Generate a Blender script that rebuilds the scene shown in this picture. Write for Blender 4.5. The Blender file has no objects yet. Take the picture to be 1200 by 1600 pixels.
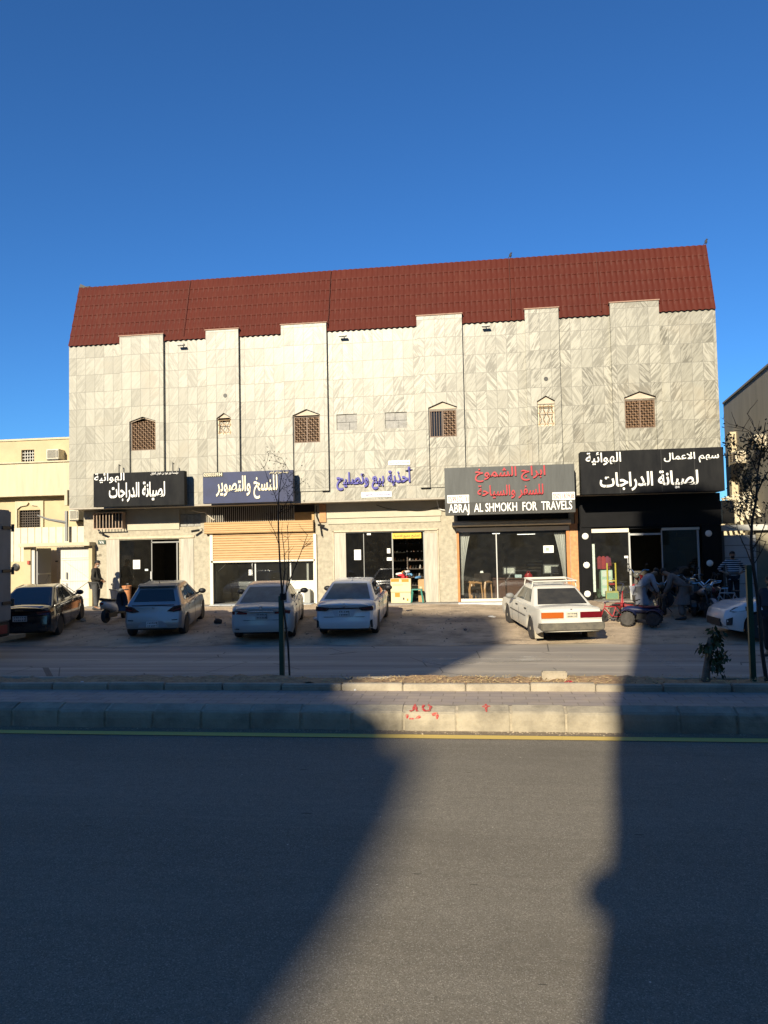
import bpy, bmesh, math, random, unicodedata
from mathutils import Vector, Matrix
R = math.radians
S = bpy.context.scene
COL = S.collection
random.seed(7)

# ------------------------------------------------------------------ camera, sky, sun, exposure
CAM_H, PITCH, ROLL, YAW, FPX = 2.4, R(2.7), R(1.17), R(7.5), 1200.0
SUN_AZ, SUN_EL = R(12.0), R(23.0)          # light travels towards +Y, turned to +X by SUN_AZ
_f = Vector((-math.sin(YAW) * math.cos(PITCH), math.cos(YAW) * math.cos(PITCH), math.sin(PITCH)))
_x = Vector((math.cos(YAW), math.sin(YAW), 0))
_u = _x.cross(_f)
CX = math.cos(ROLL) * _x - math.sin(ROLL) * _u
CU = math.sin(ROLL) * _x + math.cos(ROLL) * _u
cam = bpy.data.cameras.new('camera')
cam.sensor_fit = 'VERTICAL'; cam.sensor_height = 36.0; cam.lens = 36.0 * FPX / 1600.0
cam.clip_start = 0.1; cam.clip_end = 3000
camo = bpy.data.objects.new('camera', cam); COL.objects.link(camo)
camo.matrix_world = Matrix(((CX.x, CU.x, -_f.x, 0), (CX.y, CU.y, -_f.y, 0), (CX.z, CU.z, -_f.z, CAM_H), (0, 0, 0, 1)))
S.camera = camo
S.render.resolution_x, S.render.resolution_y = 768, 1024

W = bpy.data.worlds.new('World'); S.world = W; W.use_nodes = True
wn = W.node_tree
sky = wn.nodes.new('ShaderNodeTexSky'); sky.sky_type = 'NISHITA'; sky.sun_disc = False
sky.sun_elevation = SUN_EL
sky.sun_rotation = math.pi + SUN_AZ
sky.altitude = 600; sky.air_density = 1.0; sky.dust_density = 0.1; sky.ozone_density = 3.0
tint = wn.nodes.new('ShaderNodeMix'); tint.data_type = 'RGBA'; tint.blend_type = 'MULTIPLY'; tint.inputs[0].default_value = 1.0
tint.inputs[7].default_value = (0.46, 1.0, 1.56, 1)      # clear dry winter air
wn.links.new(sky.outputs[0], tint.inputs[6]); wn.links.new(tint.outputs[2], wn.nodes['Background'].inputs[0])
wn.nodes['Background'].inputs[1].default_value = 0.056

sun = bpy.data.lights.new('sun', 'SUN'); sun.energy = 5.0; sun.angle = R(0.55); sun.color = (1.0, 0.89, 0.69)
suno = bpy.data.objects.new('sun', sun); COL.objects.link(suno)
SUN_DIR = Vector((math.sin(SUN_AZ) * math.cos(SUN_EL), math.cos(SUN_AZ) * math.cos(SUN_EL), -math.sin(SUN_EL)))
suno.rotation_euler = SUN_DIR.to_track_quat('-Z', 'Y').to_euler()
suno.location = (-10, -30, 40)
S.view_settings.view_transform = 'Standard'; S.view_settings.look = 'None'
S.view_settings.exposure = 0.7; S.view_settings.gamma = 1.0
S.cycles.max_bounces = 6; S.cycles.transparent_max_bounces = 8; S.cycles.caustics_reflective = False

# ------------------------------------------------------------------ measuring: photo point -> point on a real plane
def ray(px, py): return _f + CX * ((px - 600) / FPX) + CU * ((800 - py) / FPX)
def at(px, py, Y):
    d = ray(px, py); k = Y / d.y; return d.x * k, CAM_H + d.z * k
def U(px, Y, py=850): return at(px, py, Y)[0]
def Z(px, py, Y): return at(px, py, Y)[1]
def apron_z(Y):
    return -0.2 + 0.56 * min(1, max(0, (Y - 20.6) / 6.7))
def ground(px, py, z=None):
    d = ray(px, py); zz = -0.2 if z is None else z
    for _ in range(30):
        k = (zz - CAM_H) / d.z
        if z is None: zz = apron_z(d.y * k)
    return Vector((d.x * k, d.y * k, zz))

# ------------------------------------------------------------------ materials
MATS = {}
def mat(name, col, rough=0.7, metal=0.0, var=0.0, scale=6.0, var_col=None, bump=0.0, bscale=40.0, coat=0.0, stretch=None, detail=6.0, spec=0.5):
    if name in MATS: return MATS[name]
    m = bpy.data.materials.new(name); m.use_nodes = True; nt = m.node_tree
    b = nt.nodes['Principled BSDF']
    b.inputs['Base Color'].default_value = (*col, 1); b.inputs['Roughness'].default_value = rough
    b.inputs['Metallic'].default_value = metal; b.inputs['Coat Weight'].default_value = coat
    b.inputs['Specular IOR Level'].default_value = spec
    if var or bump:
        tc = nt.nodes.new('ShaderNodeTexCoord'); mp = nt.nodes.new('ShaderNodeMapping')
        nt.links.new(tc.outputs['Object'], mp.inputs[0])
        if stretch: mp.inputs['Scale'].default_value = stretch
    if var:
        n = nt.nodes.new('ShaderNodeTexNoise'); n.inputs['Scale'].default_value = scale; n.inputs['Detail'].default_value = detail
        n.inputs['Roughness'].default_value = 0.65
        nt.links.new(mp.outputs[0], n.inputs['Vector'])
        r = nt.nodes.new('ShaderNodeValToRGB')
        r.color_ramp.elements[0].position = 0.5 - 0.22; r.color_ramp.elements[1].position = 0.5 + 0.22
        vc = var_col or tuple(c * (1 - var) for c in col)
        r.color_ramp.elements[0].color = (*vc, 1); r.color_ramp.elements[1].color = (*(min(1, c * (1 + var * 0.4)) for c in col), 1)
        nt.links.new(n.outputs[0], r.inputs[0]); nt.links.new(r.outputs[0], b.inputs['Base Color'])
    if bump:
        n2 = nt.nodes.new('ShaderNodeTexNoise'); n2.inputs['Scale'].default_value = bscale; n2.inputs['Detail'].default_value = 4
        nt.links.new(mp.outputs[0], n2.inputs['Vector'])
        bp = nt.nodes.new('ShaderNodeBump'); bp.inputs['Strength'].default_value = bump; bp.inputs['Distance'].default_value = 0.02
        nt.links.new(n2.outputs[0], bp.inputs['Height']); nt.links.new(bp.outputs[0], b.inputs['Normal'])
    MATS[name] = m; return m

class NT:
    """small node-graph writer"""
    def __init__(s, name):
        s.m = bpy.data.materials.new(name); s.m.use_nodes = True; s.t = s.m.node_tree
        s.b = s.t.nodes['Principled BSDF']; MATS[name] = s.m
    def n(s, typ, ins=None, **kw):
        nd = s.t.nodes.new(typ)
        for k, v in kw.items(): setattr(nd, k, v)
        for k, v in (ins or {}).items(): s.put(nd, k, v)
        return nd
    def put(s, nd, k, v):
        if hasattr(v, 'node'): s.t.links.new(v, nd.inputs[k])
        else: nd.inputs[k].default_value = v
    def math(s, op, a, b=None, c=None):
        i = {0: a}
        if b is not None: i[1] = b
        if c is not None: i[2] = c
        return s.n('ShaderNodeMath', i, operation=op).outputs[0]
    def mix(s, f, a, b, mode='MIX'):
        nd = s.n('ShaderNodeMix', data_type='RGBA', blend_type=mode)
        s.put(nd, 0, f); s.put(nd, 6, a); s.put(nd, 7, b); return nd.outputs[2]
    def ramp(s, f, *els):
        nd = s.n('ShaderNodeValToRGB', {0: f}); cr = nd.color_ramp
        while len(cr.elements) < len(els): cr.elements.new(0.5)
        for e, (p, c) in zip(cr.elements, els): e.position = p; e.color = (*c, 1) if len(c) == 3 else c
        return nd.outputs[0]
    def obj(s): return s.n('ShaderNodeTexCoord').outputs['Object']
    def noise(s, v, scale, detail=5, rough=0.6, dist=0.0):
        return s.n('ShaderNodeTexNoise', {'Vector': v, 'Scale': scale, 'Detail': detail, 'Roughness': rough, 'Distortion': dist}).outputs[0]
    def bump(s, h, strength, dist=0.02):
        nd = s.n('ShaderNodeBump', {'Height': h, 'Strength': strength, 'Distance': dist}); s.t.links.new(nd.outputs[0], s.b.inputs['Normal'])
    def col(s, c, rough=0.7):
        s.put(s.b, 'Base Color', c); s.put(s.b, 'Roughness', rough)

def g(v): return (v, v, v)

def marble():
    k = NT('veined_marble_cladding'); o = k.obj(); xyz = k.n('ShaderNodeSeparateXYZ', {0: o})
    tw, th = 0.37, 0.66
    row = k.math('FLOOR', k.math('DIVIDE', xyz.outputs[2], th))
    # columns differ a little by row so joints do not line up perfectly
    cx = k.math('DIVIDE', k.math('ADD', xyz.outputs[0], k.math('MULTIPLY', xyz.outputs[1], 0.37)), tw)
    colm = k.math('FLOOR', cx)
    idv = k.n('ShaderNodeCombineXYZ', {0: colm, 1: row, 2: 3.0}).outputs[0]
    wn_ = k.n('ShaderNodeTexWhiteNoise', {'Vector': idv}, noise_dimensions='3D')
    rnd = wn_.outputs[0]; rc = k.n('ShaderNodeSeparateColor', {0: wn_.outputs[1]})
    fx = k.math('FRACT', cx); fz = k.math('FRACT', k.math('DIVIDE', xyz.outputs[2], th))
    ex = k.math('MULTIPLY', k.math('MINIMUM', fx, k.math('SUBTRACT', 1.0, fx)), tw)
    ez = k.math('MULTIPLY', k.math('MINIMUM', fz, k.math('SUBTRACT', 1.0, fz)), th)
    joint = k.math('LESS_THAN', k.math('MINIMUM', ex, ez), 0.009)
    # vein coordinate: leaning left or right per slab
    flip = k.math('GREATER_THAN', k.math('ADD', k.math('MULTIPLY', k.noise(k.n('ShaderNodeMapping', {0: idv, 'Scale': (0.16, 0.22, 1)}).outputs[0], 1.0, 2), 1.3), k.math('MULTIPLY', rc.outputs[0], 0.45)), 0.98)
    sgn = k.math('SUBTRACT', k.math('MULTIPLY', flip, 2.0), 1.0)
    lx = k.math('MULTIPLY', fx, tw); lz = k.math('MULTIPLY', fz, th)
    slope = k.math('ADD', 0.5, k.math('MULTIPLY', rc.outputs[1], 0.4))
    across = k.math('ADD', k.math('MULTIPLY', lx, 1.0), k.math('MULTIPLY', k.math('MULTIPLY', lz, slope), sgn))
    along = k.math('SUBTRACT', lz, k.math('MULTIPLY', k.math('MULTIPLY', lx, 0.5), sgn))
    vv = k.n('ShaderNodeCombineXYZ', {0: k.math('MULTIPLY', across, 7.0), 1: k.math('MULTIPLY', along, 0.9), 2: k.math('MULTIPLY', rnd, 37.0)}).outputs[0]
    vein = k.noise(vv, 1.6, 5, 0.62, 0.5)
    vmask = k.ramp(vein, (0.45, g(0.0)), (0.56, g(1.0)))
    # stronger veins in the middle of the front, cloudier slabs at the left end
    zone = k.noise(k.n('ShaderNodeMapping', {0: o, 'Scale': (0.16, 0.1, 0.12)}).outputs[0], 1.0, 2)
    gx = k.n('ShaderNodeMapRange', {0: xyz.outputs[0], 1: -9.0, 2: 2.0, 3: 0.45, 4: 1.0}).outputs[0]
    amt = k.math('MULTIPLY', k.math('MULTIPLY', vmask, gx), k.math('ADD', 0.28, k.math('MULTIPLY', rc.outputs[2], 0.72)))
    base = k.ramp(rnd, (0.0, (0.275, 0.26, 0.205)), (0.3, (0.34, 0.325, 0.262)), (0.7, (0.41, 0.39, 0.315)), (1.0, (0.30, 0.285, 0.228)))
    cloud = k.noise(o, 1.7, 6, 0.65)
    base = k.mix(k.math('MULTIPLY', cloud, 0.45), base, (0.29, 0.278, 0.228, 1))
    c = k.mix(k.math('MULTIPLY', amt, 0.98), base, (0.12, 0.112, 0.085, 1))
    warm = k.ramp(k.noise(o, 0.5, 3), (0.56, g(0)), (0.74, g(1)))
    c = k.mix(k.math('MULTIPLY', warm, 0.3), c, (0.36, 0.285, 0.18, 1))
    streak = k.ramp(k.noise(k.n('ShaderNodeMapping', {0: o, 'Scale': (5.0, 1.0, 0.25)}).outputs[0], 1.0, 4), (0.58, g(0)), (0.78, g(1)))
    c = k.mix(k.math('MULTIPLY', streak, 0.25), c, (0.36, 0.33, 0.27, 1))
    c = k.mix(k.math('MULTIPLY', joint, 0.85), c, (0.17, 0.16, 0.13, 1))
    k.col(c, 0.42); k.bump(k.math('SUBTRACT', 1.0, joint), 0.25, 0.01)
    return k.m

def asphalt(name, c1, c2, speck, streak=True, grit=120.0):
    k = NT(name); o = k.obj()
    big = k.noise(k.n('ShaderNodeMapping', {0: o, 'Scale': (0.12, 0.9, 1)}).outputs[0], 1.0, 5)
    fine = k.noise(o, grit, 3, 0.7); mid = k.noise(o, 9.0, 6, 0.7)
    c = k.mix(k.ramp(big, (0.3, g(0)), (0.7, g(1))), (*c1, 1), (*c2, 1))
    c = k.mix(k.math('MULTIPLY', k.ramp(mid, (0.35, g(0)), (0.65, g(1))), 0.3), c, (*(x * 0.62 for x in c1), 1))
    v = k.n('ShaderNodeTexVoronoi', {'Vector': o, 'Scale': grit}).outputs[1]
    vs = k.n('ShaderNodeSeparateColor', {0: v})
    c = k.mix(k.ramp(vs.outputs[0], (0.76, g(0)), (0.97, g(0.7))), c, (*speck, 1))
    c = k.mix(k.ramp(vs.outputs[1], (0.5, g(0)), (0.95, g(0.5))), c, (*(x * 0.4 for x in c1), 1))
    st = k.noise(k.n('ShaderNodeMapping', {0: o, 'Scale': (0.5, 11.0, 1)}).outputs[0], 1.0, 6, 0.7)
    c = k.mix(k.ramp(st, (0.48, g(0)), (0.72, g(0.16))), c, (*(x * 0.6 for x in c1), 1)); c = k.mix(k.ramp(st, (0.28, g(0.18)), (0.44, g(0))), c, (*(x * 1.35 for x in c2), 1))
    dr = k.noise(k.n('ShaderNodeMapping', {0: o, 'Scale': (0.25, 0.5, 1), 'Location': (7, 2, 0)}).outputs[0], 1.0, 6, 0.65)
    c = k.mix(k.ramp(dr, (0.52, g(0)), (0.72, g(0.45))), c, (*(x * 0.66 for x in c1), 1))
    v3 = k.n('ShaderNodeTexVoronoi', {'Vector': k.n('ShaderNodeMapping', {0: o, 'Scale': (0.7, 3.0, 1)}).outputs[0], 'Scale': 2.2}); f3 = k.n('ShaderNodeSeparateColor', {0: v3.outputs[1]})
    tar = k.math('MULTIPLY', k.math('LESS_THAN', v3.outputs[0], 0.085), k.math('GREATER_THAN', f3.outputs[1], 0.88)); c = k.mix(k.math('MULTIPLY', tar, 0.75), c, (*(x * 0.3 for x in c1), 1))
    # a few larger pale flecks and dark tar spots
    v2 = k.n('ShaderNodeTexVoronoi', {'Vector': o, 'Scale': 6.0}); f2 = k.n('ShaderNodeSeparateColor', {0: v2.outputs[1]})
    fleck = k.math('MULTIPLY', k.math('LESS_THAN', v2.outputs[0], 0.045), k.math('GREATER_THAN', f2.outputs[0], 0.9))
    c = k.mix(k.math('MULTIPLY', fleck, 0.7), c, (*(min(1, x * 2) for x in speck), 1))
    k.b.inputs['Specular IOR Level'].default_value = 0.2
    k.col(c, 0.9); k.bump(k.math('ADD', fine, k.math('MULTIPLY', mid, 0.5)), 0.55, 0.012)
    return k.m

def pavers():
    k = NT('dusty_pavers'); o = k.obj()
    br = k.n('ShaderNodeTexBrick', {'Vector': o, 'Color1': (0.37, 0.30, 0.25, 1), 'Color2': (0.28, 0.235, 0.205, 1), 'Mortar': (0.20, 0.165, 0.13, 1), 'Scale': 1.0,
             'Mortar Size': 0.008, 'Brick Width': 0.33, 'Row Height': 0.2, 'Bias': 0.0})
    c = k.mix(k.math('MULTIPLY', k.ramp(k.noise(o, 3.0, 6), (0.38, g(0)), (0.66, g(1))), 0.6), br.outputs[0], (0.40, 0.32, 0.23, 1))
    k.col(c, 0.9); k.bump(k.math('ADD', k.math('MULTIPLY', k.noise(o, 60, 4), 0.4), k.math('SUBTRACT', 1.0, br.outputs[1])), 0.5, 0.012); return k.m

def apron_mat():
    k = NT('dusty_concrete_and_dirt'); o = k.obj()
    c = k.ramp(k.noise(o, 0.8, 9, 0.72), (0.30, (0.18, 0.14, 0.10)), (0.45, (0.42, 0.325, 0.22)), (0.64, (0.60, 0.465, 0.315)))
    st = k.ramp(k.noise(k.n('ShaderNodeMapping', {0: o, 'Scale': (0.55, 1.5, 1), 'Location': (3, 1, 0)}).outputs[0], 1.1, 6, 0.7), (0.55, g(0)), (0.68, g(1)))
    c = k.mix(k.math('MULTIPLY', st, 0.7), c, (0.09, 0.072, 0.055, 1))
    gr = k.n('ShaderNodeTexVoronoi', {'Vector': o, 'Scale': 22.0}); gs = k.n('ShaderNodeSeparateColor', {0: gr.outputs[1]})
    peb = k.math('MULTIPLY', k.math('LESS_THAN', gr.outputs[0], 0.3), k.math('GREATER_THAN', gs.outputs[0], 0.9))
    c = k.mix(k.math('MULTIPLY', peb, 0.6), c, (0.38, 0.33, 0.26, 1))
    k.col(c, 0.93); k.bump(k.noise(o, 14, 7, 0.7), 0.8, 0.04); return k.m

def side_road_mat():
    k = NT('worn_dusty_asphalt'); o = k.obj()
    lanes = k.noise(k.n('ShaderNodeMapping', {0: o, 'Scale': (0.06, 1.1, 1)}).outputs[0], 1.5, 5, 0.6)
    c = k.ramp(lanes, (0.3, (0.22, 0.195, 0.16)), (0.5, (0.34, 0.295, 0.235)), (0.68, (0.52, 0.45, 0.345)))
    c = k.mix(k.math('MULTIPLY', k.ramp(k.noise(o, 1.3, 6), (0.5, g(0)), (0.7, g(1))), 0.45), c, (0.36, 0.30, 0.22, 1))
    v = k.n('ShaderNodeTexVoronoi', {'Vector': o, 'Scale': 0.55}, feature='DISTANCE_TO_EDGE').outputs[0]
    crack = k.math('MULTIPLY', k.math('LESS_THAN', v, 0.006), k.math('GREATER_THAN', k.noise(o, 0.4, 2), 0.52))
    c = k.mix(k.math('MULTIPLY', crack, 0.7), c, (0.04, 0.037, 0.033, 1))
    k.col(c, 0.9); k.bump(k.noise(o, 70, 4), 0.4, 0.01); return k.m

def kerb_mat(name, a, b):
    k = NT(name); o = k.obj()
    c = k.ramp(k.noise(o, 2.2, 7, 0.68), (0.3, a), (0.55, b), (0.75, tuple(x * 1.2 for x in b)))
    xyz = k.n('ShaderNodeSeparateXYZ', {0: o}); cell = k.n('ShaderNodeTexWhiteNoise', {1: k.math('FLOOR', k.math('DIVIDE', xyz.outputs[0], 0.68))}, noise_dimensions='1D').outputs[0]
    c = k.mix(k.math('MULTIPLY', cell, 0.45), c, (*(x * 0.72 for x in b), 1))
    pit = k.ramp(k.noise(o, 30, 5, 0.75), (0.60, g(0)), (0.70, g(1)))
    c = k.mix(k.math('MULTIPLY', pit, 0.35), c, (0.12, 0.105, 0.085, 1))
    k.col(c, 0.9); k.bump(k.noise(o, 25, 6, 0.7), 0.6, 0.02); return k.m

def glass(name, tint=(0.93, 0.95, 0.94), refl=0.05, rough=0.03, dust=0.04):
    m = bpy.data.materials.new(name); m.use_nodes = True; t = m.node_tree; t.nodes.clear()
    out = t.nodes.new('ShaderNodeOutputMaterial'); tr = t.nodes.new('ShaderNodeBsdfTransparent'); gl = t.nodes.new('ShaderNodeBsdfGlossy')
    df = t.nodes.new('ShaderNodeBsdfDiffuse'); df.inputs[0].default_value = (0.5, 0.46, 0.38, 1)
    tr.inputs[0].default_value = (*tint, 1); gl.inputs['Roughness'].default_value = rough; gl.inputs[0].default_value = (0.9, 0.9, 0.9, 1)
    fr = t.nodes.new('ShaderNodeLayerWeight'); fr.inputs[0].default_value = 0.25
    mp = t.nodes.new('ShaderNodeMapRange'); mp.inputs[3].default_value = refl; mp.inputs[4].default_value = 0.85
    t.links.new(fr.outputs['Fresnel'], mp.inputs[0])
    mx = t.nodes.new('ShaderNodeMixShader'); t.links.new(mp.outputs[0], mx.inputs[0]); t.links.new(tr.outputs[0], mx.inputs[1]); t.links.new(gl.outputs[0], mx.inputs[2])
    mx2 = t.nodes.new('ShaderNodeMixShader')
    tc = t.nodes.new('ShaderNodeTexCoord'); no = t.nodes.new('ShaderNodeTexNoise'); no.inputs['Scale'].default_value = 5; no.inputs['Detail'].default_value = 6
    t.links.new(tc.outputs['Object'], no.inputs['Vector'])
    mm = t.nodes.new('ShaderNodeMath'); mm.operation = 'MULTIPLY'; mm.inputs[1].default_value = dust * 2; t.links.new(no.outputs[0], mm.inputs[0])
    t.links.new(mm.outputs[0], mx2.inputs[0]); t.links.new(mx.outputs[0], mx2.inputs[1]); t.links.new(df.outputs[0], mx2.inputs[2])
    t.links.new(mx2.outputs[0], out.inputs[0]); MATS[name] = m; return m

def emit(name, col, s):
    m = bpy.data.materials.new(name); m.use_nodes = True; b = m.node_tree.nodes['Principled BSDF']
    b.inputs['Base Color'].default_value = (*col, 1); b.inputs['Emission Color'].default_value = (*col, 1); b.inputs['Emission Strength'].default_value = s
    return m

MARBLE = marble()
ASPH = asphalt('near_asphalt', (0.215, 0.188, 0.14), (0.272, 0.24, 0.182), (0.45, 0.405, 0.325), grit=150.0)
STONE = mat('beige_stone_tile', (0.404, 0.361, 0.267), 0.7, var=0.35, scale=7, bump=0.15, bscale=30)
JAMB = mat('striped_marble_jamb', (0.44, 0.405, 0.326), 0.5, var=0.35, scale=2.2, stretch=(7, 7, 0.6))
PANEL = mat('cream_fascia_panel', (0.464, 0.413, 0.31), 0.6, var=0.16, scale=1.6)
SOFFIT = mat('soffit_plaster', (0.42, 0.38, 0.31), 0.9, var=0.25)
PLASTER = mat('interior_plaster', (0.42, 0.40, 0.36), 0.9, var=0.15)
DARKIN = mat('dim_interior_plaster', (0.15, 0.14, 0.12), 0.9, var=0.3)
FLOORIN = mat('interior_floor_tile', (0.30, 0.28, 0.25), 0.5)
BLK = mat('black_composite_panel', (0.005, 0.005, 0.006), 0.3, var=0.5, scale=3, spec=0.3)
BLK2 = mat('black_sign_face', (0.006, 0.0065, 0.008), 0.6, var=0.55, scale=2.5, var_col=(0.022, 0.022, 0.022), stretch=(1, 1, 0.35), spec=0.08)
NAVY = mat('navy_sign_face', (0.014, 0.024, 0.085), 0.6, var=0.3, scale=3)
GREYS = mat('grey_sign_face', (0.07, 0.074, 0.07), 0.6, var=0.3, scale=2, stretch=(4, 1, 0.5))
WHITE = mat('white_lettering', (0.82, 0.80, 0.74), 0.5)
REDL = mat('red_lettering', (0.40, 0.010, 0.018), 0.45)
BLUEL = mat('blue_lettering', (0.026, 0.020, 0.26), 0.45)
DARKT = mat('dark_lettering', (0.03, 0.03, 0.03), 0.6)
BROWN_METAL = mat('brown_metal', (0.16, 0.095, 0.055), 0.5, var=0.4, scale=20)
LATT = mat('bronze_lattice', (0.30, 0.17, 0.085), 0.5, var=0.4, scale=18)
GOLDL = mat('cream_painted_iron', (0.62, 0.52, 0.36), 0.5)
DGLASS = mat('dark_window_glass', (0.012, 0.012, 0.012), 0.12)
BLOCK = mat('grey_concrete_block', (0.36, 0.35, 0.32), 0.95, var=0.35, scale=9, bump=0.4)
ALU = mat('aluminium', (0.50, 0.50, 0.48), 0.4, 0.25)
GREYM = mat('grey_metal', (0.22, 0.22, 0.21), 0.45, 0.5)
DKM = mat('dark_metal', (0.03, 0.03, 0.03), 0.45, 0.4)
CREAMW = mat('cream_wall_paint', (0.495, 0.405, 0.243), 0.85, var=0.14, scale=1.6, bump=0.1)
CREAML = mat('pale_cream_band', (0.546, 0.475, 0.326), 0.85, var=0.16, scale=1.5, stretch=(3, 1, 0.4))
WHITEP = mat('white_gate_paint', (0.561, 0.544, 0.484), 0.5, var=0.12, scale=3)
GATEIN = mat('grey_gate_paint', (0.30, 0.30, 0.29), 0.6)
SHUT = mat('tan_shutter', (0.52, 0.345, 0.17), 0.45, var=0.2, scale=2.5, stretch=(1, 1, 6))
ORANGE = mat('orange_stone', (0.55, 0.26, 0.10), 0.6, var=0.4, scale=9)
KERB = kerb_mat('weathered_kerb_concrete', (0.19, 0.165, 0.12), (0.38, 0.33, 0.24))
RUB = mat('tyre_rubber', (0.02, 0.019, 0.018), 0.85, var=0.6, scale=9, var_col=(0.05, 0.045, 0.04))
GLASS = glass('shop_glass', dust=0.012)
GLASSD = glass('dusty_dark_shop_glass', (0.40, 0.42, 0.40), 0.07, dust=0.012)

# ------------------------------------------------------------------ object helpers
ORG = {}
def link(o, parent=None):
    COL.objects.link(o)
    if parent is not None:
        o.parent = parent; ORG[o.name] = ORG.get(parent.name, Vector((0, 0, 0)))
    return o
def tag(o, label=None, cat=None, group=None, kind=None):
    if label: o['label'] = label
    if cat: o['category'] = cat
    if group: o['group'] = group
    if kind: o['kind'] = kind
    return o
def thing(name, label, cat, loc=(0, 0, 0), group=None, local=False, rot=(0, 0, 0)):
    o = bpy.data.objects.new(name, None); COL.objects.link(o); o.location = loc; o.rotation_euler = rot
    o.empty_display_size = 0.2
    ORG[o.name] = Vector((0, 0, 0)) if local else Vector(loc)
    return tag(o, label, cat, group)

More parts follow.
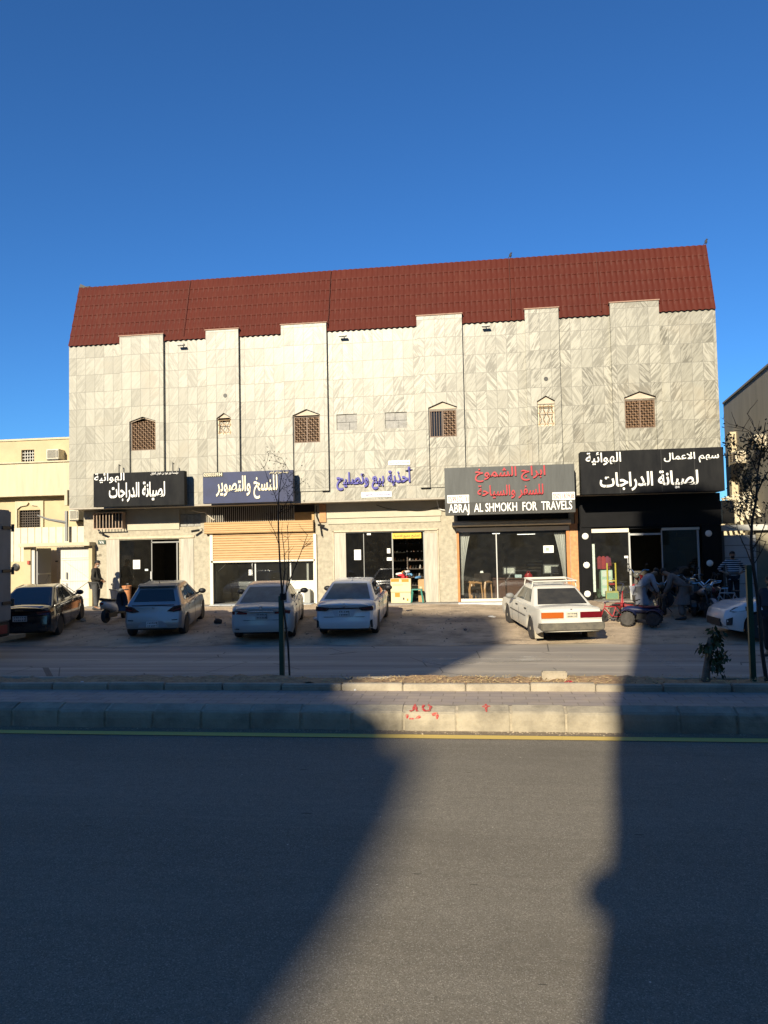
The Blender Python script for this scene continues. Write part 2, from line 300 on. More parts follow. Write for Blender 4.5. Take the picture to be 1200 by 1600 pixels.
class MB:
    def __init__(s): s.bm = bmesh.new(); s.mi = 0
    def _v(s, p): return s.bm.verts.new(p)
    def face(s, pts):
        try:
            f = s.bm.faces.new([p if isinstance(p, bmesh.types.BMVert) else s._v(p) for p in pts]); f.material_index = s.mi; return f
        except ValueError: return None
    def box(s, x0, x1, y0, y1, z0, z1):
        v = [s._v((x, y, z)) for z in (z0, z1) for y in (y0, y1) for x in (x0, x1)]
        for q in ((0, 2, 3, 1), (4, 5, 7, 6), (0, 1, 5, 4), (2, 6, 7, 3), (0, 4, 6, 2), (1, 3, 7, 5)): s.face([v[i] for i in q])
        return s
    def prism(s, pts, vec):
        vec = Vector(vec); a = [s._v(p) for p in pts]; b = [s._v(Vector(p) + vec) for p in pts]; n = len(pts)
        s.face(a[::-1]); s.face(b)
        for i in range(n): s.face([a[i], a[(i + 1) % n], b[(i + 1) % n], b[i]])
        return s
    def tube(s, pts, rad, n=6, cap=True):
        pts = [Vector(p) for p in pts]; rs = rad if isinstance(rad, (list, tuple)) else [rad] * len(pts)
        prev = None; rings = []; ref = None
        for i, p in enumerate(pts):
            d = (pts[min(i + 1, len(pts) - 1)] - pts[max(i - 1, 0)])
            d = d.normalized() if d.length > 1e-9 else Vector((0, 0, 1))
            if ref is None: ref = Vector((0, 0, 1)) if abs(d.z) < 0.9 else Vector((1, 0, 0))
            a = d.cross(ref); a = a.normalized() if a.length > 1e-6 else Vector((1, 0, 0)); b = d.cross(a).normalized(); ref = -b if False else ref
            rings.append([s._v(p + (a * math.cos(2 * math.pi * k / n) + b * math.sin(2 * math.pi * k / n)) * rs[i]) for k in range(n)])
        for r0, r1 in zip(rings, rings[1:]):
            for k in range(n): s.face([r0[k], r0[(k + 1) % n], r1[(k + 1) % n], r1[k]])
        if cap: s.face(rings[0][::-1]); s.face(rings[-1])
        return s
    def lathe(s, prof, c, axis='x', n=24):
        """prof: (radius, offset along axis)"""
        c = Vector(c); A = {'x': (Vector((0, 1, 0)), Vector((0, 0, 1)), Vector((1, 0, 0))), 'y': (Vector((0, 0, 1)), Vector((1, 0, 0)), Vector((0, 1, 0))), 'z': (Vector((1, 0, 0)), Vector((0, 1, 0)), Vector((0, 0, 1)))}[axis]
        rings = [[s._v(c + A[2] * o + (A[0] * math.cos(2 * math.pi * k / n) + A[1] * math.sin(2 * math.pi * k / n)) * max(r, 1e-4)) for k in range(n)] for r, o in prof]
        for r0, r1 in zip(rings, rings[1:]):
            for k in range(n): s.face([r0[k], r0[(k + 1) % n], r1[(k + 1) % n], r1[k]])
        s.face(rings[0][::-1]); s.face(rings[-1]); return s
    def ball(s, c, r, nu=10, nv=7):
        c = Vector(c); r = Vector(r) if not isinstance(r, (int, float)) else Vector((r, r, r))
        rows = []
        for j in range(1, nv):
            ph = math.pi * j / nv
            rows.append([s._v(c + Vector((r.x * math.sin(ph) * math.cos(2 * math.pi * i / nu), r.y * math.sin(ph) * math.sin(2 * math.pi * i / nu), r.z * math.cos(ph)))) for i in range(nu)])
        t, b = s._v(c + Vector((0, 0, r.z))), s._v(c - Vector((0, 0, r.z)))
        for i in range(nu):
            s.face([t, rows[0][i], rows[0][(i + 1) % nu]]); s.face([b, rows[-1][(i + 1) % nu], rows[-1][i]])
            for q in range(len(rows) - 1): s.face([rows[q][i], rows[q + 1][i], rows[q + 1][(i + 1) % nu], rows[q][(i + 1) % nu]])
        return s
    def loft(s, rings, cap=True, close=True):
        rv = [[s._v(p) for p in r] for r in rings]; n = len(rv[0])
        for a, b in zip(rv, rv[1:]):
            for k in range(n if close else n - 1): s.face([a[k], a[(k + 1) % n], b[(k + 1) % n], b[k]])
        if cap: s.face(rv[0][::-1]); s.face(rv[-1])
        return s
    def add_mesh(s, me, M=None):
        n0 = len(s.bm.verts); f0 = len(s.bm.faces); s.bm.from_mesh(me); s.bm.verts.ensure_lookup_table(); s.bm.faces.ensure_lookup_table()
        if M is not None:
            for v in s.bm.verts[n0:]: v.co = M @ v.co
        for f in s.bm.faces[f0:]: f.material_index = s.mi
        return s
    def build(s, name, mats, parent=None, smooth=None, bevel=0.0, kind=None, recalc=True):
        bm = s.bm
        if recalc: bmesh.ops.recalc_face_normals(bm, faces=bm.faces)
        if bevel: 
            es = [e for e in bm.edges if len(e.link_faces) == 2 and e.calc_face_angle(0) > 0.6]
            bmesh.ops.bevel(bm, geom=es, offset=bevel, segments=2, affect='EDGES', clamp_overlap=True)
        if smooth:
            bm.normal_update()
            for f in bm.faces: f.smooth = True
            for e in bm.edges: e.smooth = not (len(e.link_faces) == 2 and e.calc_face_angle(0) > R(smooth))
        if parent is not None:
            off = ORG.get(parent.name, Vector((0, 0, 0)))
            if off.length: bmesh.ops.translate(bm, vec=-off, verts=bm.verts)
        me = bpy.data.meshes.new(name); bm.to_mesh(me); bm.free()
        for m in (mats if isinstance(mats, (list, tuple)) else [mats]): me.materials.append(m)
        o = link(bpy.data.objects.new(name, me), parent)
        if kind: o['kind'] = kind
        return o
    def build_parts(s, name, mats, parent=None, **kw):
        """each separate piece becomes a part of its own"""
        s.bm.verts.index_update(); seen = set(); outs = []
        for v0 in list(s.bm.verts):
            if v0 in seen: continue
            st = [v0]; comp = []; seen.add(v0)
            while st:
                v = st.pop(); comp.append(v)
                for e in v.link_edges:
                    w = e.other_vert(v)
                    if w not in seen: seen.add(w); st.append(w)
            mb = MB(); mp = {v: mb._v(v.co) for v in comp}
            for f in {f for v in comp for f in v.link_faces}: mb.bm.faces.new([mp[v] for v in f.verts]).material_index = f.material_index
            outs.append(mb.build(name, mats, parent, **kw))
        s.bm.free(); return outs
def recenter(o, p):
    p = Vector(p); o.data.transform(Matrix.Translation(-p)); o.location = p; return o
def single(name, mb, m, label, cat, group=None, base=None, **kw):
    o = mb.build(name, m, None, **kw)
    if base is not None: recenter(o, base)
    return tag(o, label, cat, group)
def copy_tree(o, parent=None):
    c = o.copy(); COL.objects.link(c)
    if parent is not None: c.parent = parent
    for ch in list(o.children): copy_tree(ch, c)
    return c
def bx(*a): return MB().box(*a)

# Arabic joining: letters -> presentation forms in visual order
FORMS = {}
for cp in list(range(0xFE70, 0xFEFD)):
    d = unicodedata.decomposition(chr(cp)).split()
    if len(d) == 2 and d[0] in ('<isolated>', '<final>', '<initial>', '<medial>'): FORMS.setdefault(int(d[1], 16), {})[d[0][1:-1]] = chr(cp)
    if len(d) == 3 and d[0] in ('<isolated>', '<final>'): FORMS.setdefault((int(d[1], 16), int(d[2], 16)), {})[d[0][1:-1]] = chr(cp)
def arabic(s):
    u = []; i = 0
    while i < len(s):
        a = ord(s[i]); b = ord(s[i + 1]) if i + 1 < len(s) else 0
        if (a, b) in FORMS and a == 0x644: u.append((a, b)); i += 2
        else: u.append(a); i += 1
    out = []
    for k, c in enumerate(u):
        f = FORMS.get(c)
        if not f: out.append(chr(c)); continue
        pv = FORMS.get(u[k - 1]) if k else None; nx = FORMS.get(u[k + 1]) if k + 1 < len(u) else None
        jp = bool(pv and 'initial' in pv and 'final' in f); jn = bool(nx and 'final' in nx and 'initial' in f)
        out.append(f.get('medial' if jp and jn else 'final' if jp else 'initial' if jn else 'isolated', f.get('isolated')))
    return ''.join(reversed(out))
def text(name, s, x0, x1, z0, z1, y, m, parent, depth=0.03, bold=0.0, slant=0.0, ar=None, keep=False, tilt=0.0):
    """lettering standing on the plane Y=y, fitted into the rectangle, facing -Y"""
    if ar is None: ar = any(0x600 <= ord(c) < 0x700 for c in s)
    cu = bpy.data.curves.new('lettering', 'FONT'); cu.body = arabic(s) if ar else s
    cu.offset = bold; cu.resolution_u = 3; cu.fill_mode = 'BOTH'; cu.extrude = 0.02
    o = bpy.data.objects.new('lettering_source', cu); COL.objects.link(o)
    bpy.context.view_layer.update()
    dg = bpy.context.evaluated_depsgraph_get(); me = bpy.data.meshes.new_from_object(o.evaluated_get(dg))
    bpy.data.objects.remove(o); bpy.data.curves.remove(cu)
    xs = [v.co.x for v in me.vertices]; ys = [v.co.y for v in me.vertices]
    ax, bx_, ay, by = min(xs), max(xs), min(ys), max(ys)
    sx, sz = (x1 - x0) / (bx_ - ax), (z1 - z0) / (by - ay)
    mb = MB(); n0 = 0; mb.bm.from_mesh(me)
    for v in mb.bm.verts:
        X, Yc, Zc = v.co
        zz = (Yc - ay) * sz
        xx = x0 + (X - ax) * sx + zz * slant
        v.co = (xx, y - (depth if Zc > 0 else -0.002), z0 + zz + tilt * (xx - (x0 + x1) / 2))
    for f in mb.bm.faces: f.material_index = 0
    bpy.data.meshes.remove(me)
    return mb.build(name, m, parent)

YF = 27.36                 # upper cladding plane
YS = YF + 0.84             # shop-front plane under the overhang

# ------------------------------------------------------------------ the setting: ground, roads, median
def sheet(name, x0, x1, y0, y1, z, m):
    b = MB(); nx = 1; b.face([(x0, y0, z), (x1, y0, z), (x1, y1, z), (x0, y1, z)]); return b.build(name, m, kind='structure')
EARTH = mat('dry_earth', (0.27, 0.21, 0.14), 0.95, var=0.4, scale=0.8, bump=0.5)
sheet('ground', -900, 900, -600, 1500, -0.34, EARTH)
YK = 10.15                                              # face of the near kerb
sheet('road', -150, 150, -10.2, YK + 0.05, 0.0, ASPH)
# gutter strip of bare older asphalt between the line and the kerb
sheet('gutter_asphalt', -150, 150, 9.95, YK + 0.05, 0.004, asphalt('dirty_gutter_asphalt', (0.24, 0.19, 0.13), (0.30, 0.24, 0.165), (0.36, 0.30, 0.2)))
k = NT('worn_yellow_road_paint'); o_ = k.obj()
c_ = k.mix(k.ramp(k.noise(o_, 14, 7, 0.75), (0.60, g(0)), (0.72, g(1))), (0.74, 0.52, 0.12, 1), (0.16, 0.13, 0.08, 1)); k.col(k.mix(k.math('MULTIPLY', k.noise(o_, 1.5, 4), 0.5), c_, (0.50, 0.36, 0.11, 1)), 0.8)
sheet('road_marking', -150, 150, 9.74, 9.925, 0.008, k.m)
sheet('side_road', -150, 150, 12.4, 20.9, -0.2, side_road_mat())
ap = MB()
def apron_h(x, y):
    n = 0.035 * math.sin(x * 0.9 + y * 1.3) * math.sin(x * 0.37 - y * 0.7 + 1) + 0.02 * math.sin(x * 2.3 + 0.6) * math.sin(y * 2.9 + x)
    return apron_z(y) + 0.006 + n * min(1, max(0, (y - 20.9) / 1.5))
ux = [-60 + 0.4 * i for i in range(301)]; uy = [20.55 + 0.3 * i for i in range(34)]
edge = [0.16 * math.sin(x * 0.8) + 0.1 * math.sin(x * 2.7 + 1) for x in ux]
rows = [[ap._v((x, (y + edge[i] if j == 0 else y), apron_h(x, y))) for i, x in enumerate(ux)] for j, y in enumerate(uy)]
for a, b in zip(rows, rows[1:]):
    for i in range(len(ux) - 1): ap.face([a[i], a[i + 1], b[i + 1], b[i]])
ap.build('parking_apron', apron_mat(), kind='structure', smooth=60)

def kerb_row(name, y0, zb, prof, length, m, gap=0.026, jig=0.010, x0=-40, x1=40):
    b = MB(); x = x0
    rr = random.Random(5)
    while x < x1:
        dz = rr.uniform(-jig, jig); dy = rr.uniform(-jig, jig); L = length * rr.uniform(0.985, 1.0)
        tl = rr.uniform(-jig, jig) * 0.7
        a = [(x, y0 + p[0] + dy, zb + p[1] + (dz if p[1] > 0.02 else 0)) for p in prof]
        c = [(x + L - gap, y0 + p[0] + dy, zb + p[1] + (dz + tl if p[1] > 0.02 else 0)) for p in prof]
        b.loft([a, c]); x += L
    return b.build(name, m, kind='structure', bevel=0.012)
kerb_row('near_kerb', YK, -0.02, [(0, 0), (0.0, 0.16), (0.012, 0.235), (0.03, 0.262), (0.2, 0.318), (0.24, 0.318), (0.24, 0)], 0.70, KERB)
b = MB(); b.prism([(-40, YK + 0.012, -0.02), (-40, YK + 0.025, 0.225), (-40, YK + 0.21, 0.288), (-40, YK + 0.235, 0.288), (-40, YK + 0.235, -0.02)], (80, 0, 0))
b.build('kerb_mortar', mat('kerb_mortar', (0.42, 0.36, 0.26), 0.95, var=0.4, scale=12), kind='structure')
sheet('median_paving', -60, 60, YK + 0.235, 11.45, 0.29, pavers())
KGAP = 0.012
KERB2 = kerb_mat('dusty_low_kerb', (0.25, 0.21, 0.155), (0.40, 0.345, 0.255))
kerb_row('inner_kerb', 11.38, 0.25, [(0, 0), (0.0, 0.12), (0.02, 0.14), (0.13, 0.14), (0.15, 0.12), (0.15, 0)], 0.93, KERB2, KGAP)
# bare planting strip, lumpy soil
sl = MB(); sx = [-30 + 0.15 * i for i in range(401)]; sy = [11.5, 11.65, 11.8, 11.95, 12.1, 12.28]
rr = random.Random(3)
rows = [[sl._v((x, y, 0.30 + 0.035 * math.sin(x * 1.7 + y * 3) * math.sin(x * 0.6) + rr.uniform(-0.02, 0.025) + 0.045)) for x in sx] for y in sy]
for a, c in zip(rows, rows[1:]):
    for i in range(len(sx) - 1): sl.face([a[i], a[i + 1], c[i + 1], c[i]])
sl.build('planting_soil', mat('dry_planting_soil', (0.42, 0.27, 0.14), 0.95, var=0.55, scale=9, bump=0.8, bscale=30), kind='structure', smooth=80)
kerb_row('far_kerb', 12.25, -0.25, [(0, 0), (0.0, 0.56), (0.02, 0.585), (0.15, 0.585), (0.18, 0.55), (0.2, 0)], 0.93, KERB2, KGAP)
# dry straw and leaf litter on the planting strip
lit = MB(); rr = random.Random(11)
for i in range(2200):
    x = rr.gauss(1.0, 2.6) if i < 1500 else rr.uniform(-12, 8); y = rr.uniform(11.52, 12.24); a = rr.uniform(0, 6.28); L = rr.uniform(0.01, 0.036); w = rr.uniform(0.002, 0.008); z = 0.36 + rr.uniform(0, 0.035)
    d = Vector((math.cos(a), math.sin(a), rr.uniform(-0.4, 0.5))) * L; p = Vector((-d.y, d.x, rr.uniform(-.01, .01))).normalized() * w
    q = Vector((x, y, z)); lit.face([q - d - p, q + d - p, q + d + p, q - d + p])
tag(lit.build('leaf_litter', mat('dry_straw', (0.55, 0.40, 0.18), 0.9, var=0.5, scale=3), recalc=False), 'dry straw and leaf litter lying on the planting strip', 'litter', kind='stuff')

# worn white paint on the side road
WORN = NT('worn_white_road_paint'); o_ = WORN.obj()
wm_ = WORN.math('MULTIPLY', WORN.ramp(WORN.noise(WORN.n('ShaderNodeMapping', {0: o_, 'Scale': (0.7, 1.6, 1)}).outputs[0], 2.2, 9, 0.75), (0.46, g(0)), (0.60, g(1))), 0.62)
WORN.col((0.62, 0.57, 0.47, 1), 0.9)
tr_ = WORN.n('ShaderNodeBsdfTransparent'); mx_ = WORN.n('ShaderNodeMixShader', {0: wm_, 1: tr_.outputs[0], 2: WORN.b.outputs[0]})
WORN.t.links.new(mx_.outputs[0], [q for q in WORN.t.nodes if q.type == 'OUTPUT_MATERIAL'][0].inputs[0])
def ground_strip(name, pts, w, z, m):
    P = [Vector(p) for p in pts]; d = (P[1] - P[0]).normalized(); n = Vector((-d.y, d.x, 0)) * w / 2
    b = MB(); b.face([P[0] - n, P[1] - n, P[1] + n, P[0] + n]); o = b.build(name, m, kind='structure'); return o
for a, c, w in (((1003, 1012), (1060, 1045), 0.28), ((660, 1033), (900, 1028), 0.85), ((690, 1037), (850, 1033), 0.3), ((720, 1008), (800, 1018), 0.5), ((1050, 1026), (1110, 1027), 0.18), ((585, 1040), (640, 1005), 0.12), ((640, 1005), (700, 985), 0.10), ((990, 1018), (1110, 1036), 0.10)):
    A = ground(*a, z=-0.194); C = ground(*c, z=-0.194); A.z = C.z = -0.194 + (0.0 if A.y < 20 else 0.03)
    if max(A.y, C.y) < 20.4: ground_strip('worn_road_marking', [A, C], w, 0, WORN.m)

# footpath kerb and raised step along the shops
STEP = mat('grey_step_concrete', (0.27, 0.25, 0.22), 0.9, var=0.35, scale=2.5, bump=0.3)
b = MB(); b.box(-15.3, 8.2, YS - 0.72, YS + 0.02, -0.3, 0.40); b.build('pavement', STEP, kind='structure', bevel=0.02)

# ------------------------------------------------------------------ buildings across the street, behind the viewpoint (unseen, outlines shaped for the shade they throw)
def facade_windows(b, x0, x1, z0, z1, y, dx=2.6, dz=3.1):
    x = x0
    while x + 1.3 < x1:
        z = z0
        while z + 1.4 < z1: b.box(x, x + 1.2, y - 0.05, y + 0.04, z, z + 1.3); z += dz
        x += dx
BEIGE = mat('beige_render', (0.42, 0.36, 0.27), 0.9, var=0.2, scale=0.6)
YB = -14.0
prof = [(-4.98, -0.4), (-5.0, 7.6), (-5.15, 8.4), (-5.5, 9.3), (-5.85, 9.98), (-6.35, 10.25), (-6.68, 10.78), (-7.2, 11.08), (-7.62, 11.22), (-7.7, 11.7), (-8.15, 12.5), (-7.7, 13.4), (-7.1, 14.9), (-7.6, 16.2), (-8.35, 17.15), (-11.9, 17.55), (-18, 17.6), (-24, 17.75), (-70, 17.9), (-70, -0.4)]  # end outline worked back from the wanted edge of the shade
YL = -44.0; DL = YB - YL; prof = [(x + 0.16 - DL * math.tan(SUN_AZ), z if z < 0 else z + DL * math.tan(SUN_EL) / math.cos(SUN_AZ)) for x, z in prof]
t = thing('apartment_block', 'unseen high beige apartment block one street back, its end shaped for the edge of the shade', 'building', (-40, YL, 0))
b = MB(); b.loft([[(x, YL, z) for x, z in prof], [(x - 3.4 if x > -70 else x, YL - 9, z if z < 0 else z - 3.9) for x, z in prof]]); b.build('wall', BEIGE, t)
b = MB(); facade_windows(b, -60, -20, 3, 27, YL, 5.2, 4.2); b.build_parts('window', DGLASS, t)
t = thing('sky_blocker', 'unseen long beige block added to cut the sky light on the road', 'building', (-35, YB, 0))  # added only to cut the sky light reaching the road
b = MB(); b.box(-62, -12.5, YB - 7, YB, -0.4, 15.6); b.build('wall', BEIGE, t)
b = MB(); facade_windows(b, -50, -14, 2.2, 15, YB, 4.2, 3.4); b.build_parts('window', DGLASS, t)
t = thing('tall_apartment_block', 'tall plain apartment block with a flat flank across the street', 'building', (10, YB, 0))
b = MB(); b.loft([[(x, YB, z) for x, z in [(-3.40, -0.4), (-3.40, 8.4), (-3.43, 9.0), (-3.56, 10.0), (-3.62, 11.0), (-3.62, 21.9), (-1.6, 22.0), (0.2, 21.2), (1.2, 20.4), (1.2, 21.8), (60, 21.8), (60, -0.4)]], [(x, YB - 12, z) for x, z in [(-3.40, -0.4), (-3.40, 8.4), (-3.43, 9.0), (-3.5, 10.0), (-3.52, 11.0), (-3.52, 16.2), (-1.6, 16.2), (0.2, 15.8), (1.2, 15.4), (1.2, 16.2), (60, 16.2), (60, -0.4)]]]); b.build('wall', BEIGE, t)
b = MB(); facade_windows(b, -2.0, 42, 2.2, 21, YB, 4.2, 3.4); b.build_parts('window', DGLASS, t)
# unseen ball added on the tall block: makes the nick in the edge of the shade
b = MB(); b.ball((-3.40, YB + 0.05, 8.47), (0.15, 0.15, 0.17)); b.build('shade_nick_ball', DKM, t)

# ------------------------------------------------------------------ the marble-fronted shop building
t = B = thing('shop_building', 'long two storey building clad in veined cream marble with a dark red mansard roof', 'building', (-3.9, YF, 0))
XL, XR = U(108, YF, 650), U(1122, YF, 590)
ZC = 4.17                                   # underside of the overhanging upper storey
ZT = 10.42                                  # top of the cladding
def wall_holes(b, x0, x1, z0, z1, y, holes, reveal=0.2, mi_reveal=None):
    xs = sorted({x0, x1, *[h[0] for h in holes], *[h[1] for h in holes]}); zs = sorted({z0, z1, *[h[2] for h in holes], *[h[3] for h in holes]})
    xs = [x for x in xs if x0 <= x <= x1]; zs = [z for z in zs if z0 <= z <= z1]
    for a, c in zip(xs, xs[1:]):
        for e, f in zip(zs, zs[1:]):
            mx, mz = (a + c) / 2, (e + f) / 2
            if any(h[0] < mx < h[1] and h[2] < mz < h[3] for h in holes): continue
            b.face([(a, y, e), (c, y, e), (c, y, f), (a, y, f)])
    old = b.mi
    if mi_reveal is not None: b.mi = mi_reveal
    for h in holes:
        a, c, e, f = h; y2 = y + reveal
        b.face([(a, y, e), (a, y2, e), (a, y2, f), (a, y, f)]); b.face([(c, y, e), (c, y, f), (c, y2, f), (c, y2, e)])
        b.face([(a, y, e), (c, y, e), (c, y2, e), (a, y2, e)]); b.face([(a, y, f), (a, y2, f), (c, y2, f), (c, y, f)])
    b.mi = old
# windows: (pilaster x0,x1,top y; niche x0,x1, eave y, peak y; window y0,y1; kind)
PIL = [((187, 255, 524), (202, 243, 658, 651), (656, 704), 'lattice'),
       ((322, 373, 515), (338, 361, 653, 645), (655, 679), 'scroll'),
       ((440, 511, 506), (457, 500, 648, 639), (651, 692), 'double'),
       ((653, 724, 492), (669, 714, 636, 627), (641, 683), 'half'),
       ((823, 876, 482), (839, 867, 626, 618), (633, 666), 'scroll'),
       ((957, 1034, 471), (975, 1025, 620, 611), (625, 669), 'double')]
holes = []; plist = []
PD = 0.145
for (a, c, ty), (na, nc, ey, py), (wy0, wy1), kind in PIL:
    Yp = YF - PD; mid = (a + c) / 2
    x0, x1 = U(a, Yp, 600), U(c, Yp, 600); zt = Z(mid, ty, Yp); n0, n1 = U(na, Yp, ey), U(nc, Yp, ey)
    ze, zp = Z((na + nc) / 2, ey, Yp), Z((na + nc) / 2, py, Yp); w0, w1 = Z((na + nc) / 2, wy1, YF), Z((na + nc) / 2, wy0, YF)
    plist.append((x0, x1, zt, n0, n1, ze, zp, w0, w1, kind)); holes.append((n0 + 0.03, n1 - 0.03, w0, w1))
ZP = ZC + 0.36
blk = []
for a, c, y0, y1 in ((526, 558, 647, 672), (602, 636, 644, 669)):
    x0, x1 = U(a, YF, 660), U(c, YF, 660); blk.append((x0, x1, Z((a + c) / 2, y1, YF), Z((a + c) / 2, y0, YF)))
b = MB(); wall_holes(b, XL, XR, ZC, ZT, YF, holes + blk, 0.22)
b.face([(XL, YF, ZC), (XL, YF + 14, ZC), (XL, YF + 14, ZT), (XL, YF, ZT)]); b.face([(XR, YF, ZC), (XR, YF, ZT), (XR, YF + 14, ZT), (XR, YF + 14, ZC)])
b.face([(XL, YF + 14, -0.3), (XR, YF + 14, -0.3), (XR, YF + 14, ZT), (XL, YF + 14, ZT)])
b.build('cladding', MARBLE, B, recalc=False)
bx(XL + 0.004, XR - 0.004, YF + 0.004, YS + 0.3, ZC - 0.06, ZC - 0.002).build('soffit', SOFFIT, B)
b = MB(); b.face([(XL, YF, ZT), (XR, YF, ZT), (XR, YF + 14, ZT), (XL, YF + 14, ZT)]); b.build('roof_slab', SOFFIT, B)
for x0, x1, zt, n0, n1, ze, zp, w0, w1, kind in plist:
    Yp = YF - PD; nm = (n0 + n1) / 2; Yn = YF - 0.05
    b = MB()
    b.face([(x0, Yp, ZP), (n0, Yp, ZP), (n0, Yp, ze), (n0, Yp, zt), (x0, Yp, zt)]); b.face([(n1, Yp, ZP), (x1, Yp, ZP), (x1, Yp, zt), (n1, Yp, zt), (n1, Yp, ze)])
    b.face([(n0, Yp, ze), (nm, Yp, zp), (nm, Yp, zt), (n0, Yp, zt)]); b.face([(nm, Yp, zp), (n1, Yp, ze), (n1, Yp, zt), (nm, Yp, zt)])
    for p, q in (((x0, ZP), (x0, zt)), ((x1, ZP), (x1, zt)), ((x0, zt), (x1, zt)), ((x0, ZP), (n0, ZP)), ((n1, ZP), (x1, ZP))):
        b.face([(p[0], Yp, p[1]), (q[0], Yp, q[1]), (q[0], YF + (1.2 if p[1] == q[1] and p[1] > 9 or p[0] == q[0] else 0), q[1]), (p[0], YF + (1.2 if p[1] == q[1] and p[1] > 9 or p[0] == q[0] else 0), p[1])])
    for p, q in (((n0, ZP), (n0, ze)), ((n0, ze), (nm, zp)), ((nm, zp), (n1, ze)), ((n1, ze), (n1, ZP))):
        b.face([(p[0], Yp, p[1]), (q[0], Yp, q[1]), (q[0], Yn, q[1]), (p[0], Yn, p[1])])
    wall_holes(b, n0, n1, ZP, zp, Yn, [(n0 + 0.03, n1 - 0.03, w0, w1)], 0.05)
    b.build('pilaster', MARBLE, B, recalc=False)
    cp = MB(); cp.box(x0 - 0.03, x1 + 0.03, Yp - 0.03, YF + 1.0, zt, zt + 0.035); cp.build('coping', mat('thin_red_stone_coping', (0.36, 0.22, 0.15), 0.7, var=0.3), B)
    # head panel under the pointed hood
    b = MB(); b.prism([(n0 + 0.02, Yn - 0.03, w1 + 0.03), (n1 - 0.02, Yn - 0.03, w1 + 0.03), (n1 - 0.02, Yn - 0.03, ze - 0.04), (nm, Yn - 0.03, zp - 0.05), (n0 + 0.02, Yn - 0.03, ze - 0.04)], (0, 0.025, 0))
    hood = b.build_parts('window_head', mat('pink_stone_head', (0.55, 0.44, 0.33), 0.7, var=0.2, scale=5), B)
    # window: frame, glass, lattice
    wx0, wx1 = n0 + 0.03, n1 - 0.03
    f = MB(); fw = 0.035
    for q in ((wx0, wx0 + fw, w0, w1), (wx1 - fw, wx1, w0, w1), (wx0 + fw, wx1 - fw, w0, w0 + fw), (wx0 + fw, wx1 - fw, w1 - fw, w1)): f.box(q[0], q[1], YF - 0.035, YF + 0.03, q[2], q[3])
    if kind in ('double', 'half'): f.box(nm - 0.02, nm + 0.02, YF - 0.03, YF + 0.03, w0 + fw, w1 - fw)
    win = f.build('window', GOLDL if kind == 'scroll' else BROWN_METAL, B)
    bx(wx0 + 0.002, wx1 - 0.002, YF + 0.06, YF + 0.09, w0 + 0.002, w1 - 0.002).build('pane', JAMB if kind == 'scroll' else DGLASS, win)
    lb = MB()
    if kind == 'scroll':
        nb = 4
        for i in range(nb):
            xx = wx0 + (wx1 - wx0) * (i + 0.5) / nb
            pts = [(xx + 0.035 * math.sin(j / 12 * 4 * math.pi) * (1 if i % 2 else -1), YF - 0.045, w0 + (w1 - w0) * j / 12) for j in range(13)]
            lb.tube(pts, 0.011, 4)
        for j in (0.1, 0.62, 0.92): lb.box(wx0, wx1, YF - 0.05, YF - 0.035, w0 + (w1 - w0) * j - 0.01, w0 + (w1 - w0) * j + 0.01)
        lb.build('grille', mat('rusty_cream_iron', (0.42, 0.28, 0.14), 0.6, var=0.5, scale=12), win)
    else:
        rx0 = nm if kind == 'half' else wx0 + fw
        wd, hg = wx1 - fw - rx0, w1 - w0 - 2 * fw
        rr = random.Random(int(x0 * 100)); pitch = 0.083
        nx, nz = int(wd / pitch), int(hg / pitch)
        for i in range(nx):
            for j in range(nz):
                cx, cz = rx0 + wd * (i + 0.5) / nx, w0 + fw + hg * (j + 0.5) / nz; r = pitch * 0.46
                ring = [(cx + r * math.cos(q * math.pi / 4) * (1 if q % 2 else 0.72), YF - 0.02, cz + r * math.sin(q * math.pi / 4) * (1 if q % 2 else 0.72)) for q in range(9)]
                lb.tube(ring, 0.010, 3, cap=False)
                if (i + j) % 2: lb.tube([(cx - r, YF - 0.018, cz - r), (cx + r, YF - 0.018, cz + r)], 0.009, 3)
                else: lb.tube([(cx + r, YF - 0.018, cz - r), (cx - r, YF - 0.018, cz + r)], 0.009, 3)
        lb.build('lattice', LATT, win)
        if kind == 'half':
            cb = MB()
            for i in range(5): cb.box(wx0 + fw + (nm - wx0 - fw) * (i + 0.5) / 5 - 0.008, wx0 + fw + (nm - wx0 - fw) * (i + 0.5) / 5 + 0.008, YF - 0.03, YF - 0.015, w0 + fw, w1 - fw)
            cb.build('bar', BROWN_METAL, win)
for x0, x1, z0, z1 in blk:
    b = MB(); h = (z1 - z0) / 2
    for r_ in range(2):
        sp = [x0, x0 + (x1 - x0) * (0.45 if r_ else 0.62), x1]
        for a, c in zip(sp, sp[1:]): b.box(a + 0.008, c - 0.008, YF + 0.05 + random.uniform(-.01, .01), YF + 0.2, z0 + r_ * h + 0.008, z0 + (r_ + 1) * h - 0.008)
    b.mi = 0; b.box(x0, x1, YF + 0.08, YF + 0.21, z0, z1)
    w = b.build('blocked_window', BLOCK, B); w['label'] = 'window opening filled with grey concrete blocks'
for px, py in ((352, 618), (853, 592)):
    x, z = at(px, py, YF - PD); MB().lathe([(0.075, 0), (0.07, 0.012), (0.05, 0.014)], (x, YF - PD - 0.014, z), 'y', 14).build('vent_hole', DKM, B)

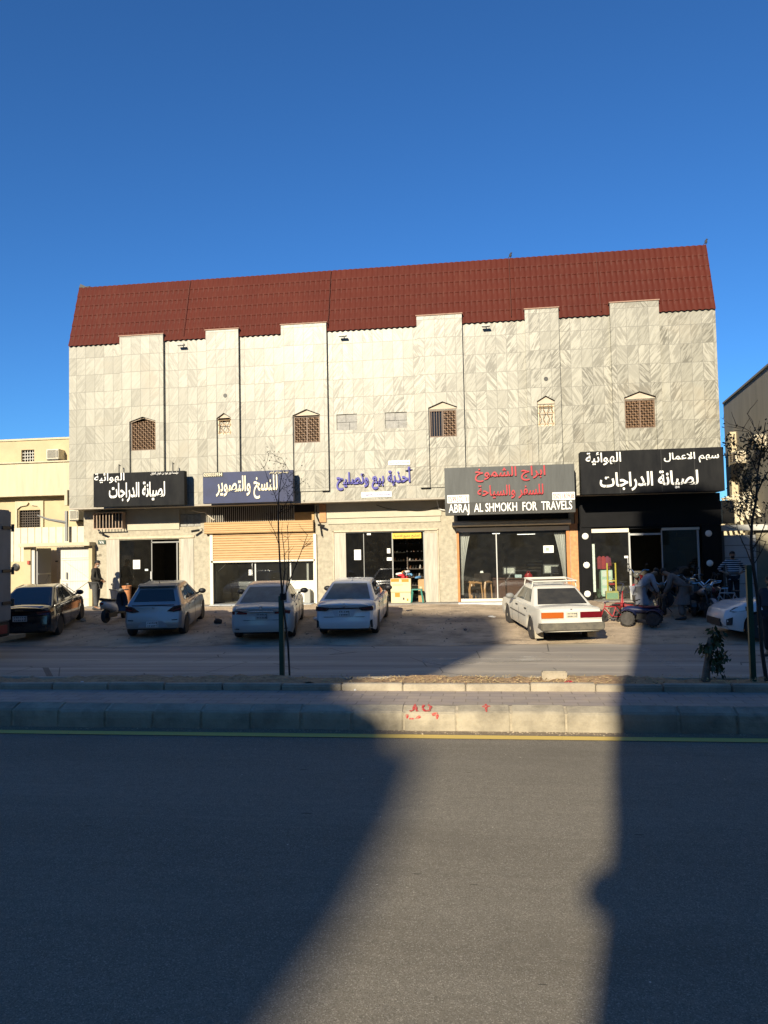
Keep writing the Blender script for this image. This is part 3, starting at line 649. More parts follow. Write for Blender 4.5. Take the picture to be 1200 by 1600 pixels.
# mansard roof: pressed metal tiles, six courses leaning back
ZR, LEAN = 12.93, 0.8
NC = 6; wave = 0.20; b = MB()
xs = [XL + (XR - XL) * i / 820 for i in range(821)]
tv = [(r_ + f_) / NC for r_ in range(NC) for f_ in (0.0, 0.12, 0.55, 0.97)] + [1.0]
rows = []
zb_ = ZT - 0.05
for j, tt in enumerate(tv):
    row = []; fr = (tt * NC) % 1.0 if tt < 1 else 0.999
    lift = 0.024 * (1 - fr)
    for x in xs:
        ph = (x / wave) % 1.0; w_ = 0.026 * (0.5 + 0.5 * math.cos(2 * math.pi * ph)) ** 0.7 if True else 0
        xs_ = x + (0.27 if x < 0 else -0.27) * 0
        row.append(b._v((x + (1 if x < (XL + XR) / 2 else -1) * 0.0, YF - 0.04 + LEAN * tt - (lift + w_) * 0.92, zb_ + (ZR - zb_) * tt - (0.02 * math.cos(2 * math.pi * ph) * (1 if fr < 0.2 else 0)) + (lift + w_) * 0.35)))
    rows.append(row)
for a, c in zip(rows, rows[1:]):
    for i in range(820): b.face([a[i], a[i + 1], c[i + 1], c[i]])
k = NT('oxide_red_tile_paint'); o_ = k.obj()
kx = k.n('ShaderNodeSeparateXYZ', {0: o_})
sheetid = k.n('ShaderNodeTexWhiteNoise', {1: k.math('FLOOR', k.math('DIVIDE', kx.outputs[0], 2.6))}, noise_dimensions='1D').outputs[0]
c_ = k.mix(k.noise(o_, 0.9, 6, 0.65), (0.070, 0.0135, 0.0075, 1), (0.100, 0.020, 0.011, 1)); c_ = k.mix(k.math('MULTIPLY', sheetid, 0.28), c_, (0.065, 0.014, 0.009, 1))
dust = k.ramp(k.noise(k.n('ShaderNodeMapping', {0: o_, 'Scale': (2.2, 1, 0.7)}).outputs[0], 1.5, 6, 0.7), (0.52, g(0)), (0.78, g(1)))
k.col(k.mix(k.math('MULTIPLY', dust, 0.10), c_, (0.25, 0.11, 0.07, 1)), 0.6)
k.b.inputs['Specular IOR Level'].default_value = 0.15
roof = b.build('mansard_roof', k.m, B, smooth=50, recalc=False)
b = MB()
for x in (XL, XR):   # closed gable cheeks and back of the mansard
    b.face([(x, YF, ZT), (x, YF + LEAN, ZR), (x, YF + LEAN + 1.4, ZT)])
b.face([(XL, YF + LEAN, ZR), (XR, YF + LEAN, ZR), (XR, YF + LEAN + 1.4, ZT), (XL, YF + LEAN + 1.4, ZT)])
b.build('roof_back', mat('roof_flashing', (0.10, 0.10, 0.10), 0.6), roof)
b = MB(); b.prism([(XL - 0.02, YF + LEAN - 0.08, ZR), (XL + 0.42, YF + LEAN - 0.02, ZR + 0.06), (XL + 0.42, YF + LEAN, ZR - 0.05)], (0, 0.05, 0.02)); b.prism([(XL - 0.02, YF + LEAN - 0.05, ZR - 0.02), (XL + 0.05, YF + LEAN - 0.05, ZR + 0.16), (XL + 0.4, YF + LEAN - 0.05, ZR - 0.02)], (0, 0.03, 0)); b.build('ridge_flashing', mat('grey_green_flashing', (0.03, 0.035, 0.03), 0.6), roof)
b = MB()
for px in (287, 512, 798, 938): 
    x = U(px, YF, 470); b.tube([(x, YF - 0.10, ZT + 0.1), (x, YF + LEAN - 0.12, ZR - 0.02)], 0.012, 4)
b.build_parts('sheet_joint', mat('dull_joint', (0.10, 0.03, 0.018), 0.8), roof)

# ---- shop fronts under the overhang
ZF = 0.40                                   # shop floor
SX0, SX1 = U(131, YS), U(1128, YS)
def X(px, py=880): return U(px, YS, py)
def Zs(px, py): return Z(px, py, YS)
open1 = (X(187), X(280), ZF, Zs(235, 843)); win1 = (X(281), X(314), Zs(297, 823), Zs(297, 803)); cage = (X(153), X(197), Zs(175, 826), Zs(175, 801))
open2 = (X(331), X(493), ZF, ZC - 0.06)
open3 = (X(541), X(664), ZF, Zs(600, 831))
open4 = (X(716), X(891), ZF, ZC - 0.06)
open5 = (X(925), X(1097), ZF, Zs(1010, 826))
b = MB(); wall_holes(b, SX0, X(899), -0.3, ZC - 0.062, YS, [open1, win1, cage, open2, open3, open4], 0.25)
b.face([(SX0, YS, -0.3), (SX0, YF + 14, -0.3), (SX0, YF + 14, ZC - 0.06), (SX0, YS, ZC - 0.06)])
b.build('shopfront_wall', STONE, B, recalc=False)
b = MB(); wall_holes(b, X(899), SX1, -0.3, ZC - 0.062, YS, [open5], 0.25)
b.face([(SX1, YS, -0.3), (SX1, YS, ZC - 0.06), (SX1, YF + 14, ZC - 0.06), (SX1, YF + 14, -0.3)])
b.build('shopfront_wall', BLK, B, recalc=False)['label'] = 'black panelled shopfront wall'
def room(o, depth, m_wall, m_floor, top=None, mb=None):
    x0, x1, z0, z1 = o; zt = top or max(z1, 3.2); ya, yb = YS + 0.252, YS + depth; x0 -= 0.35; x1 += 0.35
    b = MB()
    b.face([(x0, yb, z0), (x1, yb, z0), (x1, yb, zt), (x0, yb, zt)]); b.face([(x0, ya, z0), (x0, yb, z0), (x0, yb, zt), (x0, ya, zt)]); b.face([(x1, ya, z0), (x1, ya, zt), (x1, yb, zt), (x1, yb, z0)])
    b.face([(x0, ya, zt), (x0, yb, zt), (x1, yb, zt), (x1, ya, zt)])
    r_ = b.build('shop_interior', m_wall, B, recalc=False)
    b = MB(); b.face([(x0, ya - 0.25, z0 + 0.004), (x1, ya - 0.25, z0 + 0.004), (x1, yb, z0 + 0.004), (x0, yb, z0 + 0.004)]); b.build('floor', m_floor, r_)
    return r_
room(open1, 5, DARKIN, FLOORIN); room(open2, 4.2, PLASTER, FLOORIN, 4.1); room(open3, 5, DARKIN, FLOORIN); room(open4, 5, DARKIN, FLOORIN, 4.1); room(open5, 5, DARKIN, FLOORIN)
# jambs, fascia panels, mouldings of shops 1 and 3
b = MB()
for a, c in ((167, 187), (283, 303)): b.box(X(a), X(c), YS - 0.03, YS - 0.002, ZF, Zs((a + c) / 2, 842))
for a, c in ((523, 541), (664, 684)): b.box(X(a), X(c), YS - 0.03, YS - 0.002, ZF, Zs((a + c) / 2, 833))
b.build_parts('door_jamb', JAMB, B)
b = MB()
b.box(X(166), X(304), YS - 0.05, YS - 0.002, Zs(235, 841.5), Zs(235, 838)); b.box(X(521), X(686), YS - 0.05, YS - 0.002, Zs(600, 830), Zs(600, 827.5))
b.box(X(521), X(522.5), YS - 0.05, YS - 0.002, ZF, Zs(521, 830)); b.box(X(684.5), X(686), YS - 0.05, YS - 0.002, ZF, Zs(685, 827))
b.build_parts('stone_moulding', mat('stone_moulding', (0.58, 0.48, 0.34), 0.7, var=0.3, scale=6), B)
b = MB(); b.box(X(200), X(281), YS - 0.04, YS - 0.002, Zs(240, 828), ZC - 0.065)
b.box(X(512), X(692), YS - 0.05, YS - 0.002, Zs(600, 808), ZC - 0.065); b.box(X(514), X(690), YS - 0.04, YS - 0.002, Zs(600, 817), Zs(600, 809))
b.build_parts('fascia_panel', PANEL, B)
bx(X(501), X(511), YS - 0.06, YS - 0.002, Zs(506, 816), ZC - 0.07).build('fascia_panel', ORANGE, B)
b = MB()
for a, c, e, f in ((281, 314, 804, 812.5), (281, 314, 813, 822)):
    x0, x1 = X(a), X(c); n_ = 3
    for i in range(n_): b.box(x0 + (x1 - x0) * i / n_ + 0.01, x0 + (x1 - x0) * (i + 1) / n_ - 0.01, YS + 0.06, YS + 0.2, Zs(297, f), Zs(297, e) - 0.01)
b.box(X(281), X(314), YS + 0.09, YS + 0.22, Zs(297, 823), Zs(297, 803)); b.build('blocked_window', BLOCK, B)
# caged little window over shop 1
bx(cage[0], cage[1], YS + 0.1, YS + 0.15, cage[2], cage[3]).build('window', DGLASS, B)
b = MB(); yc = YS - 0.32
for i in range(10):
    x = cage[0] + (cage[1] - cage[0]) * i / 9; b.tube([(x, yc, cage[2] - 0.02), (x, yc, cage[3])], 0.016, 5)
for i in range(1, 6):
    y = yc + 0.32 * i / 6; b.tube([(cage[1], y, cage[2] - 0.02), (cage[1], y, cage[3])], 0.016, 5); b.tube([(cage[0], y, cage[2] - 0.02), (cage[0], y, cage[3])], 0.016, 5)
for z in (cage[2], cage[3]): b.box(cage[0] - 0.02, cage[1] + 0.02, yc - 0.02, YS - 0.003, z - 0.025, z + 0.01) if z == cage[3] else [b.box(cage[0] - 0.02, cage[1] + 0.02, yc - 0.02, yc + 0.02, z - 0.025, z + 0.01)]
b.build('window_cage', mat('pink_cream_iron', (0.50, 0.36, 0.25), 0.6, var=0.3, scale=8), B)
# doors and glass of shop 1
def pane(x0, x1, z0, z1, y, m=GLASS, parent=None, name='glass_pane'): return bx(x0, x1, y, y + 0.012, z0, z1).build(name, m, parent or B)
d1 = pane(X(187), X(236), ZF + 0.02, open1[3], YS + 0.06, GLASSD, name='glass_door')
bx(X(207), X(218), YS + 0.048, YS + 0.058, Zs(212, 889), Zs(212, 875)).build('poster', WHITE, d1)
b = MB(); b.box(X(208.5), X(216.5), YS + 0.042, YS + 0.047, Zs(212, 887.5), Zs(212, 882)); b.build('poster_print', mat('poster_grey_print', (0.2, 0.2, 0.22), 0.7, var=0.9, scale=30, var_col=(0.7, 0.7, 0.66)), d1)
bx(X(225.5), X(230.5), YS + 0.048, YS + 0.058, Zs(228, 892), Zs(228, 889)).build('sticker', mat('pale_sticker', (0.6, 0.68, 0.66), 0.6), d1)
b = MB(); b.box(X(234.5), X(236.5), YS + 0.02, YS + 0.05, Zs(235, 905), Zs(235, 893)); b.build('handle', ALU, d1)
b = MB(); b.box(X(235.6), X(237), YS + 0.05, YS + 0.09, ZF, open1[3]); b.box(X(236), X(279), YS + 0.05, YS + 0.09, Zs(258, 848), Zs(258, 846)); b.box(X(275), X(277), YS + 0.05, YS + 0.1, ZF, Zs(276, 848)); b.build_parts('door_frame', GREYM, B)
pane(X(277), X(280), ZF, open1[3], YS + 0.06, GLASSD)

# shop 2: grille band, shutter box, half raised shutter, glass shopfront
zg0, zg1 = Zs(400, 816), ZC - 0.07
bars = MB(); n_ = 44
for i in range(n_): 
    x = X(324) + (X(461) - X(324)) * i / (n_ - 1); bars.tube([(x, YS - 0.06, zg0), (x, YS - 0.06, zg1)], 0.014, 4)
bars.box(X(323), X(462), YS - 0.075, YS - 0.045, zg0 - 0.03, zg0 + 0.02)
bars.build('grille_band', mat('dull_white_iron', (0.42, 0.40, 0.35), 0.6), B)
bx(X(331) + 0.01, X(493) - 0.01, YS + 0.12, YS + 0.2, Zs(410, 834), zg1).build('dark_backing', mat('dark_backing', (0.035, 0.03, 0.026), 0.9), B)
bx(X(460), X(492), YS + 0.04, YS + 0.115, zg0, Zs(476, 800)).build('fascia_panel', mat('tan_board', (0.42, 0.27, 0.11), 0.7, var=0.2), B)
sb = MB(); z0, z1 = Zs(410, 832.5), Zs(410, 815.5)
ns = 5; r0 = []
prof2 = [(YS - 0.20, z0)]
for i in range(ns):
    za, zc = z0 + (z1 - z0) * i / ns, z0 + (z1 - z0) * (i + 1) / ns
    prof2 += [(YS - 0.22, za + 0.005), (YS - 0.245, (za + zc) / 2), (YS - 0.22, zc - 0.005)]
prof2 += [(YS - 0.18, z1 + 0.02), (YS + 0.1, z1 + 0.02), (YS + 0.1, z0)]
sb.prism([(X(323), y, z) for y, z in prof2], (X(492) - X(323), 0, 0)); sb.build('shutter_box', SHUT, B, smooth=25)
sh = MB(); z0, z1 = Zs(410, 875), Zs(410, 833); ns = 11; prof2 = []
for i in range(ns):
    za, zc = z0 + (z1 - z0) * i / ns, z0 + (z1 - z0) * (i + 1) / ns
    prof2 += [(YS - 0.05, za + 0.002), (YS - 0.085, za + (zc - za) * 0.35), (YS - 0.085, za + (zc - za) * 0.7), (YS - 0.055, zc - 0.004)]
for (ya, za), (yb, zb) in zip(prof2, prof2[1:]): sh.face([(X(331), ya, za), (X(493), ya, za), (X(493), yb, zb), (X(331), yb, zb)])
shut = sh.build('roller_shutter', SHUT, B, recalc=False)
bx(X(331), X(493), YS - 0.10, YS - 0.03, z0 - 0.07, z0).build('bottom_rail', mat('pale_rail', (0.68, 0.62, 0.5), 0.5), shut)
b = MB(); b.box(X(329.5), X(334), YS - 0.1, YS - 0.003, ZF, Zs(331, 834)); b.box(X(491), X(495.5), YS - 0.1, YS - 0.003, ZF, Zs(493, 834)); b.build_parts('shutter_rail', mat('cream_rail', (0.72, 0.66, 0.52), 0.5), B)
ztop = Zs(410, 872)
pane(X(335), X(397), ZF + 0.08, ztop, YS + 0.08); gd = pane(X(399), X(452), ZF + 0.08, ztop, YS + 0.08, name='glass_door')
b = MB(); b.tube([(X(394), YS + 0.04, Zs(394, 899)), (X(394), YS + 0.0, Zs(394, 897)), (X(394), YS + 0.0, Zs(394, 882)), (X(394), YS + 0.04, Zs(394, 880))], 0.02, 6); b.box(X(388), X(392.5), YS + 0.03, YS + 0.075, Zs(390, 899), Zs(390, 890)); b.build('handle', ALU, gd)
b = MB(); b.box(X(397), X(399), YS + 0.07, YS + 0.1, ZF + 0.08, ztop); b.box(X(452), X(454), YS + 0.07, YS + 0.1, ZF + 0.08, ztop); b.box(X(335), X(491), YS + 0.07, YS + 0.1, ztop, ztop + 0.06); b.build_parts('door_frame', ALU, B)
b = MB(); b.box(X(453), X(491), YS + 0.05, YS + 0.11, ZF + 0.05, Zs(472, 907)); b.box(X(489), X(491), YS + 0.05, YS + 0.11, Zs(472, 907), ztop); b.build_parts('white_panel', mat('white_board', (0.74, 0.70, 0.58), 0.6, var=0.1), B)
pane(X(454), X(489), Zs(472, 907), ztop, YS + 0.08)
b = MB(); b.box(X(478), X(481), YS + 0.112, YS + 0.16, Zs(480, 907), ztop); b.build('mullion', mat('grey_board', (0.4, 0.39, 0.36), 0.6), B)
TILE = mat('pale_blue_step_tile', (0.50, 0.53, 0.55), 0.4, var=0.25, scale=3)
b = MB()
for i in range(9):
    x0 = X(337) + (X(493) - X(337)) * i / 9; b.box(x0 + 0.006, x0 + (X(493) - X(337)) / 9 - 0.006, YS - 0.76, YS - 0.725, 0.12, 0.30); b.box(x0 + 0.006, x0 + (X(493) - X(337)) / 9 - 0.006, YS - 0.757, YS - 0.05, 0.403, 0.425)
b.build('tiled_step', TILE, B)

# shop 3: dark glass, open doorway with shelves of shoes
d3 = pane(X(542), X(568), ZF + 0.03, open3[3], YS + 0.07, GLASSD, name='glass_pane'); d3b = pane(X(569), X(613), ZF + 0.03, open3[3], YS + 0.05, GLASSD, name='glass_door')
for a, c, e, f, d in ((553.5, 564, 875, 859, d3), (605, 610, 864.5, 857, d3b), (604.5, 612, 876, 871, d3b), (574, 580, 836, 832, d3b)): bx(X(a), X(c), YS + 0.03, YS + 0.045, Zs(a, e), Zs(a, f)).build('notice', WHITE, d)
b = MB(); b.box(X(612.5), X(614.5), YS + 0.04, YS + 0.09, ZF, open3[3]); b.box(X(568), X(569), YS + 0.05, YS + 0.09, ZF, open3[3]); b.box(X(662), X(664), YS + 0.03, YS + 0.09, ZF, open3[3]); b.build_parts('door_frame', GREYM, B)
b = MB(); b.box(X(541), X(664), YS - 0.02, YS + 0.03, open3[3] - 0.02, open3[3]); b.build('door_lintel', DKM, B)
# shop 4: shutter box, orange jambs, big window
zb4 = Zs(800, 816)
b = MB(); b.box(X(716) + 0.01, X(891) - 0.01, YS + 0.1, YS + 0.2, zb4, zg1); b.build('dark_backing', mat('dark_backing', (0.035, 0.03, 0.026), 0.9), B)  # near-black board stands in for the shade under the grey sign
b = MB(); b.prism([(X(708), YS - 0.30, Zs(800, 819.5)), (X(708), YS - 0.28, Zs(800, 814.5)), (X(708), YS + 0.09, Zs(800, 812)), (X(708), YS + 0.09, Zs(800, 821.5)), (X(708), YS - 0.2, Zs(800, 821.5))], (X(893) - X(708), 0, 0)); b.build('shutter_box', mat('cream_shutter_box', (0.60, 0.52, 0.38), 0.5, var=0.2), B)
b = MB(); b.box(X(714), X(891), YS - 0.02, YS + 0.09, Zs(800, 830), Zs(800, 823.5)); b.box(X(719), X(780), YS - 0.02, YS + 0.09, ZF, ZF + 0.10); b.box(X(780), X(888), YS - 0.02, YS + 0.09, ZF, ZF + 0.10)
b.build_parts('window_frame', mat('cream_frame', (0.70, 0.64, 0.52), 0.5), B)
b = MB(); b.box(X(714.5), X(718), YS - 0.04, YS + 0.1, ZF, Zs(716, 830)); b.box(X(886), X(891), YS - 0.04, YS + 0.1, ZF, Zs(888, 829)); b.build_parts('orange_frame', mat('orange_brown_frame', (0.50, 0.19, 0.045), 0.5, var=0.3), B)
bx(X(892), X(904), YS - 0.035, YS - 0.002, ZF - 0.1, Zs(898, 818)).build('orange_pier', ORANGE, B); bx(X(900), X(905), YS - 0.06, YS - 0.036, Zs(902, 818), Zs(902, 795)).build('orange_pier', ORANGE, B)
pane(X(718), X(776), ZF + 0.1, Zs(750, 830), YS + 0.05); pane(X(777), X(886), ZF + 0.1, Zs(830, 830), YS + 0.05)
bx(X(775.6), X(777.2), YS + 0.04, YS + 0.08, ZF + 0.1, Zs(776, 830)).build('mullion', ALU, B)
bx(X(716), X(891), YS - 0.77, YS - 0.722, 0.27, 0.42).build('tiled_step', TILE, B)
# curtains at both sides of shop 4
CURT = mat('grey_voile_curtain', (0.50, 0.49, 0.47), 0.9)
for s_, px in ((1, 719), (-1, 885)):
    c = MB(); zt_, zb_ = Zs(px, 832), Zs(px, 930); n_ = 14; rows = []
    for j in range(13):
        v_ = j / 12; wd = (0.34 * (1 - v_) ** 1.6 + 0.05) if v_ < 0.7 else 0.10
        rows.append([c._v((X(px) + s_ * wd * i / n_, YS + 0.22 + 0.025 * math.sin(i * 2.2), zt_ + (zb_ - zt_) * v_)) for i in range(n_ + 1)])
    for p, q in zip(rows, rows[1:]):
        for i in range(n_): c.face([p[i], p[i + 1], q[i + 1], q[i]])
    single('curtain', c, CURT, 'grey curtain gathered at the %s side of the travel office window' % ('chair' if s_ > 0 else 'orange pier'), 'curtain', 'curtains in the travel office window', base=(X(px), YS + 0.22, zt_), smooth=80, recalc=False)

# shop 5: black fascia, white-lamp columns, glass
bx(X(909), SX1 - 0.02, YS - 0.14, YS - 0.002, Zs(1010, 822), Zs(1010, 787)).build('fascia_panel', BLK, B)
b = MB(); b.box(X(907), X(925), YS - 0.1, YS - 0.002, ZF - 0.15, Zs(915, 822)); b.build('black_pier', BLK, B)
b = MB(); b.box(X(1097), X(1122), YS - 0.1, YS - 0.002, ZF - 0.15, Zs(1108, 819)); b.build('black_pier', BLK, B)
DISC = mat('white_round_lamp_cover', (0.85, 0.83, 0.76), 0.4)
for px, py in ((914.5, 838), (916.5, 883), (918, 928), (1107, 833.5), (1109, 880)):
    x, z = at(px, py, YS - 0.1); MB().lathe([(0.10, 0.0), (0.115, -0.012), (0.105, -0.03), (0.06, -0.045), (0.01, -0.05)], (x, YS - 0.103, z), 'y', 20).build('round_lamp', DISC, B, smooth=50)
b = MB(); b.box(X(925), X(984), YS - 0.02, YS + 0.09, Zs(955, 832), Zs(955, 826)); b.box(X(1036), X(1095), YS - 0.02, YS + 0.09, Zs(1065, 828), Zs(1065, 824)); b.build_parts('window_head', mat('cream_frame', (0.70, 0.64, 0.52), 0.5), B)
b = MB(); b.box(X(983.5), X(986), YS + 0.02, YS + 0.1, ZF, Zs(985, 832)); b.box(X(1035), X(1036.5), YS + 0.02, YS + 0.1, ZF, Zs(1036, 828)); b.box(X(986), X(1035), YS + 0.03, YS + 0.08, Zs(1010, 836), Zs(1010, 833)); b.box(X(1091), X(1094), YS + 0.02, YS + 0.1, ZF, Zs(1092, 828)); b.build_parts('door_frame', ALU, B)
gp = pane(X(925.5), X(983), ZF + 0.05, Zs(955, 832), YS + 0.05); bx(X(925.5), X(930), YS + 0.02, YS + 0.045, Zs(928, 925), Zs(928, 850)).build('window_sticker', mat('pale_green_sticker', (0.50, 0.58, 0.50), 0.5, var=0.4, scale=14), gp)
pane(X(1037), X(1091), ZF + 0.05, Zs(1065, 828), YS + 0.05, GLASSD)
gd = pane(X(984), X(985), ZF, ZF + 0.1, YS + 0.0); 
b = MB(); b.tube([(X(981), YS + 0.0, Zs(981, 893)), (X(981), YS - 0.03, Zs(981, 890)), (X(981), YS - 0.03, Zs(981, 875)), (X(981), YS, Zs(981, 872))], 0.018, 6); b.build('handle', ALU, gp)
bx(X(976), X(982), YS + 0.02, YS + 0.045, Zs(979, 872), Zs(979, 868.5)).build('sticker', WHITE, gp)

# ------------------------------------------------------------------ signs
def sign_box(name, label, px0, px1, yt0, yt1, yb0, yb1, yfront, depth, m, cat='shop sign'):
    """box sign on the front; returns root, rectangle in metres"""
    x0, x1 = U(px0, yfront, (yt0 + yb0) / 2), U(px1, yfront, (yt1 + yb1) / 2)
    zt = (Z(px0, yt0, yfront) + Z(px1, yt1, yfront)) / 2; zb = (Z(px0, yb0, yfront) + Z(px1, yb1, yfront)) / 2
    t = thing(name, label, cat, ((x0 + x1) / 2, yfront + depth, zb))
    pnl = bx(x0, x1, yfront, yfront + depth, zb, zt).build('panel', m, t, bevel=0.008)
    return t, x0, x1, zb, zt
def lettering(t, s, y, q, m, bold=0.0, name='lettering', depth=0.03, **kw):
    """q = photo rectangle px0,py_top,px1,py_bottom"""
    a, e, c, f = q; mx = (a + c) / 2
    x0, x1 = U(a, y, (e + f) / 2), U(c, y, (e + f) / 2); z1, z0 = Z(mx, e, y), Z(mx, f, y)
    return text(name, s, x0, x1, z0, z1, y - 0.004, m, t, depth, bold, **kw)
Y1 = YF - 0.62
t, x0, x1, zb, zt = sign_box('bicycle_repair_sign', 'black box sign with white Arabic lettering above the door behind the scooter', 146, 288, 739.5, 736, 792, 789, Y1, 0.26, BLK2)
lettering(t, 'الهوائية', Y1, (148, 739, 195, 755), WHITE, 0.008)
lettering(t, 'لصيانة الدراجات', Y1, (171, 753, 258.5, 784), WHITE, 0.02)
lettering(t, 'مؤسسة نوير عويد بن علوش العلوان', Y1, (236, 736.8, 279, 742), WHITE, 0.0)
b = MB()
for px in (186, 270): 
    x = U(px, Y1 + 0.2, 735); b.tube([(x, Y1 + 0.2, zt - 0.02), (x, Y1 + 0.2, zt + 0.34)], 0.022, 5); b.tube([(x, Y1 + 0.2, zt + 0.3), (x, YF - 0.3, zt + 0.3)], 0.018, 5)
b.build_parts('bracket', DKM, t)
Y2 = YF - 0.62
t, x0, x1, zb, zt = sign_box('copy_shop_sign', 'navy blue box sign with cream Arabic lettering above the half open tan shutter', 317, 458, 739, 734, 787, 783.5, Y2, 0.24, NAVY)
CRM = mat('cream_lettering', (0.80, 0.72, 0.50), 0.5)
lettering(t, 'للنسخ والتصوير', Y2, (338, 743, 434, 780), CRM, 0.02)
pl = bx(U(317.5, Y2, 742), U(348.5, Y2, 742), Y2 - 0.012, Y2 - 0.002, Z(333, 745.5, Y2), Z(333, 738, Y2)).build('number_plate', mat('dark_strip', (0.03, 0.03, 0.03), 0.5), t)
lettering(pl, '0550333934', Y2 - 0.012, (318.5, 739, 347.5, 744.5), CRM, 0.012)
lettering(t, 'مؤسسة تسوق النور الخاص', Y2, (421, 735.5, 451, 740.5), CRM)
Y3 = YF
t = thing('shoe_repair_sign', 'dark blue Arabic letters fixed straight on the marble above the shoe shop', 'shop sign', (U(585, Y3), Y3, Z(585, 770, Y3)))
lettering(t, 'أحذية بيع وتصليح', Y3, (526, 731, 645, 765), BLUEL, 0.03, depth=0.07)
pl = bx(U(565, Y3, 773), U(612, Y3, 773), Y3 - 0.03, Y3 - 0.002, Z(588, 777, Y3), Z(588, 768.5, Y3)).build('name_plate', WHITE, t)
lettering(pl, 'Creativity Choice Shoes', Y3 - 0.03, (566, 770.5, 610, 775.5), BLUEL, 0.006, depth=0.008)
pl = bx(U(607, Y3, 723), U(641, Y3, 723), Y3 - 0.03, Y3 - 0.002, Z(624, 726.5, Y3), Z(624, 719.5, Y3)).build('name_plate', WHITE, t)
lettering(pl, 'مؤسسة ابداع الخيار للاحذية', Y3 - 0.03, (608.5, 721, 639, 725.5), DARKT, depth=0.008)
Y4 = YF - 0.60
t, x0, x1, zb, zt = sign_box('travel_office_sign', 'large grey sign with red Arabic and white English lettering and phone numbers', 695, 898, 731.5, 724.5, 805, 801, Y4, 0.34, GREYS)
bx(x0 + 0.01, x1 - 0.01, Y4 - 0.006, Y4 - 0.001, zb + 0.005, Z(800, 783, Y4)).build('lower_band', mat('dark_grey_band', (0.042, 0.042, 0.038), 0.6, var=0.3), t)
lettering(t, 'ابراج الشموخ', Y4, (742, 729, 852, 752), REDL, 0.015, depth=0.05)
lettering(t, 'للسفر والسياحة', Y4, (746, 757, 849, 779), REDL, 0.015, depth=0.05)
lettering(t, 'ABRAJ  AL SHMOKH  FOR  TRAVELS', Y4 - 0.006, (701, 785, 894, 803), WHITE, 0.012, depth=0.04, tilt=0.004)
for s_, q in (('0599372131', (699, 773.5, 733, 786)), ('0505183938', (863, 769, 898, 781))):
    a, e, c, f = q; pl = bx(U(a, Y4, (e + f) / 2), U(c, Y4, (e + f) / 2), Y4 - 0.02, Y4 - 0.007, Z((a + c) / 2, f, Y4), Z((a + c) / 2, e, Y4)).build('number_plate', WHITE, t)
    lettering(pl, s_, Y4 - 0.02, (a + 1, e + 2, c - 1, f - 2), REDL, 0.004, depth=0.006)
Y5 = YF - 0.62
t, x0, x1, zb, zt = sign_box('motorbike_shop_sign', 'big black sign with white Arabic lettering over the black motorbike shop front', 907.5, 1131.5, 706, 698, 773, 766.5, Y5, 0.5, BLK2)
lettering(t, 'سهم الاعمال', Y5, (1037, 706.5, 1123, 723), WHITE, 0.012)
lettering(t, 'الهوائية', Y5, (915, 706.5, 970, 727), WHITE, 0.012)
lettering(t, 'لصيانة الدراجات', Y5, (937, 736, 1091, 766), WHITE, 0.022)
b = MB()
for px in (972, 1038, 1090): b.box(U(px, Y5) - 0.008, U(px, Y5) + 0.008, Y5 - 0.003, Y5 + 0.001, zb + 0.01, zt - 0.01)
b.build_parts('panel_joint', DKM, t)
# yellow sign board over the shoe shop doorway
t, x0, x1, zb, zt = sign_box('yellow_door_sign', 'small yellow sign with dark Arabic writing hanging in the shoe shop doorway', 612.5, 658, 833, 832.5, 842, 841, YS - 0.02, 0.03, mat('yellow_board', (0.72, 0.46, 0.05), 0.6, var=0.15), 'sign')
lettering(t, 'تصليح جميع الاحذية', YS - 0.02, (615, 834.5, 656, 840.5), DARKT, depth=0.008)
# house number plates on the left pier
t, x0, x1, zb, zt = sign_box('house_number_plate', 'dark green house number plate on the beige pier left of the dark door', 153, 165, 844, 844, 850.5, 850.5, YS - 0.03, 0.02, mat('dark_green_plate', (0.03, 0.06, 0.045), 0.4), 'number plate')
lettering(t, '٧٨', YS - 0.03, (155.5, 845, 162.5, 849.7), WHITE, 0.02, depth=0.006, ar=False)
t = thing('wall_stencil', 'stencilled dark numbers on the beige pier above the standing man', 'stencil', (U(152, YS), YS, Z(152, 870, YS)))
lettering(t, '22x30', YS - 0.004, (147.5, 865.5, 158.5, 869.5), mat('faded_stencil', (0.10, 0.085, 0.06), 0.8), depth=0.003)

# ------------------------------------------------------------------ small fixtures on the front
def floodlight(px, py, label):
    x, z = at(px, py, YF); t = thing('floodlight', label, 'floodlight', (x, YF, z), 'floodlights high on the marble front')
    b = MB(); b.box(x - 0.14, x + 0.14, YF - 0.30, YF - 0.12, z - 0.022, z + 0.022); b.build('lamp_housing', GREYM, t, bevel=0.01)
    b = MB(); b.box(x - 0.12, x + 0.12, YF - 0.28, YF - 0.14, z - 0.028, z - 0.023); b.build('lamp_glass', ALU, t)
    b = MB(); b.tube([(x, YF - 0.13, z), (x, YF - 0.002, z + 0.07)], 0.018, 5); b.box(x - 0.05, x + 0.05, YF - 0.01, YF, z + 0.03, z + 0.11); b.build_parts('bracket', DKM, t)
floodlight(286, 541, 'grey floodlight high on the marble between the first and second pilasters')
floodlight(537, 527, 'grey floodlight on the marble above the two blocked windows')
floodlight(759, 512, 'grey floodlight on the marble above the grey travel office sign')
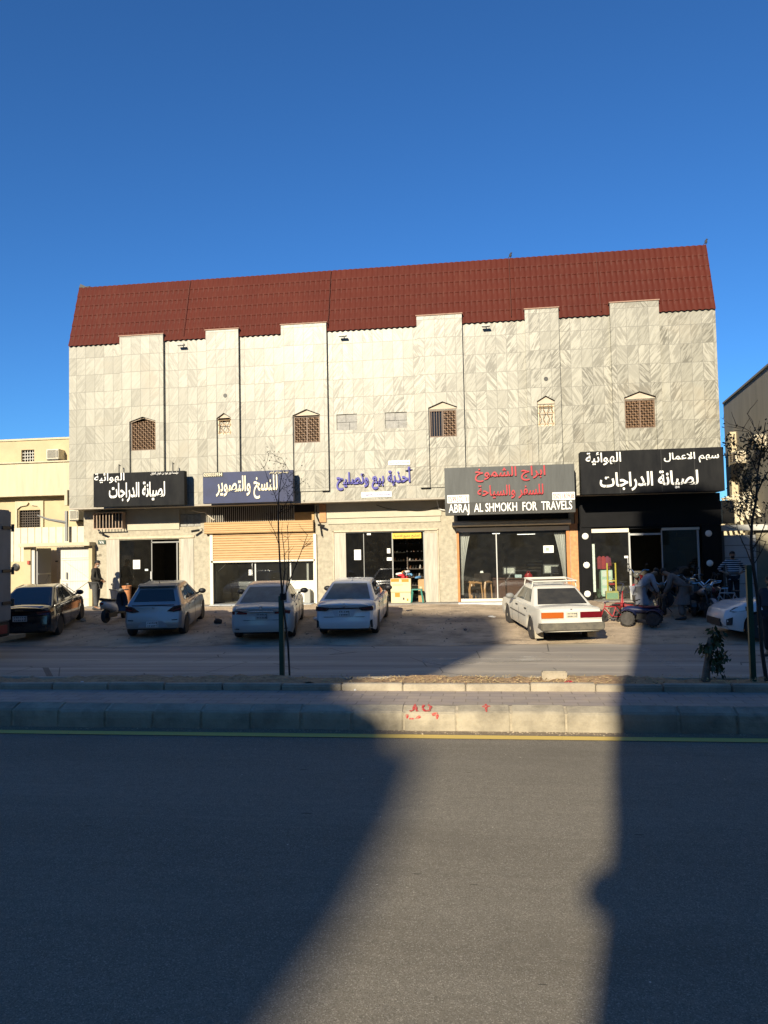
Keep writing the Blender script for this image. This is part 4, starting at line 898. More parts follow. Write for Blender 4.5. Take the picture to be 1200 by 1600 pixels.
def cctv(px, py, label, dx):
    x, z = at(px, py, YS); t = thing('security_camera', label, 'camera', (x, YS, z), 'security cameras along the shop fronts')
    b = MB(); b.tube([(x, YS, z + 0.05), (x, YS - 0.14, z + 0.05), (x + dx * 0.1, YS - 0.2, z)], 0.016, 5); b.build_parts('bracket', ALU, t)
    b = MB(); b.tube([(x + dx * 0.05, YS - 0.16, z - 0.01), (x + dx * 0.3, YS - 0.34, z - 0.06)], 0.045, 8); b.build('housing', DKM, t)
cctv(157, 832, 'dark security camera on the pier beside the caged window', 1)
cctv(316, 828, 'dark security camera at the left end of the tan shutter box', -1)
cctv(497, 820, 'dark security camera at the right end of the tan shutter box', 1)
cctv(899, 772, 'small security camera between the grey sign and the black sign', 1)
def wire(pts, label, r=0.012, m=DKM):
    P = [Vector(p) for p in pts]; out = []
    for a, c in zip(P, P[1:]):
        for i in range(8): 
            v = i / 8; out.append(a.lerp(c, v) + Vector((0, 0, -0.06 * (a - c).length * 4 * v * (1 - v))))
    out.append(P[-1]); o = single('cable', MB().tube(out, r, 4), m, label, 'cable', 'loose cables along the shop fronts', base=P[0]); return o
def SP(px, py, dy=0.1): x, z = at(px, py, YS - dy); return (x, YS - dy, z)
wire([SP(588, 789), SP(640, 797), SP(688, 791)], 'loose dark cable sagging across the cream panels over the shoe shop')
wire([SP(682, 779), SP(686, 795), SP(695, 797)], 'short pale cable hanging beside the left edge of the grey sign', 0.02, WHITE)
wire([SP(300, 797), SP(320, 800), SP(335, 813)], 'pale conduit bending down to the tan shutter box', 0.028, mat('pale_conduit', (0.5, 0.45, 0.36), 0.6))
wire([SP(495, 790), SP(494, 805), SP(500, 818), SP(503, 838)], 'tangled dark cable at the right end of the tan shutter box', 0.02)
# birds on the ridge
def bird(px, label):
    x = U(px, YF + LEAN, 420); z = ZR + 0.03; t = thing('bird', label, 'bird', (x, YF + LEAN - 0.06, z), 'birds on the roof ridge'); 
    b = MB(); y = YF + LEAN - 0.06; b.ball((x, y, z + 0.08), (0.05, 0.04, 0.075)); b.ball((x + 0.03, y, z + 0.16), 0.032, 8, 6); b.tube([(x - 0.03, y, z + 0.05), (x - 0.09, y, z - 0.02)], [0.02, 0.01], 5); b.tube([(x + 0.055, y, z + 0.16), (x + 0.08, y, z + 0.155)], [0.01, 0.003], 4)
    b.tube([(x, y, z + 0.05), (x, y, z - 0.02)], 0.01, 4)
    b.build('body', mat('dark_plumage', (0.04, 0.04, 0.045), 0.8), t, smooth=60)
bird(798, 'small dark bird perched on the middle of the red roof ridge'); bird(1104, 'small dark bird perched at the right end of the red roof ridge')

# ------------------------------------------------------------------ cream house, gate and fence on the left
YH = 30.5
hx0, hx1 = -40, U(135, YH, 720)
t = thing('cream_house', 'pale yellow rendered house behind the white gate with a band under its parapet', 'house', ((hx0 + hx1) / 2, YH, 0))
zt, zc_, zl = Z(60, 688, YH), Z(60, 723, YH), Z(60, 776, YH)
wn1 = (U(30, YH, 810), U(63, YH, 810), Z(47, 824, YH), Z(47, 797, YH)); wn2 = (U(34.5, YH, 712), U(54.5, YH, 712), Z(44, 722, YH), Z(44, 703, YH))
b = MB(); wall_holes(b, hx0, hx1, -0.3, zl, YH, [wn1], 0.3); wall_holes(b, hx0, hx1, zc_, zt, YH - 0.05, [wn2], 0.3)
b.face([(hx0, YH - 0.05, zt), (hx1, YH - 0.05, zt), (hx1, YH + 10, zt), (hx0, YH + 10, zt)]); b.face([(hx1, YH, -0.3), (hx1, YH + 10, -0.3), (hx1, YH + 10, zt), (hx1, YH, zt)])
b.build('wall', CREAMW, t, recalc=False)
b = MB(); b.box(hx0, hx1 + 0.02, YH - 0.45, YH + 0.1, zl, zc_ - 0.06); b.build('band', CREAML, t)
bx(hx0, hx1 + 0.05, YH - 0.52, YH + 0.1, zc_ - 0.06, zc_).build('cornice', CREAML, t); bx(hx0, hx1 + 0.05, YH - 0.1, YH + 0.3, zt + 0.002, zt + 0.08).build('parapet_cap', CREAML, t)
IRON = mat('brown_window_iron', (0.07, 0.05, 0.035), 0.6)
for w in (wn1, wn2):
    yy = YH + (0.12 if w is wn1 else 0.05)
    wi = bx(w[0], w[1], yy + 0.1, yy + 0.14, w[2], w[3]).build('window', DGLASS, t)
    gr = MB(); n_ = 9 if w is wn1 else 5; m_ = 7 if w is wn1 else 4
    for i in range(n_ + 1): x = w[0] + (w[1] - w[0]) * i / n_; gr.box(x - 0.013, x + 0.013, yy - 0.02, yy, w[2], w[3])
    for j in range(m_ + 1): z = w[2] + (w[3] - w[2]) * j / m_; gr.box(w[0], w[1], yy - 0.035, yy - 0.02, z - 0.013, z + 0.013)
    gr.build('grille', IRON if w is wn1 else WHITEP, wi)
# moulded surround with an ogee head
a0, a1, s1, s0 = U(27, YH, 790), U(69, YH, 790), Z(48, 783, YH), Z(48, 826, YH)
b = MB(); b.box(a0 - 0.05, wn1[0] - 0.05, YH - 0.08, YH - 0.002, s0, s1); b.box(wn1[1] + 0.05, a1, YH - 0.08, YH - 0.002, s0, s1)
og = [(wn1[0] - 0.05, YH - 0.08, wn1[3] + 0.05), (wn1[0] + 0.1, YH - 0.08, wn1[3] + 0.16), ((wn1[0] + wn1[1]) / 2 - 0.1, YH - 0.08, wn1[3] + 0.2), ((wn1[0] + wn1[1]) / 2, YH - 0.08, wn1[3] + 0.33), ((wn1[0] + wn1[1]) / 2 + 0.1, YH - 0.08, wn1[3] + 0.2), (wn1[1] - 0.1, YH - 0.08, wn1[3] + 0.16), (wn1[1] + 0.05, YH - 0.08, wn1[3] + 0.05), (wn1[1] + 0.05, YH - 0.08, s1), (wn1[0] - 0.05, YH - 0.08, s1)]
b.prism(og, (0, 0.075, 0)); b.build_parts('window_surround', CREAML, t)
def ac_unit(x, y, z, w, label, face='y', h=0.42, d=0.5, group='air conditioners on the side walls'):
    t = thing('air_conditioner', label, 'air conditioner', (x, y, z), group)
    if face == 'y':
        bx(x - w / 2, x + w / 2, y - d, y, z, z + h).build('casing', mat('cream_ac_casing', (0.62, 0.57, 0.45), 0.5, var=0.2), t, bevel=0.015)
        b = MB()
        for i in range(9): b.box(x - w / 2 + 0.05, x + w * 0.28, y - d - 0.012, y - d - 0.002, z + 0.05 + i * (h - 0.08) / 9, z + 0.065 + i * (h - 0.08) / 9 + 0.012)
        b.build('grille', mat('ac_grille', (0.2, 0.19, 0.16), 0.6), t); bx(x + w * 0.32, x + w * 0.46, y - d - 0.01, y - d - 0.002, z + 0.06, z + h - 0.06).build('side_vent', mat('ac_grille', (0, 0, 0)), t)
        b = MB(); b.box(x - w / 2 + 0.02, x + w / 2 - 0.02, y - d + 0.03, y - 0.001, z - 0.05, z - 0.003); b.build('shelf', DKM, t)
    else:   # hung on a wall that runs along Y, sticking out to -X
        bx(x - d, x, y - w / 2, y + w / 2, z, z + h).build('casing', mat('cream_ac_casing', (0, 0, 0)), t, bevel=0.015)
        b = MB()
        for q in (0.02, w / 2 + 0.02):
            for i in range(4):
                b.box(x - d - 0.012, x - d - 0.002, y - w / 2 + q + 0.03, y - w / 2 + q + w / 2 - 0.07, z + 0.05 + i * (h - 0.08) / 4, z + 0.10 + i * (h - 0.08) / 4)
        for i in range(6): b.box(x - d + 0.06, x - 0.06, y - w / 2 - 0.012, y - w / 2 - 0.002, z + 0.05 + i * (h - 0.08) / 6, z + 0.075 + i * (h - 0.08) / 6)
        b.build('grille', mat('brown_ac_grille', (0.28, 0.20, 0.11), 0.7), t)
        bx(x - d, x + 0.02, y - w / 2 + 0.03, y + w / 2 - 0.03, z - 0.06, z - 0.003).build('shelf', mat('ac_shelf', (0.4, 0.34, 0.24), 0.7), t)
    return t
ac_unit(U(92, YH - 0.05, 715), YH - 0.05, Z(92, 719.5, YH), 0.55, 'cream air conditioner near the parapet of the yellow house')
ac_unit(U(125, YH, 808), YH, Z(125, 813, YH), 0.42, 'small white air conditioner in the gap beside the marble building')
# corrugated fence on a low wall
YC = 28.42
cx0, cx1 = -30, U(133, YC, 850); zc0, zc1 = Z(60, 877, YC), Z(80, 823.5, YC)
t = thing('corrugated_fence', 'cream corrugated metal fence standing on a low wall beside the white gate', 'fence', ((cx0 + cx1) / 2, YC, 0))
b = MB(); pts = []; x = cx0; p_ = 0.30
while x < cx1:
    pts += [(x, YC), (x + p_ * 0.80, YC), (x + p_ * 0.84, YC + 0.03), (x + p_ * 0.96, YC + 0.03)]; x += p_
gl0, gl1 = U(40, YC, 900), Z(90, 850, YC)
for (xa, ya), (xb, yb) in zip(pts, pts[1:]): zlo = zc0 if xa < gl0 else gl1; b.face([(xa, ya, zlo), (xb, yb, zlo), (xb, yb, zc1), (xa, ya, zc1)])
b.build('sheet', mat('cream_sheet_metal', (0.59, 0.541, 0.41), 0.5, var=0.12, scale=3), t, recalc=False)
bx(cx0, gl0, YC + 0.06, YC + 0.3, -0.3, zc0 + 0.3).build('low_wall', CREAMW, t); bx(cx0, U(40, YC, 890), YC + 0.0, YC + 0.055, -0.3, zc0 - 0.003).build('facing', CREAMW, t)
x, z = at(25.5, 886, YC); MB().lathe([(0.02, 0), (0.14, -0.01), (0.15, -0.03), (0.1, -0.05)], (x, YC - 0.02, z), 'y', 16).build('vent_cap', DKM, t)
# gate
YG = 28.04
gx0, gx1 = U(40, YG, 900), U(141, YG, 900); gz1 = Z(90, 854, YG); gz0 = 0.34
t = thing('white_gate', 'white double metal gate with one leaf folded back, under a cream lintel', 'gate', ((gx0 + gx1) / 2, YG, 0.3))
bx(gx0 - 0.1, gx1 + 0.15, YG - 0.34, YG + 0.3, gz1, Z(90, 848, YG - 0.4)).build('lintel', CREAML, t, bevel=0.015)
bx(gx0 - 0.02, U(50, YG, 900), YG - 0.1, YG + 0.28, 0, gz1 - 0.003).build('gate_post', CREAMW, t); bx(U(140.5, YG, 900), U(146, YG, 900), YG - 0.1, YG + 0.28, 0, gz1 - 0.003).build('gate_post', CREAMW, t)
b = MB(); b.box(U(50, YG, 900) + 0.003, U(55, YG, 900), YG - 0.04, YG + 0.06, gz0, gz1 - 0.003); b.build('gate_frame', WHITEP, t)
lx0, lx1 = U(95, YG, 900), U(140, YG, 900)
lf = MB(); lf.box(lx0, lx1, YG, YG + 0.05, gz0, gz1 - 0.04)
leaf = lf.build('gate_leaf', WHITEP, t)
b = MB()
for z in (gz0 + 0.05, gz0 + 0.36, Z(118, 907, YG), Z(118, 874, YG), Z(118, 871, YG)): b.box(lx0 + 0.02, lx1 - 0.02, YG - 0.03, YG - 0.002, z - 0.02, z + 0.02)
for (pa, ya), (pb, yb) in (((97, 874), (139, 903)), ((97, 938), (139, 908))):
    b.tube([(U(pa, YG, ya), YG - 0.015, Z(pa, ya, YG)), (U(pb, YG, yb), YG - 0.015, Z(pb, yb, YG))], 0.016, 4)
for i in range(1, 12): x = lx0 + (lx1 - lx0) * i / 12; b.box(x - 0.005, x + 0.005, YG - 0.006, YG - 0.001, gz0 + 0.02, gz1 - 0.06)
b.build('brace', WHITEP, leaf)
b = MB(); x, z = at(105, 899, YG); b.box(x - 0.03, x + 0.03, YG - 0.06, YG - 0.032, z - 0.14, z + 0.12); b.tube([(x, YG - 0.04, z - 0.3), (x, YG - 0.04, z - 0.8)], 0.012, 5); b.build('latch', GREYM, leaf)
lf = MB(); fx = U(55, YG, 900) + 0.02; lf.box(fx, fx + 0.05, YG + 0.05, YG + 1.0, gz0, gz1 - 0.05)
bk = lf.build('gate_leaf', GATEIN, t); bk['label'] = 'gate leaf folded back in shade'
b = MB(); b.box(fx + 0.052, fx + 0.07, YG + 0.1, YG + 0.95, gz0 + 0.35, gz0 + 0.4); b.box(fx + 0.052, fx + 0.07, YG + 0.1, YG + 0.95, gz0 + 1.3, gz0 + 1.35); b.tube([(fx + 0.06, YG + 0.12, gz0 + 0.4), (fx + 0.06, YG + 0.9, gz0 + 1.3)], 0.016, 4); b.build('brace', WHITEP, bk)
b = MB(); b.box(gx0, gx1, YG + 2.2, YG + 2.3, -0.2, 3.2); b.build('courtyard_wall', mat('shaded_cream_wall', (0.5, 0.44, 0.32), 0.9, var=0.2), t); 
x, z = at(89, 877, YG + 2.2); bx(x - 0.05, x + 0.05, YG + 2.15, YG + 2.198, z - 0.03, z + 0.03).build('bell_push', DKM, t)
x, z = at(45.5, 879, YG - 0.1); single('red_alarm_box', bx(x - 0.045, x + 0.045, YG - 0.16, YG - 0.1, z - 0.07, z + 0.07), mat('red_plastic', (0.35, 0.05, 0.03), 0.5), 'small red box on the cream gate post', 'alarm box', base=(x, YG - 0.1, z))
# pole with a raised arm behind the gate, and a fixture at the corner of the building
t = thing('barrier_pole', 'thin grey post with a slanting arm behind the white gate', 'post', (U(104, YC, 840), YC - 0.2, gz1))
x = U(104, YC - 0.2, 830); b = MB(); b.box(x - 0.05, x + 0.05, YC - 0.25, YC - 0.16, Z(104, 846, YC), Z(104, 799, YC)); b.build('post', GREYM, t)
b = MB(); b.tube([(x, YC - 0.2, Z(104, 817, YC)), (U(80, YC, 812), YC - 0.2, Z(80, 812, YC)), (U(63, YC, 806), YC - 0.2, Z(63, 805.5, YC))], [0.07, 0.05, 0.025], 6); b.build('arm', GREYM, t)
x, z = at(107.5, 790, YF + 0.2); single('meter_box', bx(x - 0.13, x - 0.005, YF + 0.1, YF + 0.35, z, z + 0.6), CREAML, 'narrow cream box fixed at the lower left corner of the marble building', 'box', base=(x, YF + 0.2, z), bevel=0.01)

# ------------------------------------------------------------------ grey building and gate on the right
def right_wall_pt(s, z): return Vector((P0.x + D0.x * s, P0.y + D0.y * s, z))
YR = 36.0
P0 = Vector((U(1133, YR, 700), YR, 0)); D0 = Vector((-0.09, -0.99, 0)).normalized()     # wall runs towards the viewer
ztr = Z(1133, 632, YR)
def right_wall_at(px):
    d = ray(px, 740); k_ = (P0.x * D0.y - P0.y * D0.x) / (d.x * D0.y - d.y * D0.x); return Vector((d.x * k_, d.y * k_, 0))
t = thing('grey_building', 'tall grey rendered building seen edge on at the far right', 'building', (P0.x, P0.y, 0))
b = MB(); n = Vector((D0.y, -D0.x, 0)) * -1
q = [right_wall_pt(0, -0.3), right_wall_pt(13, -0.3), right_wall_pt(13, ztr), right_wall_pt(0, ztr)]
b.prism(q, (14, 0, 0)); b.build('wall', mat('stained_grey_render', (0.46, 0.42, 0.34), 0.9, var=0.2, scale=1.2, stretch=(1.5, 1.5, 0.25), bump=0.2), t)
b = MB(); b.prism([right_wall_pt(0, ztr + 0.01) + Vector((-0.04, 0, 0)), right_wall_pt(13, ztr + 0.01) + Vector((-0.04, 0, 0)), right_wall_pt(13, ztr + 0.09) + Vector((-0.04, 0, 0)), right_wall_pt(0, ztr + 0.09) + Vector((-0.04, 0, 0))], (0.5, 0, 0)); b.build('parapet_cap', mat('pale_cap', (0.4, 0.36, 0.28), 0.9), t)
# corner pilaster strip that catches the sun
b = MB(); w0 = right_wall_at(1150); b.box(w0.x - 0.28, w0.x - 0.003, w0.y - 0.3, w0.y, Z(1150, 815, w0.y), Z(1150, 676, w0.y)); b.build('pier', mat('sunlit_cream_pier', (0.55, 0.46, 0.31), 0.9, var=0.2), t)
w0 = right_wall_at(1163); ac_unit(w0.x - 0.003, w0.y, Z(1163, 722, w0.y), 0.75, 'cream window air conditioner on the grey wall beside the bare tree', 'x', 0.42, 0.42)
w0 = right_wall_at(1195); ac_unit(w0.x - 0.003, w0.y, Z(1195, 698, w0.y), 0.75, 'cream window air conditioner on the grey wall at the right picture edge', 'x', 0.42, 0.42)
YW = 28.6
t = thing('courtyard_gate', 'pale grey double gate under a white beam behind the striped man', 'gate', (U(1157, YW), YW, 0.3))
zbm = Z(1160, 829, YW)
bx(U(1124, YW - 0.2), U(1124, YW) + 7, YW - 0.25, YW + 0.25, zbm, Z(1160, 820, YW)).build('beam', mat('white_beam', (0.55, 0.54, 0.49), 0.8, var=0.1), t)
b = MB(); b.box(U(1132, YW), U(1181, YW), YW, YW + 0.06, 0.2, Z(1157, 836, YW)); lf = b.build('gate_leaf', mat('pale_grey_gate_paint', (0.50, 0.51, 0.50), 0.5, var=0.1), t)
b = MB()
for py in (852, 871, 912): z = Z(1157, py, YW); b.box(U(1132, YW), U(1181, YW), YW - 0.012, YW - 0.001, z - 0.012, z + 0.012)
b.build('rail', GREYM, lf)
bx(U(1181, YW) + 0.01, U(1124, YW) + 7, YW - 0.02, YW + 0.2, -0.2, zbm - 0.003).build('boundary_wall', mat('olive_render', (0.27, 0.24, 0.17), 0.9, var=0.2), t)
bx(U(1124, YW), U(1132, YW) - 0.01, YW - 0.02, YW + 0.2, -0.2, zbm - 0.003).build('gate_post', mat('dark_post', (0.10, 0.10, 0.10), 0.7), t)
t = thing('yard_wall', 'plain cream wall in the gap between the black shop and the grey building', 'wall', (U(1138, 33.0), 33, 0)); t['kind'] = 'thing'; bx(U(1120, 33.0), U(1120, 33.0) + 7, 33.0, 33.25, -0.3, Z(1140, 786, 33.0)).build('wall', CREAML, t)
# small dark framed window box between the sign and the grey building
x0, x1 = U(1129, YS + 0.3, 800), U(1147, YS + 0.3, 800); t = thing('window_box', 'dark glazed box with a pale frame behind the right end of the black sign', 'window box', ((x0 + x1) / 2, YS + 0.3, 3))
bx(x0, x1, YS + 0.3, YS + 0.9, Z(1138, 818, YS), Z(1138, 781, YS)).build('glazing', DGLASS, t)
b = MB(); b.box(x0, x1 + 0.06, YS + 0.24, YS + 0.298, Z(1138, 780, YS), Z(1138, 777, YS)); b.box(x1, x1 + 0.06, YS + 0.24, YS + 0.298, Z(1138, 818, YS), Z(1138, 780, YS) - 0.003); b.build('frame', CREAML, t)
# awning over the yard; its gaps imitate sun dappled by leaves
t = thing('dapple_awning', 'cream awning sloping over the yard behind the bare tree, its gaps imitating leaf-dappled sun', 'awning', (U(1185, 30), 30, 3))
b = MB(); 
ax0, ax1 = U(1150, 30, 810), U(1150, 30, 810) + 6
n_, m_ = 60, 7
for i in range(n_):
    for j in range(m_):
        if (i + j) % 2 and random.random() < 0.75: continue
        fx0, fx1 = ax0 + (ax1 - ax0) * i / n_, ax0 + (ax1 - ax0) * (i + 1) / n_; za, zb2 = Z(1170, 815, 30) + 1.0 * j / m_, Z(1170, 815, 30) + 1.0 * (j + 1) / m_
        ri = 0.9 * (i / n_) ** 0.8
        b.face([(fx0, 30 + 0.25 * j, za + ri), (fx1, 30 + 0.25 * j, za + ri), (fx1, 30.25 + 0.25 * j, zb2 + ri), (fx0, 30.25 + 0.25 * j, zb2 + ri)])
b.build('canopy', mat('dapple_canvas', (0.62, 0.56, 0.42), 0.9), t, recalc=False)

# ------------------------------------------------------------------ vehicles
def lerp_tab(tab, x):
    if x <= tab[0][0]: return tab[0][1]
    for (a, va), (c, vc) in zip(tab, tab[1:]):
        if x <= c:
            u_ = (x - a) / (c - a); u_ = u_ * u_ * (3 - 2 * u_); return va + (vc - va) * u_
    return tab[-1][1]
AUTOGLASS = mat('tinted_car_glass', (0.035, 0.042, 0.04), 0.06, spec=0.7)
DUSTGLASS = mat('dusty_car_glass', (0.17, 0.185, 0.155), 0.25, var=0.35, scale=3)
PLATE = mat('licence_plate_white', (0.62, 0.62, 0.60), 0.5)
PLATEINK = mat('plate_ink', (0.10, 0.10, 0.10), 0.6)
TAILRED = mat('red_tail_lamp', (0.13, 0.006, 0.008), 0.15, coat=1.0)
TAILDK = mat('smoked_tail_lamp', (0.035, 0.006, 0.008), 0.12, coat=1.0)
AMBER = mat('sunlit_amber_lamp', (0.42, 0.095, 0.012), 0.2, coat=0.5)
HEADL = mat('headlamp_lens', (0.13, 0.13, 0.11), 0.12, coat=1.0)
CHROME = mat('chrome', (0.75, 0.75, 0.75), 0.15, 1.0)
BLKP = mat('black_car_plastic', (0.02, 0.02, 0.021), 0.5, var=0.4, scale=8)
UNDER = mat('car_underside', (0.008, 0.008, 0.008), 0.9)

SEAM = mat('dark_seam', (0.02, 0.02, 0.02), 0.8)
def make_wheel(name, parent, c, r, w, rim_m, side, spokes=10):
    """wheel with tyre and rim as sub-parts; axle along x"""
    x, y, z = c
    h = MB().lathe([(r * 0.16, -0.03), (r * 0.18, 0.0), (r * 0.12, 0.02)], (x + side * w * 0.38, y, z), 'x', 14).build(name, rim_m, parent)
    MB().lathe([(r * 0.64, -w / 2), (r * 0.9, -w / 2), (r * 0.985, -w * 0.36), (r, -w * 0.2), (r, w * 0.2), (r * 0.985, w * 0.36), (r * 0.9, w / 2), (r * 0.64, w / 2)], c, 'x', 32).build('tyre', RUB, h, smooth=40)
    b = MB(); s = side
    b.lathe([(r * 0.655, -w * 0.3 * s), (r * 0.66, w * 0.49 * s), (r * 0.60, w * 0.47 * s), (r * 0.585, w * 0.15 * s), (0.01, w * 0.10 * s)], c, 'x', 28)
    for i in range(spokes):
        a = 2 * math.pi * i / spokes + 0.2; ca, sa = math.cos(a), math.sin(a); t_ = r * 0.055
        P = [Vector((x + s * w * 0.42, y + ca * r * 0.12 - sa * t_ * q, z + sa * r * 0.12 + ca * t_ * q)) for q in (-1, 1)] + [Vector((x + s * w * 0.44, y + ca * r * 0.61 - sa * t_ * q, z + sa * r * 0.61 + ca * t_ * q)) for q in (1, -1)]
        b.prism(P, (-s * 0.03, 0, 0))
    b.build('rim', rim_m, h, smooth=35)
    return h

def car(name, label, loc, heading, pitch, sp, group=None):
    root = thing(name, label, 'car', loc, group, local=True, rot=(pitch, 0, heading))
    L, Wd, H = sp['L'], sp['W'], sp['H']; hw = Wd / 2; r = sp['r']; yr, yf = sp['yr'], sp['yf']; gc = sp.get('gc', 0.2)
    paint = sp['paint']; zt_tab = sp['top']; w_tab = sp['plan']
    rear, front = sp['rear'], sp['front']
    stations = sorted(set([0, 0.03, 0.08, 0.16, 0.28, L - 0.28, L - 0.16, L - 0.08, L - 0.03, L] + [yr + r * 1.17 * math.cos(a * math.pi / 12) for a in range(13)] + [yf + r * 1.17 * math.cos(a * math.pi / 12) for a in range(13)] + [L * i / 22 for i in range(1, 22)]))
    st = [stations[0]]
    for s_ in stations[1:]:
        if s_ - st[-1] > 0.02: st.append(s_)
    stations = st; rings = []
    sh = sp.get('shoulder', 0.9)
    for y in stations:
        zt = lerp_tab(zt_tab, y); w = hw * lerp_tab(w_tab, y)
        zb = gc + lerp_tab(sp.get('sill', [(0, 0.12), (0.5, 0.0), (L - 0.5, 0.0), (L, 0.05)]), y)
        arch = 0
        for yw in (yr, yf):
            d = abs(y - yw)
            if d < r * 1.17: arch = max(arch, r + math.sqrt((r * 1.17) ** 2 - d * d) * 0.98)
        zmid = gc + (zt - gc) * 0.5
        pts = []
        hs = [zb, zb + 0.09, gc + (zt - gc) * 0.42, gc + (zt - gc) * 0.66, gc + (zt - gc) * sh, gc + (zt - gc) * 0.965, zt, zt + sp.get('crown', 0.02)]
        ws = [0.95, 0.985, 1.0, 0.995, 0.965, 0.90, 0.62, 0.0]
        m_ = arch
        for i in range(len(hs)):
            z = hs[i]
            if arch and i < 4: z = max(z, m_ + 0.012 * i)
            if i and i < 7: z = max(z, (pts[-1][1] if pts else 0) + 0.004)
            pts.append((w * ws[i], z))
        def ys(z):
            u_ = min(1.0, max(0, (y) / 0.45)); v_ = min(1.0, max(0, (L - y) / 0.45))
            return y + lerp_tab(rear, z) * (1 - u_) - lerp_tab(front, z) * (1 - v_)
        ring = [(-x, ys(z), z) for x, z in pts[:-1]] + [(0, ys(pts[-1][1]), pts[-1][1])] + [(x, ys(z), z) for x, z in reversed(pts[:-1])]
        rings.append(ring)
    b = MB(); rv = [[b._v(p) for p in rg] for rg in rings]; n = len(rings[0])
    for a, c in zip(rv, rv[1:]):
        for k_ in range(n - 1): b.face([a[k_], a[k_ + 1], c[k_ + 1], c[k_]])
    for ring, sgn in ((rv[0], -1), (rv[-1], 1)):
        prev = None
        for i in range(n // 2):
            li, ri = ring[i], ring[n - 1 - i]; mids = []
            for f_ in (0.3, 0.7):
                q = li.co.lerp(ri.co, f_); q.y += sgn * 0.035 * (1 if i < 6 else 0.3); mids.append(b._v(q))
            row = [li, *mids, ri]
            if prev:
                for j in range(3): b.face([prev[j], prev[j + 1], row[j + 1], row[j]])
            prev = row
        b.face([prev[0], prev[1], prev[2], prev[3], ring[n // 2]])
    # greenhouse with rounded corners, part of the painted body
    gb = sp['cabin']; zr0, zf0 = lerp_tab(zt_tab, gb['yrb']) - 0.03, lerp_tab(zt_tab, gb['yfb']) - 0.03
    wb, wr = gb.get('wb', hw * 0.90), gb['wr']
    zb4 = [(-wb, gb['yrb'], zr0), (wb, gb['yrb'], zr0), (wb * 0.97, gb['yfb'], zf0), (-wb * 0.97, gb['yfb'], zf0)]
    Hr, Hf = H - gb.get('dr', 0.04), H - gb.get('df', 0.03)
    zt4 = [(-wr, gb['yrr'], Hr), (wr, gb['yrr'], Hr), (wr, gb['yrf'], Hf), (-wr, gb['yrf'], Hf)]
    def rring(q, rad):
        out = []
        for i in range(4):
            p, a, c = Vector(q[i]), Vector(q[i - 1]), Vector(q[(i + 1) % 4])
            da, dc = (a - p).normalized() * rad, (c - p).normalized() * rad
            for f_ in (0, 0.33, 0.67, 1.0): out.append((p + da * (1 - f_) ** 2 + dc * f_ ** 2))
        return out
    lo, hi = rring(zb4, 0.07), rring(zt4, 0.14)
    rg = []
    for f_ in (0, 0.5, 0.9): rg.append([a.lerp(c, f_) for a, c in zip(lo, hi)])
    cen = sum((Vector(p) for p in zt4), Vector()) / 4
    rg.append([a.lerp(c, 0.97) + Vector((0, 0, 0.005)) for a, c in zip(lo, hi)])
    for sc_, up in ((0.93, 0.014), (0.75, 0.03), (0.4, 0.042), (0.05, 0.045)):
        rg.append([Vector((cen.x + (p.x - cen.x) * sc_, cen.y + (p.y - cen.y) * sc_, cen.z + (p.z - cen.z) * sc_ + up)) for p in hi])
    b.loft(rg, cap=True)
    body = b.build('body', paint, root, smooth=48)
    UB = MB(); UB.box(-hw * 0.70, hw * 0.70, 0.15, L - 0.3, gc + 0.06, min(0.72, H * 0.5)); UB.build('underside', UNDER, root)
    # glass patches laid on the flat faces of the cabin
    def patch(c00, c10, c11, c01, u0, u1, v0, v1, off, out=0.008, seg=1, inv=None):
        c00, c10, c11, c01 = map(Vector, (c00, c10, c11, c01))
        def P(u_, v_): return c00.lerp(c10, u_).lerp(c01.lerp(c11, u_), v_)
        nrm = (P(1, 0) - P(0, 0)).cross(P(0, 1) - P(0, 0)).normalized()
        if nrm.dot(off) < 0: nrm = -nrm
        return P, nrm * out
    R_, F_ = (0, 1), (2, 3)
    gm = sp.get('glass', AUTOGLASS)
    def pane_(nm, c, u0, u1, v0, v1, off, m=gm, parent=root, out=0.008, skew=(0, 0)):
        P, nn = patch(*c, u0, u1, v0, v1, Vector(off), out)
        q = [P(u0 + skew[0], v0) , P(u1 - skew[0], v0), P(u1 - skew[1], v1), P(u0 + skew[1], v1)]
        mb = MB(); mb.prism([p - nn * 0.9 for p in q], nn * 1.9); return mb.build(nm, m, parent)
    rc = (zb4[0], zb4[1], zt4[1], zt4[0]); fc = (zb4[3], zb4[2], zt4[2], zt4[3])
    rv0 = sp.get('rw', (0.08, 0.92, 0.14, 0.90))
    pane_('rear_window', rc, rv0[0], rv0[1], rv0[2], rv0[3], (0, -1, 0.3), sp.get('rglass', gm), skew=(0, sp.get('rskew', 0.01)))
    pane_('windscreen', fc, 0.08, 0.92, 0.1, 0.9, (0, 1, 0.3))
    for sgn, i0, i1 in ((-1, 0, 3), (1, 1, 2)):
        c = (zb4[i0], zb4[i1], zt4[i1], zt4[i0])
        for a0, a1 in sp.get('side', ((0.14, 0.46), (0.50, 0.86))):
            pane_('side_window', c, a0, a1, 0.16, 0.86, (sgn, 0, 0.2))
